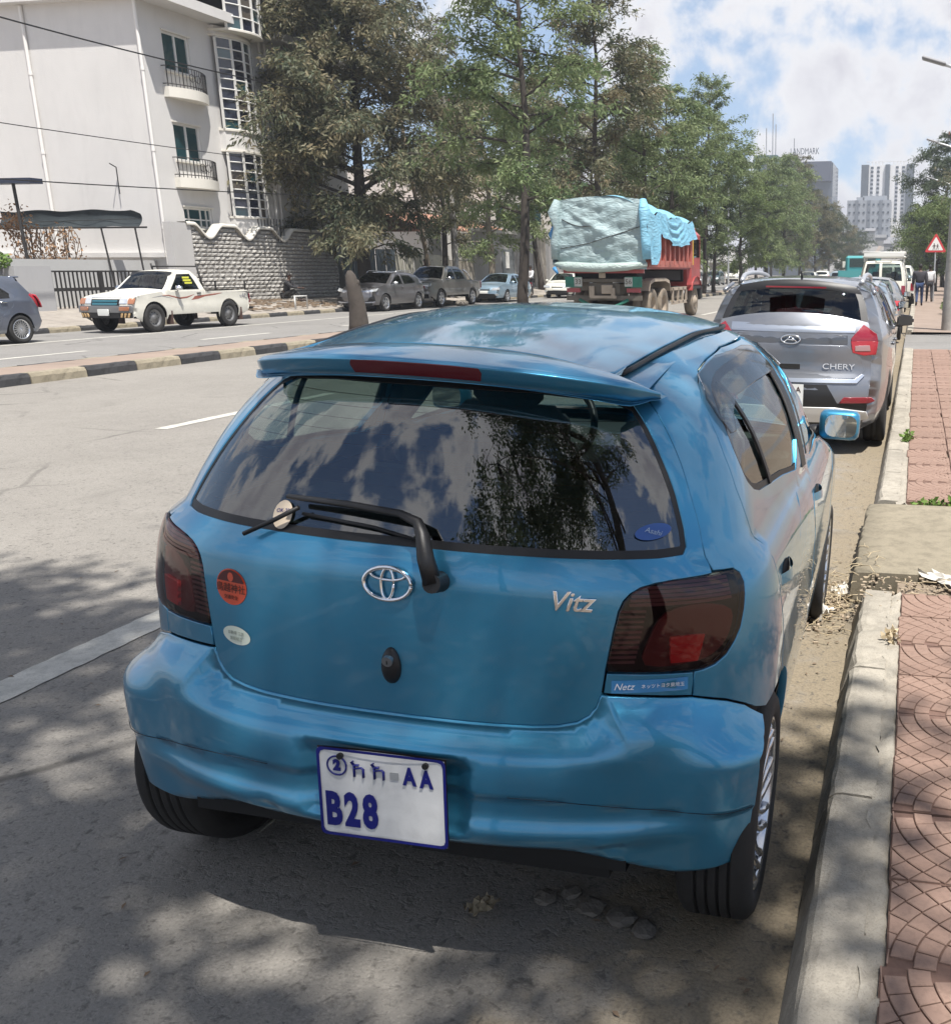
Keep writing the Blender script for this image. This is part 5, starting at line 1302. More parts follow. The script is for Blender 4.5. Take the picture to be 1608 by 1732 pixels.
def car(name, label, cat, loc, rz, sp, group=None):
    root = empty(name, loc, rz, label, cat, group)
    out = sp['out']; pm = sp['paint']; gm = sp.get('glass', M_GLASSD); w0 = sp['w']; belt = sp['belt']; tum = sp.get('tum', .42); end = sp.get('end', .10)
    pts = np.array([(p[0], p[1]) for p in out]); ymid = (pts[:, 0].max()+pts[:, 0].min())/2; hl = (pts[:, 0].max()-pts[:, 0].min())/2
    D = []; tags = []
    for i in range(len(out)-1):
        a, b_ = pts[i], pts[i+1]; n = max(2, int(np.linalg.norm(b_-a)/.10))
        for k in range(n): D.append(a+(b_-a)*k/n); tags.append(out[i][2])
    D.append(pts[-1]); D = np.array(D)
    # soften the corners of the silhouette
    for _ in range(sp.get('soft', 3)):
        E = D.copy(); E[1:-1] = .5*D[1:-1]+.25*(D[:-2]+D[2:]); D = E
    A, dd = D[:-1], D[1:]-D[:-1]
    FR = sp.get('fillet', .075)
    def W(y, z, edge=False):
        t = abs(y-ymid)/hl; w = w0-end*min(1.1, t)**5
        if z > belt: w -= tum*(z-belt)*(1 if z-belt < .3 else 1+.35*((z-belt)-.3)/.3)
        if z < .5: w -= .10*((.5-z)/.3)**2
        w += .012*math.exp(-((z-.62)/.10)**2)
        if edge: return w-FR
        p = np.array((y, z))-A; tt = np.clip((p*dd).sum(1)/np.maximum(1e-9, (dd*dd).sum(1)), 0, 1); d = float(np.sqrt(((p-dd*tt[:, None])**2).sum(1).min()))
        return w-FR*(1-math.sqrt(max(0, 1-(1-min(d, FR)/FR)**2)))
    SR = lambda y, z: (W(y, z), y, z)
    SL = lambda y, z: (-W(y, z), y, z)
    N = np.zeros_like(D); N[1:-1] = D[2:]-D[:-2]; N[0] = D[1]-D[0]; N[-1] = D[-1]-D[-2]; N = np.stack([N[:, 1], -N[:, 0]], 1); N /= np.linalg.norm(N, axis=1)[:, None]
    cen = np.array((ymid, .8)); 
    if ((D-cen)*N).sum() < 0: N = -N
    bow = sp.get('bow', .10)
    def strip(f, i): 
        b_ = .028+bow*abs(N[i, 0])*(D[i, 1] < belt+.15 or .6); w = W(D[i, 0], D[i, 1], True); q = 1-abs(f)**2.2
        return (f*w, D[i, 0]+N[i, 0]*b_*q, D[i, 1]+N[i, 1]*b_*q)
    body = MB().mat(pm); gl = []
    i = 0
    while i < len(tags):
        j = i
        while j < len(tags) and tags[j] == tags[i]: j += 1
        idx = list(range(i, j+1)); t = tags[i]
        F = list(np.linspace(-1, 1, 13))
        if t == 'g':
            body.mat(sp.get('pillar', pm)); body.grid(lambda f, k: strip(f, k), [-1,-.96,-.90], idx, True); body.grid(lambda f, k: strip(f, k), [.90,.96,1], idx, True)
            g_ = MB().mat(gm); g_.grid(lambda f, k: strip(f, k), list(np.linspace(-.90, .90, 11)), idx, True); gl.append((g_, D[i, 0]))
        elif t != 'n':
            body.mat({'p': pm, 'k': M_BLACKPL, 's': sp.get('trim2', M_ALLOY)}[t]); body.grid(lambda f, k: strip(f, k), F, idx, True)
        i = j
    # sides with wheel arches
    bot = sp.get('sill', .26); r = sp['wr']; ar = r*1.16; yf, yr = sp['wb']/2+sp.get('wo', 0), -sp['wb']/2+sp.get('wo', 0)
    poly = [tuple(q) for q in D]      # front bottom .. rear bottom
    def arch(yc): return [(yc+ar*math.cos(a), r+ar*math.sin(a)) for a in np.linspace(math.pi+.2, -.2, 15)]
    low = [(y, z) for y, z in ([(poly[-1][0]+.02, max(bot, poly[-1][1]))]+arch(yr)+[(yr+ar+.05, bot), (yf-ar-.05, bot)]+arch(yf)+[(poly[0][0]-.02, max(bot, poly[0][1]))])]
    full = poly+low
    holes = [h for h in sp.get('wins', [])]+[d[0] for d in sp.get('doors', [])]
    res = sp.get('res', .10)
    for S, fl in ((SR, False), (SL, True)):
        body.mat(pm); patch(body, full, S, res, 0, .02, 0, holes=holes, flip=fl, rim=.002)
    bd = body.build('body', None, root)
    for (g_, y0) in gl: g_.build('windscreen' if y0 > ymid else 'rear_window', None, root)
    for S, fl in ((SR, False), (SL, True)):
        for h in sp.get('wins', []): q = MB().mat(gm); patch(q, h, S, res*1.5, -.008, 0, .004, flip=fl); q.build('side_window', None, root)
        for dp, wins, hp in sp.get('doors', []):
            q = MB().mat(pm); patch(q, dp, S, res, 0, .02, .006, holes=wins, flip=fl, rim=.004); d = q.build('door', None, root)
            for wv in wins:
                q = MB().mat(M_RUB); patch(q, wv, S, res, -.004, .004, 0, holes=[[tuple(p) for p in inset(ccw(np.array(wv)), .022)]], flip=fl, rim=.001); q.build('window_seal', None, d)
                q = MB().mat(gm); patch(q, [tuple(p) for p in inset(ccw(np.array(wv)), .02)], S, res*1.5, -.008, 0, 0, flip=fl); q.build('window', None, d)
            if hp:
                q = MB().mat(sp.get('handle_m', pm)); sx = 1 if not fl else -1; y, z = hp; q.box((sx*(W(y, z)+.012), y, z), (.03,.16,.03), None, .008); q.build('handle', None, d)
    # front and rear surfaces for lamps, grilles, plates
    fi = [k for k in range(len(D)) if D[k, 0] > ymid]; ri = [k for k in range(len(D)) if D[k, 0] <= ymid]
    def prof(idx, sgn):
        zz = {}
        for k in idx:
            z = round(D[k, 1], 2); y = D[k, 0]*sgn
            if z not in zz or y > zz[z]: zz[z] = y
        zs = sorted(zz); return np.array(zs), np.array([zz[z] for z in zs])*sgn
    zf, yfv = prof(fi, 1); zr, yrv = prof(ri, -1)
    def SF(x, z): y = float(np.interp(z, zf, yfv)); w = W(y, min(z, belt), True); return (x, y+(.028+bow*.95)*(1-min(1, abs(x)/max(.1, w))**2.2), z)
    def SRr(x, z): y = float(np.interp(z, zr, yrv)); w = W(y, min(z, belt+.6), True); return (x, y-(.028+bow*.95*(1 if z < belt+.15 else .6))*(1-min(1, abs(x)/max(.1, w))**2.2), z)
    for which, S, fl in (('front', SF, True), ('rear', SRr, False)):
        for nm, po, m, off, both in sp.get(which, []):
            for pp in ([po, mirr(po)] if both else [po]):
                q = MB().mat(m); patch(q, pp, S, .06, off, .03, 0, flip=fl, rim=.004); q.build(nm, None, root)
    for nm, po, m, off in sp.get('side', []):
        for S, fl in ((SR, False), (SL, True)): q = MB().mat(m); patch(q, po, S, .06, off, .02, 0, flip=fl, rim=.003); q.build(nm, None, root)
    # wheels, liners, interior, mirrors
    tw = sp.get('tw', .20)
    for sx in (1, -1):
        for yc in (yf, yr):
            add_wheel(root, sx*(w0-tw/2-.015), yc, r, tw, sp['rim'])
            q = MB().mat(M_DARK); AA = [(yc+ar*1.0*math.cos(a), r+ar*1.0*math.sin(a)) for a in np.linspace(0, math.pi, 13)]
            q.add([(sx*x, y, z) for y, z in AA for x in (w0-.32, w0-.05)], [(2*k, 2*k+2, 2*k+3, 2*k+1) for k in range(12)], True); q.add([(sx*(w0-.32), y, z) for y, z in AA], [tuple(range(13))]); q.build('arch_liner', None, root)
    q = MB().mat(M_INT); y0, y1 = pts[:, 0].min()+.35, pts[:, 0].max()-.45
    q.box((0,(y0+y1)/2,bot+.08),(2*w0-.66,y1-y0,.10)); q.box((0,ymid,bot+.07),(2*w0-.16,sp['wb']-2*ar-.06,.10)); q.build('underbody', None, root)
    if sp.get('seats', True):
        for x in (-.36, .36):
            for y in sp.get('seat_y', (.15, -.75)):
                q = MB().mat(M_INT); q.box((x,y,belt-.10),(.46,.14,.55),None,.04); q.box((x,y-.01,belt+.26),(.24,.10,.18),None,.03); q.box((x,y+.22,.55),(.46,.5,.2)); q.build('seat', None, root)
        q = MB().mat(M_INT); q.box((0,sp.get('dash_y', .85),belt-.08),(2*w0-.3,.35,.2),None,.04); q.build('dashboard', None, root)
    if 'mirror' in sp:
        my, mz, mm = sp['mirror']
        for sx in (1, -1):
            q = MB().mat(mm); bm = bmesh.new(); bmesh.ops.create_cube(bm, size=1)
            for v in bm.verts: v.co = Vector((sx*(W(my, mz)+.11)+v.co.x*.20*(1-.15*(v.co.y > 0)), my+v.co.y*.12, mz+.03+v.co.z*.14*(1-.25*(v.co.x*sx > 0))))
            bmesh.ops.bevel(bm, geom=bm.edges[:], offset=.035, segments=2, affect='EDGES'); q.bm(bm, True); q.box((sx*(W(my, mz)+.03),my,mz-.02),(.10,.06,.05)); o = q.build('door_mirror', None, root)
            q = MB().mat(sp.get('mirror_face', MATS['mirror_glass'])); q.box((sx*(W(my, mz)+.11),my-.062,mz+.03),(.16,.004,.10)); q.build('mirror_glass', None, o)
    root['_'] = 0; del root['_']
    return root, dict(W=W, SF=SF, SR=SRr, D=D, belt=belt, w0=w0)

# --- grey-blue compact SUV parked ahead
P_CH = paint('grey_blue_paint', (.215,.228,.255), metal=.62, rough=.34)
def lamp_shape(a): return a
M_SILVER = mat('skid_silver', (.62,.61,.59), .35, metal=.5)
chery_out = [(2.02,.24,'k'),(2.06,.42,'p'),(2.08,.72,'p'),(1.95,.93,'p'),(1.05,1.06,'g'),(.30,1.50,'p'),(-.4,1.555,'p'),(-1.50,1.535,'p'),(-1.80,1.495,'k'),(-1.70,1.455,'g'),(-1.985,1.175,'p'),(-2.03,1.06,'p'),(-2.03,.88,'p'),(-2.02,.72,'p'),(-2.09,.68,'p'),(-2.12,.50,'k'),(-2.05,.26,'k'),(-1.95,.22,'k')]
wd1 = [(.98,1.06),(.80,1.10),(.25,1.40),(-.02,1.44),(-.02,1.05)]; wd2 = [(-.10,1.05),(-.10,1.44),(-.85,1.42),(-1.02,1.30),(-1.08,1.10)]
sp = dict(out=chery_out, paint=P_CH, pillar=M_BLACKPL, glass=M_GLASSD, w=.875, belt=1.04, tum=.40, end=.10, wb=2.555, wr=.335, tw=.21, rim='five', sill=.28, soft=2, bow=.13, res=.07,
  wins=[[(-1.15,1.12),(-1.10,1.31),(-1.50,1.30),(-1.62,1.20)]],
  doors=[([(1.0,.36),(1.05,1.0),(.25,1.455),(-.06,1.475),(-.06,.36)], [wd1], (.05,.92)), ([(-.07,.36),(-.07,1.475),(-.90,1.455),(-1.12,1.06),(-.98,.72),(-.72,.40)], [wd2], (-.88,.94))],
  mirror=(.72,1.06,mat('gloss_black', (.012,.012,.014), .12, coat=1)), mirror_face=mat('mirror_dark_reflection', (.03,.035,.04), .08, coat=1),  # dark face colour stands in for the dark reflection in the mirror
  rear=[('tail_light', [(.535,1.03),(.535,1.05),(.63,1.165),(.75,1.09),(.768,1.03)], M_TAILR, .012, True),('tail_light_lower', [(.535,1.025),(.55,.93),(.65,.905),(.755,.915),(.768,1.025)], M_TAILB, .014, True),('lamp_reflector', [(.57,.945),(.57,.985),(.69,.99),(.70,.945)], mat('lamp_grey_red', (.36,.22,.22), .2, coat=1), .018, True),
   ('black_band', [(-.50,1.00),(.50,1.00),(.50,1.075),(-.50,1.075)], mat('band_grey', (.07,.075,.085), .2, coat=1), .006, False),
   ('upper_trim', [(-.56,1.098),(.56,1.098),(.56,1.165),(-.56,1.165)], mat('trim_bright', (.34,.38,.45), .32, metal=.6, coat=1), .010, False),
   ('tailgate_panel', [(-.62,.70),(.62,.70),(.66,.78),(.62,.885),(.49,.985),(-.49,.985),(-.62,.885),(-.66,.78)], P_CH, .010, False),
   ('chrome_strip', [(-.64,.655),(.60,.655),(.66,.72),(.64,.73),(.58,.685),(-.58,.685),(-.64,.73),(-.66,.72)], mat('trim_bright', (.5,.5,.5)), .020, False),
   ('handle_slot', rect(-.09,.775,.09,.815), M_DARK, .016, False),
   ('plate_recess', [(-.46,.44),(.46,.44),(.34,.64),(-.34,.64)], M_BLACKPL, .008, False),
   ('reflector', [(.46,.485),(.50,.53),(.74,.53),(.77,.505),(.72,.485)], M_TAILR, .014, True),
   ('skid_plate', [(-.55,.31),(.55,.31),(.72,.345),(.70,.40),(.42,.44),(-.42,.44),(-.70,.40),(-.72,.345)], M_SILVER, .022, False),
   ('exhaust_trim', [(.42,.345),(.62,.355),(.60,.385),(.40,.40)], M_DARK, .032, True)])
ch, cf = car('compact_suv', 'grey blue SUV parked at the kerb directly ahead of the blue hatchback', 'car', (-1.10, 11.08, -.03), 0, sp)
ch.rotation_euler = (0, .018, 0)
b = MB().mat(M_CHROME); S = cf['SR']
def rf(S, x, z, off): p = Vector(S(x, z)); n = surf_normal(S, x, z); return frame_M(p+n*off, (1,0,0), n)
Mx = rf(S, 0, 1.035, .016); b.tube(ell(.085,.038), .007, 8, True, Mx)
for a, c in (((-.055,-.022),(0,.026)),((.055,-.022),(0,.026)),((-.03,-.005),(.03,-.005))): b.tube([Vector((*a,0)), Vector((*c,0))], .006, 6, True, Mx)
b.build('emblem', None, ch)
text_obj('badge_lettering', 'CHERY', .070, M_CHROME, ch, rf(S, .43, .80, .016), .003, sx=1.35)
b = MB().mat(M_PLATEW); Mx = rf(S, -.02, .545, .014); b.box((0,0,0),(.32,.20,.006),Mx); pl_ = b.build('licence_plate', None, ch)
for t, x, y, s in (('AA',.09,.05,.07),('2',-.12,.05,.06),('A',.10,-.05,.07)): text_obj('plate_character', t, s, M_INK, pl_, Mx @ Matrix.Translation((x,y,.004)), .0005, bevel=.001)
b = MB().mat(M_BLACKPL); P1 = rf(S, 0, 1.20, .02).translation; b.tube([P1, rf(S, .10, 1.225, .03).translation, rf(S, .34, 1.215, .025).translation], .013, 6, rad=[.024,.016,.009]); b.build('rear_wiper', None, ch)
b = MB().mat(M_TAILR); b.box((0,-1.915,1.487),(.55,.03,.014)); b.build('brake_light', None, ch)
for sx in (1, -1):
    b = MB().mat(mat('rail_silver', (.55,.56,.58), .35, metal=.6)); b.tube(spline([(sx*.565,.30,1.53),(sx*.575,.10,1.575),(sx*.58,-.6,1.60),(sx*.58,-1.25,1.585),(sx*.57,-1.52,1.53)], 5), .02, 8, rad=[.022]*21); b.build('roof_rail', None, ch)
    b = MB().mat(P_CH); b.tube([(sx*.66,-1.50,1.50),(sx*.70,-1.72,1.44)], .02, 6); b.build('spoiler_end', None, ch)
b = MB().mat(M_BLACKPL); b.cyl((0,-1.45,1.56),(0,-1.55,1.63),.014,.006,seg=6); b.build('aerial', None, ch)
b = MB().mat(mat('paper_white', (.7,.7,.68), .7)); b.box((-.1,-1.55,1.20),(.25,.12,.02)); b.box((.16,-1.5,1.26),(.02,.02,.25),Matrix.Rotation(.35,4,'Y')); b.build('parcel_shelf_items', None, ch)

# --- other cars
SEDAN_OUT = [(2.18,.24,'k'),(2.24,.40,'p'),(2.22,.66,'p'),(2.02,.80,'p'),(1.05,.94,'g'),(.28,1.38,'p'),(-.15,1.425,'p'),(-.85,1.385,'g'),(-1.52,1.03,'p'),(-2.10,1.00,'p'),(-2.22,.90,'p'),(-2.25,.62,'p'),(-2.27,.42,'p'),(-2.22,.26,'k'),(-2.1,.22,'k')]
SED_D = [([(1.02,.34),(1.06,.90),(.22,1.345),(-.10,1.36),(-.10,.34)], [[(.98,.93),(.22,1.315),(-.05,1.33),(-.05,.93)]], (.04,.84)), ([(-.11,.34),(-.11,1.36),(-.78,1.335),(-1.25,1.02),(-1.12,.72),(-.85,.40)], [[(-.15,.93),(-.15,1.33),(-.74,1.30),(-1.10,1.06),(-1.05,.95)]], (-.92,.86))]
def sedan(paint_m, **k):
    d = dict(out=SEDAN_OUT, paint=paint_m, glass=M_GLASSC, w=.86, belt=.92, tum=.45, end=.13, wb=2.60, wr=.31, tw=.19, rim='five', sill=.24, wo=-.02, doors=SED_D, mirror=(.78,.96,paint_m), seat_y=(.25,-.65), dash_y=.95,
      front=[('headlamp', [(.40,.60),(.80,.62),(.78,.74),(.45,.72)], M_HEAD, .012, True),('grille', rect(-.32,.60,.32,.71), M_BLACKPL, .010, False),('lower_grille', rect(-.55,.30,.55,.44), M_BLACKPL, .010, False),('licence_plate', rect(-.24,.46,.24,.58), M_PLATEW, .02, False),('fog_lamp', rect(.60,.36,.74,.44), M_HEAD, .012, True)],
      rear=[('tail_light', [(.46,.74),(.79,.72),(.80,.92),(.52,.93)], M_TAILB, .012, True),('licence_plate', rect(-.24,.72,.24,.84), M_PLATEW, .016, False),('bumper_trim', rect(-.7,.34,.7,.40), M_BLACKPL, .012, False),('reflector', rect(.48,.47,.72,.52), M_TAILR, .012, True)])
    d.update(k); return d
HATCH_OUT = [(1.80,.24,'k'),(1.86,.42,'p'),(1.82,.70,'p'),(1.58,.86,'p'),(1.0,.98,'g'),(.35,1.43,'p'),(-.2,1.52,'p'),(-1.35,1.47,'p'),(-1.62,1.44,'p'),(-1.50,1.38,'g'),(-1.80,1.02,'p'),(-1.87,.92,'p'),(-1.88,.70,'p'),(-1.93,.60,'p'),(-1.93,.40,'p'),(-1.86,.24,'k'),(-1.8,.22,'k')]
HAT_D = [([(.98,.34),(1.0,.96),(.30,1.40),(-.02,1.44),(-.02,.34)], [[(.95,.99),(.30,1.37),(.02,1.41),(.02,.98)]], (.12,.88)), ([(-.03,.34),(-.03,1.44),(-.75,1.42),(-1.18,1.10),(-1.10,.82),(-.80,.62),(-.72,.40)], [[(-.07,.98),(-.07,1.41),(-.70,1.385),(-1.08,1.10),(-1.05,1.0)]], (-.86,.92))]
M_GREYP = paint('blue_grey_paint', (.155,.175,.225), metal=.6, rough=.32)
hb = dict(out=HATCH_OUT, paint=M_GREYP, glass=M_GLASSD, w=.85, belt=.97, tum=.36, end=.12, wb=2.46, wr=.315, tw=.19, rim='multi', sill=.24, wo=.0, doors=HAT_D, mirror=(.80,1.0,M_GREYP), handle_m=M_CHROME,
  rear=[('tail_light', [(.56,.80),(.80,.78),(.78,1.05),(.66,1.08)], M_TAILB, .012, True),('licence_plate', rect(-.2,.70,.2,.82), M_PLATEW, .014, False)], front=[('headlamp', [(.42,.62),(.78,.66),(.74,.84),(.5,.78)], M_HEAD, .012, True)],
  side=[('tail_light', [(-1.60,1.06),(-1.78,.80),(-1.86,.78),(-1.80,.98),(-1.70,1.10)], M_TAILB, .004)])
yr_, _ = car('hatchback', 'grey hatchback with multi-spoke alloy wheels cut off by the left edge', 'car', (-20.45, 17.72, 0), math.pi, hb)
b = MB().mat(M_GREYP); b.box((0,-1.52,1.452),(1.10,.26,.035),None,.015); b.build('spoiler', None, yr_)

EV_OUT = [(2.0,.24,'k'),(2.10,.42,'p'),(2.08,.72,'p'),(1.85,.92,'p'),(1.02,1.04,'g'),(.22,1.48,'p'),(-.4,1.54,'p'),(-1.35,1.47,'p'),(-1.62,1.40,'g'),(-1.95,1.08,'p'),(-2.06,.98,'p'),(-2.08,.70,'p'),(-2.12,.48,'k'),(-2.05,.26,'k'),(-1.95,.22,'k')]
M_EVP = paint('warm_grey_paint', (.155,.15,.155), metal=.6, rough=.32)
EVD = [([(.98,.36),(1.02,1.0),(.20,1.435),(-.10,1.455),(-.10,.36)], [[(.95,1.05),(.20,1.405),(-.05,1.425),(-.05,1.04)]], (.04,.94)), ([(-.11,.36),(-.11,1.455),(-.9,1.42),(-1.28,1.12),(-1.12,.76),(-.82,.40)], [[(-.16,1.04),(-.16,1.425),(-.86,1.385),(-1.18,1.14),(-1.15,1.06)]], (-.95,.96))]
ev = dict(out=EV_OUT, paint=M_EVP, glass=M_GLASSD, w=.88, belt=1.02, tum=.40, end=.14, wb=2.68, wr=.335, tw=.21, rim='six', sill=.28, doors=EVD, mirror=(.74,1.06,mat('mirror_silver', (.6,.62,.64), .25, metal=.7)), seat_y=(.2,-.7),
  front=[('headlamp', [(.46,.74),(.82,.80),(.84,.90),(.62,.86)], M_HEAD, .014, True),('light_bar', [(-.60,.76),(.60,.76),(.56,.83),(-.56,.83)], mat('bar_silver', (.45,.48,.55), .2, metal=.8), .014, False),('licence_plate', rect(-.26,.44,.26,.58), M_PLATEW, .024, False),('air_intake', [(.50,.42),(.80,.40),(.78,.62),(.60,.56)], M_BLACKPL, .012, True),('lower_grille', rect(-.56,.26,.56,.35), M_BLACKPL, .016, False),('skirt_trim', [(-.75,.35),(.75,.35),(.80,.41),(.5,.385),(-.5,.385),(-.80,.41)], mat('bar_silver', (.5,.5,.5)), .02, False)],
  rear=[('tail_light', rect(.4,.84,.8,.94), M_TAILR, .012, True)])
e_, _ = car('electric_suv', 'warm grey crossover facing us beside the lopped trunk on the far side', 'car', (-21.45, 37.95, 0), math.pi, ev)
for sx in (1, -1): b = MB().mat(M_ALLOY); b.tube([(sx*.62,.1,1.50),(sx*.64,-.1,1.57),(sx*.63,-1.2,1.55),(sx*.60,-1.4,1.48)], .02, 6); b.build('roof_rail', None, e_)

# --- pickups
def pickup(out, pm, doors, wins, **k):
    d = dict(out=out, paint=pm, glass=M_GLASSD, soft=2, seats=True); d['doors'] = doors; d['wins'] = wins; d.update(k); return d
HIL_OUT = [(2.18,.42,'p'),(2.20,.62,'p'),(2.16,.90,'p'),(1.95,.955,'p'),(.98,1.06,'g'),(.42,1.56,'p'),(-.1,1.60,'p'),(-.40,1.58,'g'),(-.52,1.10,'p'),(-.54,1.02,'n'),(-2.40,1.00,'p'),(-2.44,.98,'p'),(-2.46,.60,'k'),(-2.42,.46,'k'),(-2.35,.42,'k')]
M_HILP = paint('old_white_paint', (.70,.68,.60), metal=0, rough=.45, coat=.5)
HIL_D = [([(.86,.46),(.93,1.04),(.36,1.53),(-.22,1.545),(-.36,1.05),(-.36,.46)], [[(.84,1.08),(.35,1.49),(-.16,1.50),(-.28,1.08)]], (-.22,.98))]
M_TEAL = mat('grille_teal', (.03,.13,.17), .4, coat=.3); M_BULL = mat('bumper_grey', (.25,.25,.25), .4, metal=.7); M_STRIPE = mat('stripe_red_brown', (.30,.10,.07), .5); M_STRIPEG = mat('stripe_grey', (.25,.25,.26), .5); M_TAN = mat('hazard_tan', (.50,.33,.16), .6)
hil = pickup(HIL_OUT, M_HILP, HIL_D, [], w=.84, belt=1.05, tum=.34, end=.05, wb=2.95, wo=.02, wr=.372, tw=.20, rim='steel', sill=.44, bow=.05, fillet=.05, seat_y=(-.05,), dash_y=.62, mirror=(.66,1.10,M_CHROME), handle_m=M_BLACKPL,
  front=[('headlamp', rect(.42,.76,.62,.89), M_HEAD, .012, True),('indicator', [(.64,.75),(.80,.75),(.80,.88),(.64,.89)], M_AMBER, .014, True),('grille', rect(-.42,.70,.42,.90), M_BLACKPL, .010, False),('grille_bar', rect(-.36,.80,.36,.835), M_TEAL, .03, False),('grille_bar', rect(-.36,.72,.36,.77), M_TEAL, .03, False),('chrome_surround', rect(-.44,.885,.44,.905), M_CHROME, .02, False),('bumper', rect(-.80,.54,.80,.70), M_BULL, .06, False),('bumper_lamp', rect(.46,.59,.70,.67), M_AMBER, .085, True),('lower_bumper', rect(-.74,.40,.74,.53), M_BLACKPL, .05, False),('licence_plate', rect(-.17,.47,.13,.62), M_PLATEW, .11, False)]
   +[('hazard_stripe', [(.46+.09*i,.42),(.50+.09*i,.42),(.53+.09*i,.52),(.49+.09*i,.52)], M_TAN, .075, True) for i in range(3)],
  rear=[('tail_light', rect(.66,.66,.80,.92), M_TAILR, .012, True)],
  side=[('stripe', [(1.20,.94),(.95,.93),(.55,.84),(.25,.86),(-.05,.95),(.25,.895),(.55,.875),(.95,.955)], M_STRIPE, .003),('stripe', [(-.05,.90),(-.55,.93),(-1.20,.965),(-.9,.92),(-.45,.885),(-.2,.83),(.1,.80),(.0,.855)], M_STRIPE, .003),('stripe', [(1.55,.90),(1.2,.945),(.8,.86),(1.2,.925)], M_STRIPEG, .003)])
pk, pf = car('white_pickup', 'old white single cab pickup with brown side stripes in front of the bar gate', 'pickup', (-20.5, 24.6, 0), math.pi, hil)
M_BED = mat('bed_grey', (.20,.19,.18), .8)
def bed(root, W0, y0, y1, zf, zt, pm):
    b = MB().mat(M_BED); b.box((0,(y0+y1)/2,zf),(2*W0-.10,y1-y0,.04)); 
    for sx in (1, -1): b.box((sx*(W0-.085),(y0+y1)/2,(zf+zt)/2),(.05,y1-y0,zt-zf)); 
    b.box((0,y0+.03,(zf+zt)/2),(2*W0-.22,.04,zt-zf)); b.box((0,y1-.05,(zf+zt)/2),(2*W0-.22,.05,zt-zf)); b.build('cargo_bed', None, root)
    for sx in (1, -1): b = MB().mat(pm); b.box((sx*(W0-.10),(y0+y1)/2,zt+.005),(.10,y1-y0,.04),None,.012); b.build('bed_rail', None, root)
bed(pk, .84, -2.40, -.52, .62, .995, M_HILP)
for sx in (1, -1):
    b = MB().mat(M_IRON); b.tube([(sx*.72,-.60,1.0),(sx*.72,-.40,1.78)], .025, 6); b.build('rack_post', None, pk)
    b = MB().mat(M_IRON); b.tube([(sx*.76,-.60,1.10),(sx*.76,-2.3,1.10)], .014, 5); b.build('bed_rope_rail', None, pk)
    b = MB().mat(M_IRON); b.box((sx*.76,-1.05,1.18),(.03,.05,.25)); b.build('rail_post', None, pk)
    b = MB().mat(M_IRON); b.box((sx*.76,-2.34,1.16),(.03,.04,.28)); b.build('rail_post', None, pk)
    for yy in (.92,-1.93): b = MB().mat(mat('mud_flap', (.10,.06,.05), .8)); b.box((sx*.76,yy,.36),(.22,.015,.36)); b.build('mud_flap', None, pk)
b = MB().mat(M_IRON); b.tube([(-.72,-.42,1.70),(.72,-.42,1.70)], .022, 6); b.build('rack_bar', None, pk)
b = MB().mat(M_BLACKPL); b.box((0,-2.56,.50),(1.5,.14,.06)); b.build('rear_step', None, pk)
b = MB().mat(mat('sticker_yellow', (.72,.72,.08), .6)); 
for k, (z, w) in enumerate(((1.40,.26),(1.33,.30),(1.26,.28))): b.box((-.70+.03*(1.40-z)*0-.0,.08,z),(.006,w,.05),Matrix.Translation((-.035*(k+.6)+.0,0,0)))
b.build('window_sticker', None, pk)
text_obj('side_lettering', '4x4C', .22, M_STRIPEG, pk, frame_M((-pf['W'](-2.1,.86)-.004,-2.08,.86), (0,-1,0), (-1,0,0)), .001, bevel=.002)
b = MB().mat(M_BLACKPL); b.grid(lambda f, k: (f*.62, .44+.115*k-.0, 1.545-.10*k+.006+.028*(1-f*f)), list(np.linspace(-1,1,9)), [0,1], True); b.build('sun_strip', None, pk)

RAN_OUT = [(2.50,.40,'k'),(2.58,.62,'p'),(2.54,.95,'p'),(2.35,1.08,'p'),(1.25,1.18,'g'),(.55,1.72,'p'),(-.1,1.78,'p'),(-.85,1.74,'g'),(-1.12,1.24,'p'),(-1.14,1.12,'n'),(-2.58,1.10,'p'),(-2.62,1.08,'p'),(-2.64,.66,'k'),(-2.6,.48,'k'),(-2.5,.42,'k')]
M_RAN = paint('bronze_grey_paint', (.20,.195,.18), metal=.65, rough=.33)
RAN_D = [([(1.12,.50),(1.20,1.14),(.50,1.68),(.12,1.70),(.12,.50)], [[(1.10,1.19),(.50,1.63),(.18,1.65),(.18,1.18)]], (.22,1.08)), ([(.11,.50),(.11,1.70),(-.72,1.66),(-.92,1.18),(-.92,.62),(-.80,.50)], [[(.05,1.18),(.05,1.65),(-.66,1.61),(-.82,1.20)]], (-.76,1.08))]
ran = pickup(RAN_OUT, M_RAN, RAN_D, [], w=.93, belt=1.16, tum=.34, end=.10, wb=3.22, wo=.0, wr=.385, tw=.24, rim='six', sill=.50, bow=.10, mirror=(.98,1.22,M_CHROME), seat_y=(.35,-.5), dash_y=1.05,
  front=[('headlamp', [(.44,.92),(.86,.90),(.86,1.04),(.50,1.04)], M_HEAD, .016, True),('grille', rect(-.42,.78,.42,1.0), M_CHROME, .014, False),('grille_slot', rect(-.36,.83,.36,.86), M_BLACKPL, .03, False),('grille_slot', rect(-.36,.91,.36,.94), M_BLACKPL, .03, False),('lower_grille', rect(-.5,.55,.5,.70), M_BLACKPL, .014, False),('fog_lamp', rect(.60,.58,.78,.68), M_HEAD, .016, True),('licence_plate', rect(-.2,.60,.2,.72), M_PLATEW, .03, False)],
  rear=[('tail_light', rect(.72,.78,.90,1.05), M_TAILR, .012, True)])
rn, _ = car('grey_pickup', 'bronze grey double cab pickup with chrome mirrors behind the grey crossover', 'pickup', (-21.55, 43.1, 0), math.pi, ran)
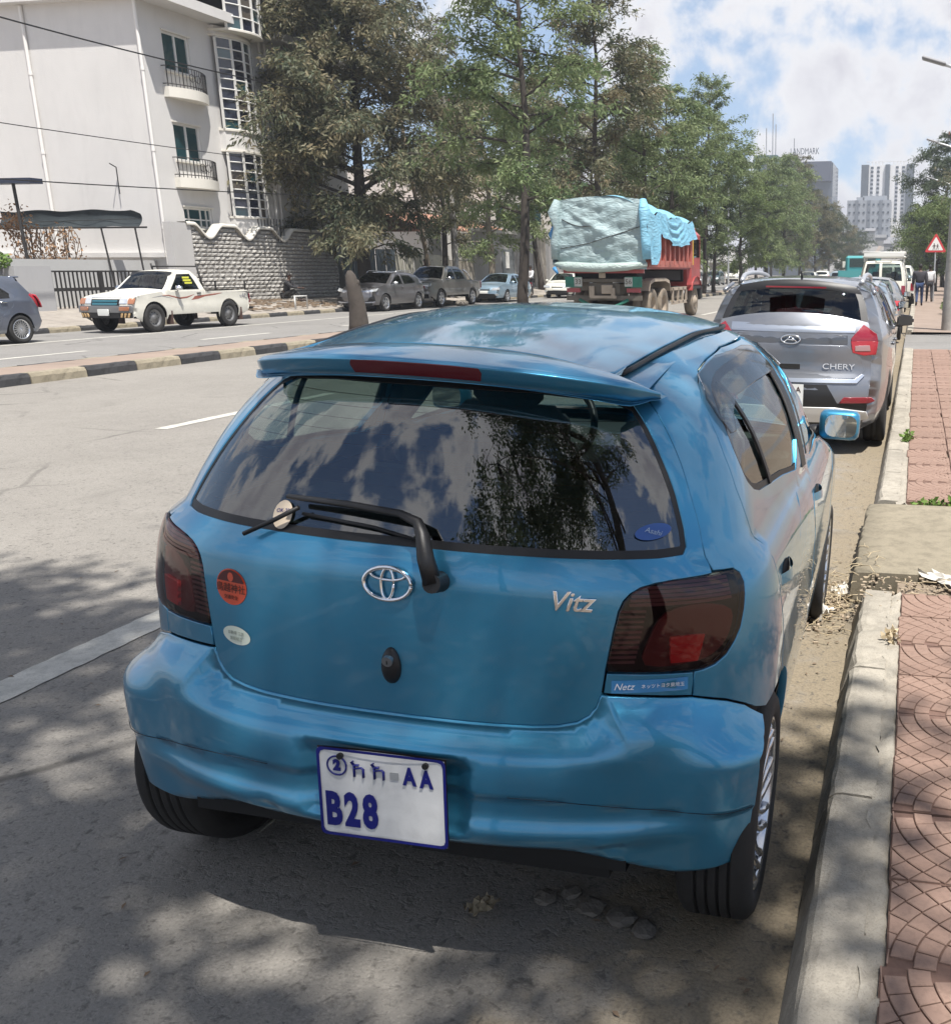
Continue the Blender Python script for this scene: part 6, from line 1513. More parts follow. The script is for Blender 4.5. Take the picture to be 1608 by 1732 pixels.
bed(rn, .93, -2.58, -1.14, .72, 1.10, M_RAN)
for sx in (1, -1): b = MB().mat(M_CHROME); b.tube([(sx*.70,-1.15,1.60),(sx*.76,-1.40,1.50),(sx*.80,-1.75,1.14)], .04, 8); b.build('sport_bar', None, rn)
for k, (x, y) in enumerate(((-20.35,42.6),(-20.3,43.0))): 
    bm = bmesh.new(); bmesh.ops.create_icosphere(bm, subdivisions=2, radius=.2); rnd = random.Random(k+50)
    for q in bm.verts: q.co *= rnd.uniform(.8, 1.1); q.co.z *= .7
    tag(MB().mat(M_STONE).bm(bm).build('wheel_stone', None, None, (x, y, .12)), ['left','right'][k]+' one of two stones lying beside the bronze pickup', 'stone', 'stones beside the bronze pickup')
M_LBLUE = paint('pale_blue_paint', (.28,.40,.50), metal=.5, rough=.35)
car('sedan', 'light blue sedan parked behind the bronze pickup, partly hidden by a trunk', 'car', (-21.15, 49.35, 0), math.pi, sedan(M_LBLUE))
M_CREAMP = paint('cream_white_paint', (.72,.71,.64), metal=0, rough=.4)
car('sedan', 'cream white sedan beside the man in white shirt, half hidden by the truck', 'car', (-20.6, 57.6, 0), math.pi+.12, sedan(M_CREAMP))
# kerbside row ahead of the SUV
M_PALEB = paint('silver_blue_paint', (.42,.50,.55), metal=.5, rough=.32); M_BEIGE = paint('beige_grey_paint', (.36,.345,.32), metal=.6, rough=.35); M_WHITEP = paint('ivory_white_paint', (.76,.74,.64), metal=0, rough=.4)
car('sedan', 'silver blue hatchback mostly hidden in front of the grey blue SUV', 'car', (-1.15, 17.3, -.02), 0, dict(hb, paint=M_PALEB, glass=M_GLASSC, mirror=(.80,1.0,M_BLACKPL), rim='five', out=[(y, z*.96, t) for y, z, t in HATCH_OUT]))
car('sedan', 'beige grey sedan parked in the kerbside row before the white off-roader', 'car', (-1.15, 25.2, 0), 0, sedan(M_BEIGE, mirror=(.78,.98,M_BLACKPL)))
LC_OUT = [(2.35,.45,'k'),(2.42,.62,'p'),(2.38,1.0,'p'),(2.2,1.10,'p'),(1.05,1.18,'g'),(.72,1.84,'p'),(.2,1.93,'p'),(-2.25,1.92,'p'),(-2.36,1.86,'g'),(-2.44,1.20,'p'),(-2.48,.62,'k'),(-2.44,.46,'k'),(-2.3,.44,'k')]
LC_D = [([(.98,.55),(1.02,1.14),(.72,1.80),(.05,1.84),(.05,.55)], [[(.96,1.22),(.70,1.76),(.12,1.78),(.12,1.22)]], (.15,1.1)), ([(.04,.55),(.04,1.84),(-.85,1.84),(-.85,.55)], [[(-.03,1.22),(-.03,1.78),(-.78,1.78),(-.78,1.22)]], (-.74,1.1))]
lc = dict(out=LC_OUT, paint=M_WHITEP, glass=M_GLASSC, w=.90, belt=1.18, tum=.14, end=.05, wb=2.85, wr=.40, tw=.25, rim='steel', sill=.55, bow=.03, fillet=.06, doors=LC_D, wins=[[(-.98,1.22),(-.98,1.78),(-2.22,1.78),(-2.26,1.22)]], mirror=(.92,1.3,M_BLACKPL), seat_y=(.4,-.5), dash_y=1.0,
  rear=[('tail_light', rect(.70,.70,.84,1.02), M_TAILR, .012, True),('door_post', rect(-.14,1.20,-.05,1.86), M_WHITEP, .02, False),('licence_plate', rect(-.4,.72,-.05,.86), M_PLATEW, .02, False),('bumper', rect(-.84,.46,.84,.58), M_BLACKPL, .06, False),('vent', rect(-.32,1.873,.30,1.9), M_BLACKPL, .02, False)])
lr, _ = car('off_roader', 'ivory white off-roader with a white roof rack in the kerbside row', 'car', (-1.25, 41.1, 0), 0, lc)
b = MB().mat(mat('rack_white', (.74,.74,.70), .5))
for z in (2.08, 2.24): b.tube([(-.78,-2.2,z),(.78,-2.2,z),(.78,.4,z),(-.78,.4,z),(-.78,-2.2,z)], .03, 6)
b.build('rack_rail', None, lr)
b = MB().mat(mat('rack_white', (.7,.7,.7))); b.box((0,-.9,2.06),(1.5,2.6,.03)); b.box((0,-2.21,2.16),(1.5,.02,.12)); b.build('rack_floor', None, lr)
for sx in (1, -1):
    for y in (-2.0,-.9,.2): b = MB().mat(mat('rack_white', (.7,.7,.7))); b.box((sx*.74,y,1.99),(.04,.06,.20)); b.build('rack_leg', None, lr)
lw, _ = car('off_roader', 'white off-roader with red tail lamp just beyond the roof rack one', 'car', (-.95, 48.4, 0), 0, dict(lc, out=[(y, z*.93, t) for y, z, t in LC_OUT], paint=M_CREAMP, belt=1.10, doors=[], wins=[[(.6,1.14),(.5,1.62),(-2.1,1.62),(-2.2,1.14)]]))
for k, (y, m, lb) in enumerate(((55.2,M_CREAMP,'third white car in the kerbside row beyond the off-roaders'),(61.5,M_GREYP,'grey blue car far along the kerbside row'),(68.0,M_CREAMP,'white hatchback far along the kerbside row'),(76,M_BEIGE,'beige hatchback at the far end of the kerbside row'))):
    car('hatchback', lb, 'car', (-1.0, y, 0), 0, dict(hb, paint=m, rim='five', mirror=(.8,1.0,m)), 'cars parked along the right kerb')
# traffic and parked cars further off
for k, (x, y, rz, m, kind, lb) in enumerate(((-20.6,95,math.pi,M_BEIGE,'s','silver beige sedan parked on the far side just right of the truck cab'),(-21.2,106,math.pi,paint('dark_green_paint',(.03,.06,.05),.3,.4),'h','dark green car parked under the trees right of the truck'),
   (-9.6,92,0,M_CREAMP,'s','white sedan driving away in the lane beside the median'),(-6.2,84,0,M_PALEB,'h','silver blue hatchback driving away left of the teal truck'),(-9.8,108,0,M_CREAMP,'h','white hatchback far off in the median lane'),(-6.0,118,0,M_CREAMP,'s','white sedan far off in the middle lane'),(-9.6,128,0,M_GREYP,'h','small dark car far off in the median lane'))):
    car('sedan' if kind == 's' else 'hatchback', lb, 'car', (x, y, 0), rz, sedan(m) if kind == 's' else dict(hb, paint=m, rim='five', mirror=(.8,1.0,m)))
VAN_OUT = [(2.2,.35,'k'),(2.3,.6,'p'),(2.2,1.05,'p'),(1.95,1.15,'g'),(1.45,1.85,'p'),(1.1,1.98,'p'),(-2.2,1.98,'p'),(-2.35,1.85,'g'),(-2.42,1.15,'p'),(-2.45,.5,'k'),(-2.4,.36,'k'),(-2.3,.32,'k')]
car('minibus', 'white minibus parked facing us before the columned white building', 'van', (-20.7, 116, 0), math.pi, dict(out=VAN_OUT, paint=M_CREAMP, glass=M_GLASSD, w=.85, belt=1.12, tum=.15, end=.05, wb=2.6, wr=.32, tw=.19, rim='steel', sill=.3, bow=.06, wins=[[(1.75,1.18),(1.45,1.7),(.8,1.75),(.8,1.18)],[(.7,1.18),(.7,1.75),(-2.1,1.75),(-2.1,1.18)]], front=[('headlamp', rect(.5,.72,.76,.88), M_HEAD, .012, True),('grille', rect(-.4,.74,.4,.86), M_BLACKPL, .01, False)]))
tk = empty('teal_lorry', (-3.15, 58, 0), 0, 'teal lorry seen behind the left side of the white off-roader', 'lorry')
M_TEALP = mat('lorry_teal', (.06,.30,.31), .4, coat=.5)
b = MB().mat(M_TEALP); b.box((0,2.9,1.45),(2.0,1.8,1.9),None,.12); b.build('cab', None, tk)
b = MB().mat(M_TEALP); b.box((0,-.6,1.05),(2.1,4.6,.12)); 
for x in (-1.02,1.02): b.box((x,-.6,1.33),(.06,4.6,.46))
b.box((0,-2.9,1.33),(2.0,.06,.46)); b.build('flatbed', None, tk)
b = MB().mat(M_GLASSC); b.box((0,1.985,2.0),(1.5,.02,.5)); b.build('cab_window', None, tk)
for sx in (1,-1):
    for y in (-1.6, 2.8): add_wheel(tk, sx*.88, y, .42, .24, 'steel')
    b = MB().mat(M_CREAMP); b.box((sx*1.2,3.6,1.9),(.18,.08,.36),None,.02); b.build('wing_mirror', None, tk)
# ---------------------------------------------------------------- tarpaulin covered dump truck
tr = empty('dump_truck', (-9.02, 32.6, 0), 0, 'red dump truck with a load under blue tarpaulin driving away', 'truck')
M_TRED = mat('truck_red', (.36,.055,.05), .5, coat=.3, var=.35, vscale=1.5); M_TREDL = mat('truck_red_faded', (.42,.13,.10), .6, var=.35, vscale=2); M_TGREEN = mat('tail_board_green', (.02,.16,.11), .6, var=.4, vscale=3); M_CHAS = mat('chassis_dusty', (.12,.105,.085), .9, var=.5, vscale=3, bmp=.3); M_DUST = mat('dusty_fender', (.36,.30,.235), .9, var=.25, vscale=3); M_DTYRE = mat('dusty_tyre', (.20,.165,.125), .95, var=.35, vscale=5)
# box: y from -4.05 to 1.9, z 1.62 - 2.95
y0, y1, zb, zt, hw = -4.0, 1.85, 1.62, 2.78, 1.25
b = MB().mat(M_TRED); b.box((0,(y0+y1)/2,zb+.06),(2*hw,y1-y0,.12)); 
for sx in (1,-1): b.box((sx*(hw-.06),(y0+y1)/2,(zb+zt)/2+.06),(.08,y1-y0,zt-zb-.12))
b.box((0,y1-.05,(zb+zt)/2+.2),(2*hw-.16,.08,zt-zb+.3)); b.box((0,y0+.04,(zb+zt)/2+.06),(2*hw-.16,.08,zt-zb-.12)); b.build('load_box', None, tr)
for sx in (1,-1):
    b = MB().mat(M_TREDL); b.box((sx*(hw+.03),(y0+y1)/2,zb+.16),(.14,y1-y0,.20)); b.build('lower_rail', None, tr)
    b = MB().mat(M_TREDL); b.box((sx*(hw+.03),(y0+y1)/2,zt-.06),(.14,y1-y0,.14)); b.build('upper_rail', None, tr)
    for k in range(10):
        b = MB().mat(M_TREDL); b.box((sx*(hw+.05),y0+.12+k*(y1-y0-.24)/9,(zb+zt)/2),(.13,.16,zt-zb-.26)); b.build('rib', None, tr)
b = MB().mat(M_DARK); b.box((0,y0+2.9,1.42),(1.9,5.6,.32)); b.build('box_frame', None, tr)
b = MB().mat(M_TRED); b.box((0,y0-.06,1.57),(2.45,.10,.12)); b.build('tail_sill', None, tr)
# cab
b = MB().mat(M_TRED); b.box((0,3.05,1.95),(2.42,1.75,2.0),None,.14); b.box((0,2.85,3.0),(2.25,1.3,.25),None,.1); b.build('cab', None, tr)
b = MB().mat(M_GLASSD); b.box((1.212,3.15,2.35),(.02,.95,.62)); b.build('cab_window', None, tr)
b = MB().mat(M_BLACKPL); b.box((1.35,3.95,2.35),(.12,.10,.75),None,.03); b.box((1.28,3.9,2.75),(.2,.03,.03)); b.build('wing_mirror', None, tr)
b = MB().mat(mat('strap_yellow', (.65,.42,.06), .6)); b.box((1.245,2.45,2.35),(.02,.06,1.15)); b.build('yellow_stripe', None, tr)
b = MB().mat(M_BLACKPL); b.box((1.12,3.1,1.0),(.25,1.5,.10)); b.box((1.1,3.85,.8),(.3,.3,.5),None,.05); b.build('cab_step', None, tr)
b = MB().mat(M_DARK); b.box((0,2.15,1.9),(1.9,.25,1.4)); b.build('air_filter', None, tr)
# chassis
b = MB().mat(M_CHAS)
for x in (-.42,.42): b.box((x,-.4,1.05),(.12,7.4,.30))
for y in (-3.9,-2.2,-.5,1.2): b.box((0,y,1.05),(.8,.14,.2))
b.cyl((-.6,-.9,.55),(.6,-.9,.55),.16,seg=10); b.cyl((-.95,-1.55,.52),(.95,-1.55,.52),.11,seg=8); b.cyl((-.95,-2.9,.52),(.95,-2.9,.52),.11,seg=8); b.box((0,-2.2,.6),(.5,.7,.4)); b.build('chassis', None, tr)
b = MB().mat(M_CHAS); b.box((0,-4.05,1.30),(2.35,.10,.10)); b.box((0,-4.07,.80),(2.3,.10,.14)); b.box((0,-4.02,.45),(2.1,.06,.10)); b.box((0,-4.0,1.05),(.9,.16,.35)); b.build('rear_crossmember', None, tr)
for x in (-.92,.92):
    b = MB().mat(M_TGREEN); b.box((x,-4.12,1.26),(.50,.04,.30)); tb = b.build('tail_board', None, tr)
    b = MB().mat(mat('board_pale', (.42,.43,.40), .7, var=.3)); xx = x-.15*math.copysign(1, x); b.box((xx,-4.143,1.26),(.24,.01,.26)); b.build('board_patch', None, tb)
    b = MB().mat(M_TAILR); b.box((x,-4.12,1.02),(.42,.05,.12)); b.build('tail_light', None, tr)
text_obj('board_lettering', '33', .2, M_CHAS, tr, frame_M((-.77,-4.152,1.26), (1,0,0), (0,-1,0)), .002); text_obj('board_lettering', '56', .2, M_CHAS, tr, frame_M((.77,-4.152,1.26), (1,0,0), (0,-1,0)), .002)
for x, z, w, h in ((-.35,.98,.16,.34),(.12,1.05,.34,.26),(-.02,1.45,.2,.16),(.3,.95,.12,.3)): b = MB().mat(M_DUST); b.box((x,-4.16,z),(w,.08,h),None,.02); b.build('bracket', None, tr)
b = MB().mat(M_DUST); b.box((0,-4.17,.83),(.8,.05,.08)); b.build('tow_bar', None, tr)
b = MB().mat(M_TGREEN); b.tube([(-.75,-4.1,.75),(-.35,-4.18,.56),(.35,-4.18,.56),(.75,-4.1,.75)], .05, 6); b.build('under_guard', None, tr)
def dusty_wheel(x, y, r=.53, w=.55, front=False):
    e = empty('wheel'); e.parent = tr; e.location = (x, y, r)
    if x < 0: e.rotation_euler = (0,0,math.pi)
    t = MB().mat(M_DTYRE); h = w/2
    if front: pr = [(.28,-h*.8),(.40,-h),(r-.04,-h*.95),(r,-h*.7),(r,h*.7),(r-.04,h*.95),(.40,h),(.28,h*.8)]
    else: pr = [(.28,-h*.9),(.42,-h),(r-.03,-h*.95),(r,-h*.8),(r,-h*.15),(r-.06,-h*.06),(r-.06,h*.06),(r,h*.15),(r,h*.8),(r-.03,h*.95),(.42,h),(.30,h*.9)]
    t.lathe(pr, 32); t.build('tyre', None, e)
    q = MB().mat(M_DUST)
    if front: q.lathe([(.28,h*.8),(.25,h*.6),(.22,h*.9),(.13,h*1.05),(.09,h*1.35),(0,h*1.4)], 20)
    else: q.lathe([(.30,h*.9),(.27,h*.3),(.18,-h*.1),(.13,-h*.1),(.12,h*.55),(0,h*.6)], 20)
    q.build('rim', None, e)
for sx in (1,-1):
    for y in (-2.9,-1.55): dusty_wheel(sx*.93, y)
    dusty_wheel(sx*1.02, 3.05, .53, .32, True)
    b = MB().mat(M_DUST); P = [(-3.55,1.0),(-3.4,1.28),(-2.9,1.36),(-1.55,1.36),(-1.05,1.28),(-.9,.95)]
    b.add([(sx*x, y, z) for y, z in P for x in (.66,1.24)], [(2*k, 2*k+2, 2*k+3, 2*k+1) for k in range(5)]); b.add([(sx*1.24, y, z-d) for y, z in P for d in (0,.10)], [(2*k, 2*k+2, 2*k+3, 2*k+1) for k in range(5)]); b.build('mudguard', None, tr)
    b = MB().mat(M_DUST); 
    for z in (.55,1.0): b.box((sx*1.18,.55,z),(.06,2.1,.10))
    for y in (-.4,.35,1.0,1.55): b.box((sx*1.18,y,.78),(.06,.10,.5))
    b.build('side_guard', None, tr)
    b = MB().mat(M_CHAS); b.box((sx*.95,.6,.85),(.4,1.1,.45),None,.08); b.build('fuel_tank', None, tr)
    b = MB().mat(M_TRED); P = [(2.3,.9),(2.35,1.15),(2.65,1.32),(3.05,1.38),(3.45,1.32),(3.75,1.15),(3.8,.9)]; b.add([(sx*x, y, z) for y, z in P for x in (.8,1.26)], [(2*k, 2*k+2, 2*k+3, 2*k+1) for k in range(6)], True); b.build('cab_mudguard', None, tr)
# tarpaulin over the heaped load: big folded sheet at the rear, second sheet to the front
def tarp_mat(name, a, d):
    m, nt, b = new_mat(name); v = coords(nt); n = noise(nt, v, 1.2, 6, .65, .6); n2 = noise(nt, coords(nt, 'Object', (1,1,2.5)), 3, 5, .6, 1.2)
    c = ramp(nt, n, [(.32, a), (.68, d)]); nlink(nt, c, b.inputs['Base Color']); b.inputs['Roughness'].default_value = .5; bump(nt, b, n2, .6, .12); MATS[name] = m; return m
M_TARPR = tarp_mat('tarp_dusty', (.27,.345,.35), (.33,.44,.455)); M_TARPB = tarp_mat('tarp_blue', (.18,.44,.60), (.24,.50,.64))
def fold(x, z):
    # long creases fanning from the tied top left corner towards the lower right, slack bands between the ropes
    a = math.atan2(3.62-z, x+1.45); r = math.hypot(3.62-z, x+1.45)
    f = .050*math.sin(13*a+1.1*math.sin(1.7*r))*min(1, r/.9)*max(0, 1-abs(a-.62)/.62)
    f += .030*math.sin(31*a+2*r)*max(0, 1-abs(a-.55)/.5)
    f += .028*math.sin(7.5*(z+.28*x)+1)+.012*math.sin(19*(z-.35*x))+.010*math.sin(23*x+4*z)
    return f
b = MB().mat(M_TARPR)
def rear_sheet(u, v):    # u -1..1 across, v 0..1 bottom to top
    z = 1.62+v*1.93+.10*(1-u*u)*v; w = 1.34-.07*v-.05*math.sin(v*3.1)+.03*math.sin(v*11+u); x = u*w
    d = .10*math.sin(math.pi*v)+fold(x, z)*.75*(1-.3*abs(u)); return (x, -4.18-.04-d*1.0, z)
b.grid(rear_sheet, list(np.linspace(-1,1,48)), list(np.linspace(0,1,40)), True); b.build('rear_tarpaulin', None, tr)
b = MB().mat(M_TARPB)
def top_z(x, y):
    f = (y+4.2)/6.2; return 3.53-.16*max(0, f-.35)-.30*abs(x/1.3)**3+.10*(1-(x/1.3)**2)*(1-f)+.05*math.sin(3*y+2*x)+.03*math.sin(7*y-3*x)
b.grid(lambda x, y: (x, y, top_z(x, y)), list(np.linspace(-1.3,1.3,24)), list(np.linspace(-4.24,2.05,48)), True); b.build('top_tarpaulin', None, tr)
for sx in (1,-1):
    b = MB().mat(M_TARPB)
    def side_sheet(y, v):
        f = (y+4.2)/6.25; k = sst((f-.13)/.09); bot = 1.75*(1-k)+k*(2.66-.34*math.sin(math.pi*min(1, max(0, (f-.20)/.78)))**1.2+.02*math.sin(6*y))
        zt_ = top_z(1.3*sx, y); z = bot+(zt_-bot)*v
        yc = y+.9; dx = .045*math.sin(5*y+2*z)*(.3+.7*(1-v))+.040*math.sin(26*(z-.20*yc*yc))*k*math.sin(math.pi*min(1, max(0, v)))*max(0, 1-abs(yc)/2.2)+.02*math.sin(11*y)*(1-v); return (sx*(1.30+.10*(1-v)+dx+.07), y, z)
    b.grid(side_sheet, list(np.linspace(-4.24,2.05,90)), list(np.linspace(0,1,20)), True); b.build('side_tarpaulin', None, tr)
    b = MB().mat(M_TARPB if sx > 0 else M_TARPR); P = [(sx*1.28,-4.26,3.55),(sx*1.36,-4.36,3.2),(sx*1.30,-4.33,2.8),(sx*1.36,-4.30,2.4),(sx*1.38,-4.3,1.9)]
    b.tube(P, .12, 8, rad=[.10,.20,.11,.16,.14], flat=.7); b.build('tarp_fold', None, tr)
b = MB().mat(tarp_mat('tarp_pale', (.34,.42,.40), (.42,.50,.46))); b.tube([(-1.45,-4.30,1.78),(-1.0,-4.36,1.70),(0,-4.38,1.66),(.8,-4.37,1.70),(1.38,-4.28,1.76)], .1, 10, rad=[.05,.14,.13,.12,.06]); b.build('rolled_hem', None, tr)
b = MB().mat(mat('tarp_deep_blue', (.05,.22,.45), .5)); b.tube([(-1.40,-4.2,2.9),(-1.5,-4.15,2.6),(-1.44,-4.2,2.3)], .1, 7, rad=[.05,.13,.04]); b.tube([(-1.42,-4.35,1.66),(-1.3,-4.4,1.5)], .08, 6, rad=[.07,.04]); b.build('tarp_corner', None, tr)
b = MB().mat(mat('rope_dark', (.05,.05,.05), .9))
def rp(u, v): p = Vector(rear_sheet(u, v)); p.y -= .015; return p
for a, c in (((-.95,.30),(.98,.62)),((-.9,.72),(-.2,.60)),((-1,.05),(1,.06))): b.tube([rp(a[0]+(c[0]-a[0])*t, a[1]+(c[1]-a[1])*t-.05*math.sin(math.pi*t)) for t in np.linspace(0,1,24)], .013, 4)
b.build('rope', None, tr)
# ---------------------------------------------------------------- trees
def leaf_mat(name, a, bcol, c, trans=.25):
    m, nt, b = new_mat(name); v = coords(nt)
    oi = nt.nodes.new('ShaderNodeNewGeometry')
    r = ramp(nt, oi.outputs['Random Per Island'], [(0, a), (.45, bcol), (.80, bcol), (1, c)])
    n = noise(nt, v, .7, 4, .6); r = mixcol(nt, ramp(nt, n, [(.40, (0,0,0)), (.68, (.75,.75,.75))]), r, c)
    nlink(nt, r, b.inputs['Base Color']); b.inputs['Roughness'].default_value = .55; b.inputs['Specular IOR Level'].default_value = .35
    t = nt.nodes.new('ShaderNodeBsdfTranslucent'); hs = nt.nodes.new('ShaderNodeHueSaturation'); hs.inputs['Value'].default_value = 1.5; nlink(nt, r, hs.inputs['Color']); nlink(nt, hs.outputs[0], t.inputs[0])
    x = nt.nodes.new('ShaderNodeMixShader'); x.inputs[0].default_value = trans; o = nt.nodes['Material Output']
    nlink(nt, b.outputs[0], x.inputs[1]); nlink(nt, t.outputs[0], x.inputs[2]); nlink(nt, x.outputs[0], o.inputs[0]); MATS[name] = m; return m
M_LEAF = leaf_mat('leaf_grey_green', (.048,.070,.040), (.098,.116,.068), (.25,.205,.12))
M_LEAF2 = leaf_mat('leaf_olive', (.070,.110,.042), (.140,.190,.078), (.22,.255,.12))
M_LEAF3 = leaf_mat('leaf_fresh', (.065,.105,.035), (.125,.175,.06), (.18,.215,.08))
M_LEAFD = leaf_mat('leaf_dark', (.022,.040,.020), (.045,.070,.032), (.08,.10,.045))
M_BARK = mat('bark_dark', (.060,.050,.042), .95, var=.4, vscale=4, bmp=.7, bscale=18); M_BARKP = mat('bark_pale', (.24,.21,.17), .95, var=.35, vscale=4, bmp=.5, bscale=18)
def make_tree(h, rad, z0, n_br, leaves, lsize, seed, shape='cone', trunk_r=.17, droop=.25, open_=.0, lean=0):
    """returns (trunk builder, crown builder): trunk, limbs and twigs, then sprays of narrow leaves along the twigs"""
    rnd = random.Random(seed); T = MB(); Cn = MB(); tips = []
    P = [Vector((0,0,-.3))]; n = 12
    for i in range(1, n+1): P.append(Vector((P[-1].x+rnd.gauss(lean, .07)*h/14, P[-1].y+rnd.gauss(0, .07)*h/14, -.3+(h*.97+.3)*i/n)))
    T.tube(P, 1, 9, rad=[trunk_r*(1.35 if i == 0 else 1)*(1-.93*(i/n)**.9)+.012 for i in range(n+1)])
    def at(z): 
        f = max(0, min(n-1e-4, (z+.3)/(h*.97+.3)*n)); i = int(f); return P[i].lerp(P[i+1], f-i)
    for k in range(n_br):
        f = (k+rnd.random())/n_br; z = z0+(h-z0)*f**.9
        if shape == 'cone': r = rad*(1.0-.82*f)*(.55+.45*min(1, f*6))
        elif shape == 'round': r = rad*math.sqrt(max(.04, 1-(2*f-.85)**2*.75))
        else: r = rad*(.35+.65*math.sin(math.pi*min(1, f*.9+.08)))*(1-.25*f)
        r *= rnd.uniform(.55, 1.12); a = k*2.39996+rnd.gauss(0, .35); el = .55-.35*(1-f)+rnd.gauss(0,.15)
        d = Vector((math.cos(a)*math.cos(el), math.sin(a)*math.cos(el), math.sin(el))); p = at(z); B = [p]; m = 6
        for i in range(m):
            d = (d+Vector((rnd.gauss(0,.13), rnd.gauss(0,.13), -droop*.16*(i-1)+rnd.gauss(0,.06)))).normalized(); B.append(B[-1]+d*r/m)
        br = max(.015, trunk_r*.42*(1-f*.8)*r/rad); T.tube(B, br, 5, rad=[br*(1-.85*i/m)+.004 for i in range(m+1)])
        for j in range(int(4+r*3.2)):
            t = rnd.uniform(.22, 1.0)*m; i = min(m-1, int(t)); q = B[i].lerp(B[i+1], t-i)
            dd = ((B[i+1]-B[i]).normalized()+Vector((rnd.gauss(0,.8), rnd.gauss(0,.8), rnd.gauss(.12,.5)))).normalized(); L = r*.30*rnd.uniform(.6, 1.2)+.18
            e = q+dd*L+Vector((0,0,-droop*.3*L)); T.tube([q, q.lerp(e, .5)+Vector((0,0,.03)), e], .008, 3, rad=[.012,.008,.003]); tips.append((q, e, L))
    wsum = sum(t[2] for t in tips)
    for q, e, L in tips:
        c = max(3, int(leaves*L/wsum)); 
        if rnd.random() < open_: c = int(c*.25)
        ax = (e-q).normalized()
        for _ in range(c):
            t = rnd.random()**.75*1.12; p = q.lerp(e, t)+Vector((rnd.gauss(0,.10), rnd.gauss(0,.10), rnd.gauss(0,.08)))*(.5+L)
            a = (ax*.6+Vector((rnd.gauss(0,.75), rnd.gauss(0,.75), rnd.gauss(-droop*.5,.55)))).normalized(); w = a.cross(Vector((rnd.gauss(0,1), rnd.gauss(0,1), rnd.gauss(.6,.6)))).normalized()
            s = lsize*rnd.uniform(.55, 1.3); o = len(Cn.v)
            Cn.v += [tuple(p), tuple(p+a*s*.45+w*s*.15), tuple(p+a*s+Vector((0,0,-s*.15))), tuple(p+a*s*.45-w*s*.15)]
            Cn.f.append((o, o+1, o+2, o+3)); Cn.m.append(0); Cn.sm.append(False); Cn.n.append(None)
    return T, Cn
TREES = {}
def tree(kind, loc, rz, sc, label, leafm, barkm, group, sz=1.0):
    key = (kind, leafm.name, barkm.name)
    r = empty('street_tree', loc, rz, label, 'tree', group); r.scale = (sc, sc, sc*sz)
    if key not in TREES:
        T, Cn = KINDS[kind]
        if isinstance(T, MB): tm = T.build('trunk', barkm).data; cm = Cn.build('crown', leafm).data; KINDS[kind] = (tm, cm); 
        tm, cm = KINDS[kind]
        if isinstance(T, MB):
            for nme in ('trunk', 'crown'):
                pass
            bpy.data.objects.remove([o for o in bpy.data.objects if o.data == tm][0]); bpy.data.objects.remove([o for o in bpy.data.objects if o.data == cm][0])
        tm2, cm2 = tm.copy(), cm.copy(); tm2.materials[0] = barkm; cm2.materials[0] = leafm; TREES[key] = (tm2, cm2)
    tm, cm = TREES[key]
    a = bpy.data.objects.new('trunk', tm); COL.objects.link(a); a.parent = r
    c = bpy.data.objects.new('crown', cm); COL.objects.link(c); c.parent = r
    return r
KINDS = {
 'big': make_tree(15.0, 5.9, 2.1, 74, 78000, .24, 3, 'cone', .30, .55),
 'slim': make_tree(13.2, 3.4, 3.0, 44, 31000, .21, 5, 'oval', .19, .35, .45),
 'slim2': make_tree(13.6, 3.3, 2.6, 42, 32000, .21, 8, 'oval', .17, .4, .40),
 'bushy': make_tree(12.0, 4.0, 1.9, 50, 34000, .23, 12, 'oval', .2, .5, .2),
 'round': make_tree(9.5, 4.2, 2.0, 46, 22000, .28, 15, 'round', .22, .4, .1),
 'canopy': make_tree(13.0, 4.6, 6.4, 36, 15000, .25, 21, 'round', .22, .3, .35),
}
MG = 'trees along the median'; PG = 'trees on the far pavement'
tree('big', (-23.4,40.0,.1), .4, 1.06, 'big dense tree with drooping brown-tipped foliage in front of the white building', M_LEAF, M_BARK, None)
tree('slim', (-13.1,32.3,0), 1.0, 1.0, 'slender tree with dark bare trunk just left of the dump truck', M_LEAF2, M_BARK, MG)
for k, (x, y, kind, lm, sc, sz, lb) in enumerate((
  (-13.2,40.5,'slim2',M_LEAF,1.0,1.0,'tall thin tree rising directly behind the dump truck tarpaulin'),(-13.0,46.5,'slim',M_LEAF2,.90,.95,'thin tree behind the right half of the truck tarpaulin'),(-13.3,54,'bushy',M_LEAF2,.98,.93,'bushy tree above the truck cab'),
  (-13.2,62,'slim2',M_LEAF2,.95,.98,'tree with pointed spire top right of the truck'),(-13.0,64.8,'slim',M_LEAFD,.72,1.0,'short dark-stemmed tree on the median beside the spire topped one'),(-13.2,76,'bushy',M_LEAF3,.85,.95,'fresh green bushy median tree right of the spire'),(-13.2,89,'bushy',M_LEAF2,.98,.94,'greyish bushy median tree below the dark glass building'),
  (-13.2,102,'bushy',M_LEAF2,1.0,1.05,'olive bushy median tree under the roof lettering'),(-13.1,116,'slim2',M_LEAF,1.02,1.0,'brownish feathery median tree at the right end of the tall row'),(-13.1,132,'bushy',M_LEAF,.95,1.0,'median tree sloping down toward the towers, first after the gap'),(-13.0,152,'bushy',M_LEAFD,.9,1.0,'dark median tree well down the street'),(-12.8,176,'bushy',M_LEAF,.85,1.0,'far median tree low before the grey block'),(-12.6,205,'round',M_LEAFD,.9,1.0,'farthest small median tree near the street end'))):
    tree(kind, (x,y,zhill(y)), k*1.7, sc, lb, lm, M_BARK, MG, sz)
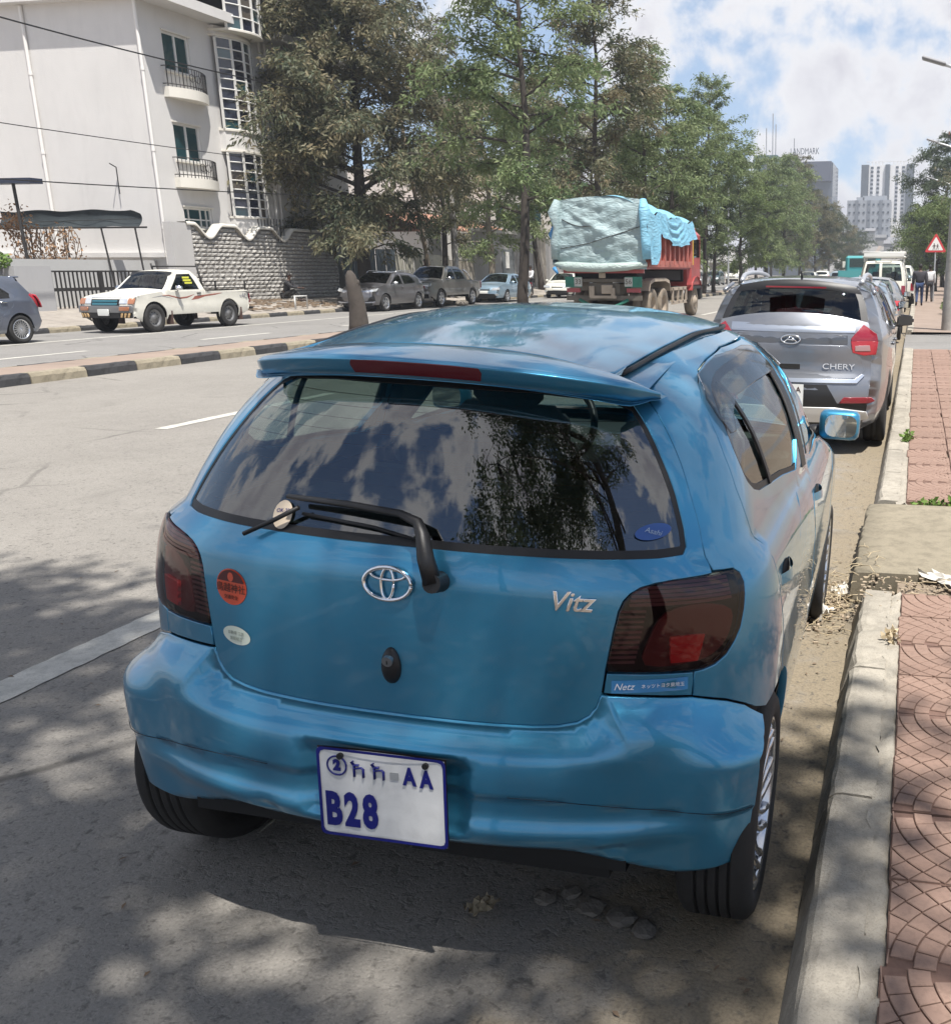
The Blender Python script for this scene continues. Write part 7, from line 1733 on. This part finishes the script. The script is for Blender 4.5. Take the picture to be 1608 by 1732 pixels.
for k, (x, y, kind, lm, bk, sc, lb) in enumerate(((-23.4,47.5,'slim2',M_LEAF,M_BARK,.95,'narrow tree with twin dark stems behind the grey hatchback SUV'),(-24.6,56,'bushy',M_LEAF2,M_BARKP,1.05,'bushy tree with pale trunk beside the utility poles'),(-24.2,63,'slim',M_LEAF2,M_BARK,1.0,'tree with light crown over the grey wall'),(-24.0,74,'bushy',M_LEAF,M_BARK,1.1,'tree by the plain grey wall behind the white sedan'),(-23.8,86,'bushy',M_LEAF3,M_BARK,1.05,'green tree left of the low white building'),(-23.6,101,'bushy',M_LEAFD,M_BARK,1.0,'dark tree in front of the white columned building'),(-23.6,150,'bushy',M_LEAFD,M_BARK,1.1,'dark far-pavement tree past the white building'),(-23.6,165,'bushy',M_LEAF,M_BARK,1.1,'greyish far-pavement tree further past the white building'),(-23.6,182,'bushy',M_LEAFD,M_BARK,1.1,'farthest dark tree on the far pavement'))):
    tree(kind, (x,y,.3), k*2.1+.5, sc, lb, lm, bk, PG)
RG = 'trees on the right pavement'
for k, (x, y, kind, lm, sc, sz, lb) in enumerate(((2.3,92,'bushy',M_LEAFD,1.0,1.08,'tall dark tree at the right edge behind the street lamps'),(1.3,74,'round',M_LEAF3,.68,.95,'rounded bright green tree behind the triangular sign'),(.9,112,'round',M_LEAFD,.82,1.0,'dark low tree left of the bright green one on the right pavement'),(1.0,135,'bushy',M_LEAFD,.75,1.0,'distant dark tree on the right pavement before the tower'),(.9,165,'round',M_LEAFD,.9,1.0,'farthest dark tree on the right pavement'),(4.5,62,'round',M_LEAF,.8,1.0,'grey green tree behind the concrete pole at right'))):
    tree(kind, (x,y,.1+zhill(y)), k*1.3, sc, lb, lm, M_BARK, RG, sz)
# the shade trees over the camera side, outside the frame
def shade_tree(base):
    """unseen tall street tree, its crown laid out backwards from the ground shade wanted; its limbs reach out to the leaf clusters"""
    rnd = random.Random(44); T = MB(); Cn = MB(); sv = SUN/SUN.z; cl = []
    holes = ((-2.68,2.75,.16),(-1.62,1.95,.06),(-1.25,1.75,.02),(.14,3.25,.16),(.12,2.1,.10),(-.75,1.55,.05))  # crown gaps placed so sun patches land on these ground spots
    while len(cl) < 660:
        gx, gy = rnd.uniform(-7.0, 1.9), rnd.uniform(-5.6, 4.4)
        lim = 4.0 if gx < -2.5 else (2.45 if gx < -.75 else 3.5)
        if gy > lim+rnd.gauss(0, .12): continue
        if any((gx-a)**2+(gy-c)**2 < (r+.28)**2 for a, c, r in holes) and rnd.random() < .93: continue
        if gy < -.5 and rnd.random() < (.35 if gx > -4.5 else .9): continue
        if gx > -.25 and rnd.random() < .75: continue
        if -3.3 < gx < -.2 and -.6 < gy < 2.3 and rnd.random() < .38: continue
        cl.append(Vector((gx, gy, 0))+sv*(9.4+2.8*rnd.random()))
    top = base+Vector((-.3,.3,8.6)); P = [base+Vector((0,0,-.3)), base+Vector((.05,.05,2)), base+Vector((-.1,.1,4.5)), top]
    T.tube(P, .2, 10, rad=[.30,.22,.17,.13])
    limbs = []
    for k in range(16):
        c = cl[k*41]; s0 = P[2].lerp(top, rnd.random()); L = [s0.lerp(c, t)+Vector((rnd.gauss(0,.12), rnd.gauss(0,.12), 1.1*math.sin(math.pi*t*.5)*(1-t))) for t in np.linspace(0, 1, 7)]
        T.tube(L, .05, 6, rad=[.040-.0055*i for i in range(7)]); limbs += L[1:]
    for c in cl:
        n = min(limbs, key=lambda q: (q-c).length); T.tube([n, n.lerp(c, .5)+Vector((0,0,.1)), c], .012, 3, rad=[.018,.012,.005])
        for _ in range(60):
            p = c+Vector((rnd.gauss(0,.25), rnd.gauss(0,.25), rnd.gauss(0,.18))); a = Vector((rnd.gauss(0,1), rnd.gauss(0,1), rnd.gauss(-.2,.6))).normalized(); w = a.cross(Vector((rnd.gauss(0,.5), rnd.gauss(0,.5), 1))).normalized(); s = .17*rnd.uniform(.6,1.3)
            o = len(Cn.v); Cn.v += [tuple(p-base), tuple(p+a*s*.45+w*s*.22-base), tuple(p+a*s-base), tuple(p+a*s*.45-w*s*.22-base)]; Cn.f.append((o,o+1,o+2,o+3)); Cn.m.append(0); Cn.sm.append(False); Cn.n.append(None)
    T.v = [tuple(Vector(q)-base) for q in T.v]
    r = empty('street_tree', base, 0, 'unseen tall shade tree with a crown shaped to cast its shade, on the near pavement beside the viewpoint', 'tree'); T.build('trunk', M_BARK, r); Cn.build('crown', M_LEAFD, r)
shade_tree(Vector((2.6,-1.6,.1)))
tree('canopy', (-2.4,-13.5,.1), 2.6, 1.15, 'broad tree further down the street behind the viewpoint', M_LEAFD, M_BARK, None)
# lopped trunk
b = MB().mat(M_BARK); b.tube([(0,0,-.1),(.02,0,.25),(.0,.02,.7),(-.05,0,1.1),(-.10,.0,1.36),(-.11,0,1.47)], .2, 12, rad=[.27,.23,.19,.165,.12,.05]); b.tube([(-.02,0,.95),(.08,0,1.2),(.10,0,1.25)], .06, 7, rad=[.09,.05,.02])
tag(b.build('tree_stump', None, None, (-13.1,21.9,.12)), 'lopped bare tree trunk standing on the median left of the grey SUV', 'tree stump')
# ---------------------------------------------------------------- people
M_SKIN = mat('skin_brown', (.085,.045,.03), .6)
def skin_mesh(name, nodes, edges, m, parent, sub=2):
    """nodes: list of (xyz, radius)"""
    me = bpy.data.meshes.new(name); me.from_pydata([n[0] for n in nodes], edges, []); o = bpy.data.objects.new(name, me); COL.objects.link(o); o.parent = parent
    sk = o.modifiers.new('skin', 'SKIN'); 
    for i, n in enumerate(nodes):
        r = n[1] if isinstance(n[1], tuple) else (n[1], n[1]); me.skin_vertices[0].data[i].radius = r
    me.skin_vertices[0].data[0].use_root = True
    s = o.modifiers.new('sub', 'SUBSURF'); s.levels = sub; s.render_levels = sub
    bpy.context.view_layer.update(); ev_ = o.evaluated_get(bpy.context.evaluated_depsgraph_get()); nm = bpy.data.meshes.new_from_object(ev_); nm.name = name
    o.modifiers.clear(); o.data = nm; nm.materials.clear(); nm.materials.append(m); nm.polygons.foreach_set('use_smooth', [True]*len(nm.polygons)); return o
def person(loc, rz, label, top_m, leg_m, hair_m=None, h=1.75, stride=.0, arms=(.15,.15), sit=False, lean=0, group=None, bulk=1.0, elbow=(.1,.1), shoe_m=None):
    p = empty('person', loc, rz, label, 'person', group); k = h/1.75; p.scale = (k, k, k)
    hip = .93 if not sit else .30; sh = hip+.50; fy = math.sin(lean)
    J = {'pel':(0,0,hip),'spi':(0,.25*fy,hip+.26),'che':(0,.45*fy,sh-.06),'nec':(0,.56*fy,sh+.06),'hed':(0,.62*fy,sh+.20),'top':(0,.64*fy,sh+.29)}
    for s, n in ((1,'r'),(-1,'l')):
        st = stride*s; J['hp'+n] = (.10*s,0,hip-.04)
        if sit: J['kn'+n] = (.14*s,.42,.42+.05*s); J['an'+n] = (.15*s,.62,.07); J['to'+n] = (.16*s,.80,.035)
        else: J['kn'+n] = (.105*s,.42*math.sin(st)+.03,hip-.04-.42*math.cos(st)); J['an'+n] = (.11*s,.42*math.sin(st)+.40*math.sin(st-.18*(st < 0)-.02),.09+(.05 if st < 0 else 0)); J['to'+n] = (.12*s,J['an'+n][1]+.17,.035)
        a = arms[0 if s > 0 else 1]*1.0; e = elbow[0 if s > 0 else 1]
        J['sh'+n] = (.19*s*bulk,.47*fy,sh-.03); J['el'+n] = (.225*s*bulk,.47*fy+.28*math.sin(a),sh-.03-.28*math.cos(a)); J['wr'+n] = (.235*s*bulk,J['el'+n][1]+.25*math.sin(a+e),J['el'+n][2]-.25*math.cos(a+e)); J['ha'+n] = (.235*s*bulk,J['wr'+n][1]+.09*math.sin(a+e+.2),J['wr'+n][2]-.09*math.cos(a+e+.2))
    rad = {'pel':(.145,.11),'spi':(.14,.10),'che':(.165,.115),'nec':.05,'hed':(.075,.09),'top':(.06,.07),'hp':.085,'kn':.058,'an':.04,'to':.035,'sh':.072,'el':.052,'wr':.03,'ha':.035}
    def rr(n): return rad.get(n, rad.get(n[:2]))
    def build(nm, names, ed, m, grow):
        return skin_mesh(nm, [(J[n], tuple(q*grow+.004*(grow > 1) for q in (rr(n) if isinstance(rr(n), tuple) else (rr(n),)*2))) for n in names], [(names.index(a), names.index(b)) for a, b in ed], m, p)
    al = ['pel','spi','che','nec','hed','top']+[a+n for n in 'rl' for a in ('hp','kn','an','to','sh','el','wr','ha')]
    ed = [('pel','spi'),('spi','che'),('che','nec'),('nec','hed'),('hed','top')]+[(a+n, b+n) for n in 'rl' for a, b in (('hp','kn'),('kn','an'),('an','to'),('sh','el'),('el','wr'),('wr','ha'))]+[('pel','hpr'),('pel','hpl'),('che','shr'),('che','shl')]
    body = build('body', al, ed, M_SKIN, 1.0)
    J2 = dict(J)
    build('shirt', ['pel','spi','che','shr','elr','wrr','shl','ell','wrl'], [('pel','spi'),('spi','che'),('che','shr'),('shr','elr'),('elr','wrr'),('che','shl'),('shl','ell'),('ell','wrl')], top_m, 1.22*bulk)
    build('trousers', ['pel','hpr','knr','anr','hpl','knl','anl'], [('pel','hpr'),('hpr','knr'),('knr','anr'),('pel','hpl'),('hpl','knl'),('knl','anl')], leg_m, 1.14)
    for n in 'rl': build('shoe', ['an'+n,'to'+n], [('an'+n,'to'+n)], shoe_m or mat('shoe_dark', (.03,.02,.018), .6), 1.2)
    for n in 'rl':   # hands with separate fingers
        w, hd = Vector(J['wr'+n]), Vector(J['ha'+n]); d = (hd-w).normalized(); s = 1 if n == 'r' else -1
        for i in range(4):
            o = hd+Vector((0,(i-1.5)*.018,0)); skin_mesh('finger', [(tuple(o),.009),(tuple(o+d*.035),.0085),(tuple(o+d*.065+Vector((-.012*s,0,0))),.007)], [(0,1),(1,2)], M_SKIN, body, 1)
        skin_mesh('thumb', [(tuple(w+d*.03+Vector((0,.03,0))),.010),(tuple(w+d*.07+Vector((-.01*s,.05,0))),.009)], [(0,1)], M_SKIN, body, 1)
    hc = Vector(J['hed'])+Vector((0,0,.03)); bm = bmesh.new(); bmesh.ops.create_uvsphere(bm, u_segments=16, v_segments=10, radius=1)
    for q in bm.verts: q.co = Vector((q.co.x*.088, q.co.y*.105-.012, q.co.z*.108+.02))+hc
    bmesh.ops.delete(bm, geom=[q for q in bm.verts if q.co.z < hc.z-.01 and q.co.y > hc.y+.0 or q.co.z < hc.z-.07], context='VERTS')
    MB().mat(hair_m or mat('hair_black', (.012,.010,.009), .7)).bm(bm, True).build('hair', None, p)
    f = MB().mat(M_SKIN); f.box(tuple(hc+Vector((0,.098,-.005))),(.022,.03,.04),None,.008); f.build('nose', None, body)
    f = MB().mat(mat('eye_dark', (.01,.01,.01), .3)); 
    for x in (-.03,.03): f = MB().mat(mat('eye_dark', (.01,.01,.01))); f.box(tuple(hc+Vector((x,.088,.015))),(.02,.01,.01)); f.build('eye', None, body)
    f = MB().mat(mat('lip', (.10,.04,.035), .5)); f.box(tuple(hc+Vector((0,.088,-.045))),(.045,.012,.012),None,.004); f.build('mouth', None, body)
    for x in (-.086,.086): f = MB().mat(M_SKIN); f.box(tuple(hc+Vector((x,0,0))),(.016,.035,.055),None,.007); f.build('ear', None, body)
    return p
CL = lambda n, c: mat(n, c, .9, var=.2, vscale=9)
person((.14,44.0,.10), .0, 'person in a dark jacket and blue jeans walking away on the pavement', CL('jacket_dark', (.045,.042,.05)), CL('jeans_blue', (.035,.06,.14)), stride=.16, arms=(-.12,.1), bulk=1.22, h=1.73)
person((.62,49.5,.10), .0, 'person in white top and dark trousers walking beyond the dark jacket', CL('top_white', (.72,.72,.72)), CL('trousers_dark', (.03,.03,.035)), stride=-.2, arms=(.2,-.15), h=1.72)
person((-22.0,55.6,.14), math.pi-.5, 'man in a white shirt and dark trousers standing by the cream sedan', CL('shirt_white', (.70,.70,.72)), CL('trousers_dark', (.03,.03,.03)), arms=(.25,.35), elbow=(.6,.9), h=1.70)
person((-24.6,36.0,.38), -1.35, 'dark clothed person sitting on the ground at the stone wall under the big tree', CL('cloth_dark', (.03,.03,.034)), CL('cloth_dark2', (.035,.034,.034)), sit=True, lean=.35, arms=(.9,.8), elbow=(.5,.6), h=1.7)
person((-24.3,47.3,.40), 2.6, 'dark clothed person standing behind the bronze pickup bonnet by the twin stems', CL('cloth_dark', (.03,.03,.03)), CL('cloth_dark2', (.035,.034,.034)), h=1.72)

# ---------------------------------------------------------------- street furniture
M_POLE = mat('galvanised', (.50,.51,.52), .45, metal=.5, var=.15); M_CONCP = concrete('pole_concrete', (.42,.40,.37), .25, 2, .4)
def lamp(y, x, h, reach, rise, label):
    l = empty('street_lamp', (x, y, .1+zhill(y)), 0, label, 'street lamp', 'street lamps on the right pavement')
    b = MB().mat(M_POLE); b.cyl((0,0,0),(0,0,h),.085,.05,seg=10); b.build('pole', None, l)
    b = MB().mat(M_POLE); P = spline([(0,0,h-.05),(-.15*reach,0,h+.28*rise),(-.5*reach,0,h+.70*rise),(-reach,0,h+rise)], 4); b.tube(P, .035, 8); b.tube([(0,0,h-.5),(-.35*reach,0,h+.5*rise)], .02, 6); b.build('arm', None, l)
    a = math.atan2(rise*.3, reach*.5); b = MB().mat(mat('lamp_head', (.20,.20,.21), .4)); b.box((-.22,0,.01),(.55,.20,.075),Matrix.Translation((-reach,0,h+rise)) @ Matrix.Rotation(a, 4, 'Y'),.03); b.build('lamp_head', None, l)
lamp(24, 2.0, 5.05, 1.65, .85, 'nearest street lamp, its arm reaching in at the top right corner')
lamp(48, 1.95, 6.35, 1.35, .70, 'second street lamp, arm below the nearest one')
lamp(62, 2.1, 6.0, 1.4, .65, 'third street lamp, lowest of the arms beside the tower'); lamp(104, 1.9, 6.3, 1.5, .6, 'farthest short lamp arm above the white off-roader')
def ppole(name, loc, h, r0, r1, m, label, cat='utility pole', lean=(0,0), group=None, arms=True):
    p = empty(name, loc, 0, label, cat, group); b = MB().mat(m); b.cyl((0,0,-.2),(lean[0],lean[1],h),r0,r1,seg=12); b.build('shaft', None, p)
    if arms:
        b = MB().mat(M_IRON); b.box((lean[0],lean[1],h-.3),(1.3,.08,.08)); b.build('crossarm', None, p)
        for x in (-.55,-.2,.2,.55): q = MB().mat(mat('insulator', (.25,.12,.08), .3)); q.cyl((lean[0]+x,lean[1],h-.26),(lean[0]+x,lean[1],h-.1),.035,seg=6); q.build('insulator', None, p)
    return p
ppole('utility_pole', (.86,26.5,.1), 8.5, .19,.13, M_CONCP, 'concrete utility pole at the right edge of the photo', lean=(.12,0))
ppole('utility_pole', (1.75,56,.1), 8.6, .15,.10, M_CONCP, 'grey pole among the trees right of the triangular sign', lean=(.1,0))
ppole('utility_pole', (-23.0,48.0,.3), 9.5, .17,.13, M_CONCP, 'pale concrete utility pole, right one of the pair left of the slender tree', group=None)
ppole('utility_pole', (-23.2,45.9,.3), 8.5, .11,.08, mat('pole_wood', (.30,.24,.17), .9, var=.3), 'thin leaning wooden pole left of the pale concrete pole', lean=(-.7,-.9), arms=False)
ppole('light_pole', (-13.1,70.5,.1), 7.0, .07,.05, M_POLE, 'thin grey pole on the median right of the truck cab', 'pole', arms=False)
def wire(name, pts, r, label):
    P = []
    for (a, c, sag) in pts:
        a, c = Vector(a), Vector(c); P += [a.lerp(c, t)-Vector((0,0,sag*4*t*(1-t))) for t in np.linspace(0, 1, 24)]
    b = MB().mat(M_RUB); b.tube(P, r, 5); tag(b.build(name), label, 'cable', 'cables across the white building')
wire('overhead_cable', [((-23,8.0,8.3),(-23,48,9.2),.9)], .022, 'thick overhead cable running past the upper balcony')
wire('overhead_cable', [((-23,8.0,5.3),(-23,48,6.0),.35)], .013, 'thin cable crossing the white building at middle height')
wire('overhead_cable', [((-23.1,8.0,3.6),(-23.1,48,5.1),.3)], .017, 'lower cable crossing the white building below the second balcony')
# triangular warning sign
sg_ = empty('road_sign', (.82,50.0,.1), 0, 'red bordered triangular children crossing sign on a thin post', 'road sign')
b = MB().mat(M_POLE); b.cyl((0,0,0),(.0,0,2.95),.035,seg=8); b.build('post', None, sg_)
def tri(r): return [(r*math.cos(R(90+120*k)), r*math.sin(R(90+120*k))) for k in range(3)]
def rtri(r, c):
    o = []
    for k in range(3):
        a = R(90+120*k)
        for d in (-60,-20,20,60): o.append(((r-2*c)*math.cos(a)+c*math.cos(a+R(d)), (r-2*c)*math.sin(a)+c*math.sin(a+R(d))))
    return o
Ms = frame_M((0,-.045,2.62), (1,0,0), (0,-1,0))
b = MB().mat(mat('sign_red', (.55,.045,.05), .4)); b.prism(rtri(.60,.05), .012, Ms); b.build('sign_border', None, sg_)
b = MB().mat(mat('sign_white', (.78,.76,.72), .45)); b.prism(rtri(.42,.03), .004, Ms @ Matrix.Translation((0,0,.012))); b.build('sign_face', None, sg_)
for x, s in ((-.075,1.0),(.085,.86)):
    b = MB().mat(M_INK); Mk = Ms @ Matrix.Translation((x,-.07,.0175)) @ Matrix.Scale(s, 4)
    b.add([Vector((.028*math.cos(t), .155+.028*math.sin(t), 0)) for t in np.linspace(0, 6.283, 13)[:-1]], [tuple(range(12))], False, Mk)
    for P in ([(-.03,.115),(.03,.115),(.035,.0),(-.035,.0)],[(-.03,.01),(-.005,.01),(-.035,-.13),(-.065,-.13)],[(.005,.01),(.03,.01),(.065,-.12),(.04,-.13)],[(-.03,.115),(-.035,.09),(-.085,.02),(-.095,.04)],[(.03,.115),(.035,.09),(.085,.03),(.095,.05)]): b.add([Vector((*q,0)) for q in P], [tuple(range(len(P)))], False, Mk)
    b.build('child_symbol', None, sg_)
b = MB().mat(M_POLE); b.box((.55,.3,2.4),(.5,.03,.3)); b.cyl((.55,.32,0),(.55,.32,2.5),.03,seg=6); tag(b.build('small_sign', None, None, (1.15,51.2,.1)), 'small grey sign back plate right of the triangular sign', 'road sign')
# low wall, bush and blue bin at the right edge
b = MB().mat(M_FS); b.box((0,0,0),(.4,70,1.3)); tag(b.build('garden_wall', None, None, (2.9,64,.7)), 'low stone wall along the right edge of the pavement', 'wall')
b = MB().mat(mat('bin_blue', (.04,.12,.38), .5)); b.cyl((0,0,0),(0,0,.75),.22,.26,seg=14); b.cyl((0,0,.75),(0,0,.80),.28,seg=14); tag(b.build('rubbish_bin', None, None, (1.55,47.5,.5)), 'blue bin beside the pole at the right edge', 'bin')
leaf_clump('roadside_bush', MATS['creeper_brown'], (1.75,42.5,.75), .5,1.6,.65, 1500, .13, 40, 'brownish dry bush by the concrete pole at right edge', 'bush')
leaf_clump('roadside_bush', MATS['leaf_olive'] if 'leaf_olive' in MATS else M_SHRUB, (1.25,36.0,.35), .35,1.2,.3, 900, .11, 41, 'low green weeds beside the pavement under the concrete pole', 'bush')
leaf_clump('weed', M_SHRUB, (-.02,9.05,.13), .05,.10,.05, 70, .05, 42, 'small green weed growing from the kerb joint', 'weed')
leaf_clump('weed', M_SHRUB, (.30,6.50,.10), .28,.04,.04, 160, .045, 43, 'green weeds along the far edge of the concrete slab', 'weed')
leaf_clump('weed', MATS['straw'], (-.035,3.95,.11), .03,.06,.025, 40, .035, 44, 'tiny dry weed in the kerb joint near the pink tiles', 'weed')
b = MB().mat(mat('rail_white', (.6,.6,.58), .6)); b.tube([(0,0,0),(0,0,.5),(0,.75,.5),(0,.75,0)], .03, 6); tag(b.build('small_barrier', None, None, (-22.6,33.6,.15)), 'small white hoop barrier on the far pavement left of the lopped trunk', 'barrier')
b = MB(); rnd = random.Random(77)
for i in range(160):
    x, y = rnd.uniform(-25,-22.6), rnd.uniform(29,37); s = rnd.uniform(.04,.18); b.box((0,0,0),(s*rnd.uniform(.6,3),s,s*.35),Matrix.Translation((x,y,.2+(-22.2-x)*.1)) @ Matrix.Rotation(rnd.uniform(0,6), 4, 'Z'))
tag(b.build('rubble', mat('rubble_brown', (.24,.18,.125), .95, var=.4, vscale=5)), 'brown rubble and branches on the forecourt before the stone wall', 'rubble', kind='stuff')
# ---------------------------------------------------------------- thin air between here and the far towers
hm = bpy.data.materials.new('haze'); hm.use_nodes = True; hn = hm.node_tree; hn.nodes.clear()
ho = hn.nodes.new('ShaderNodeOutputMaterial'); hv = hn.nodes.new('ShaderNodeVolumePrincipled'); hv.inputs['Density'].default_value = .0008; hv.inputs['Color'].default_value = (.86,.92,1,1); hv.inputs['Anisotropy'].default_value = .2
hn.links.new(hv.outputs[0], ho.inputs['Volume']); 
b = MB(); b.box((0,330,22),(360,760,47.4)); hz = tag(b.build('haze', hm), kind='stuff')
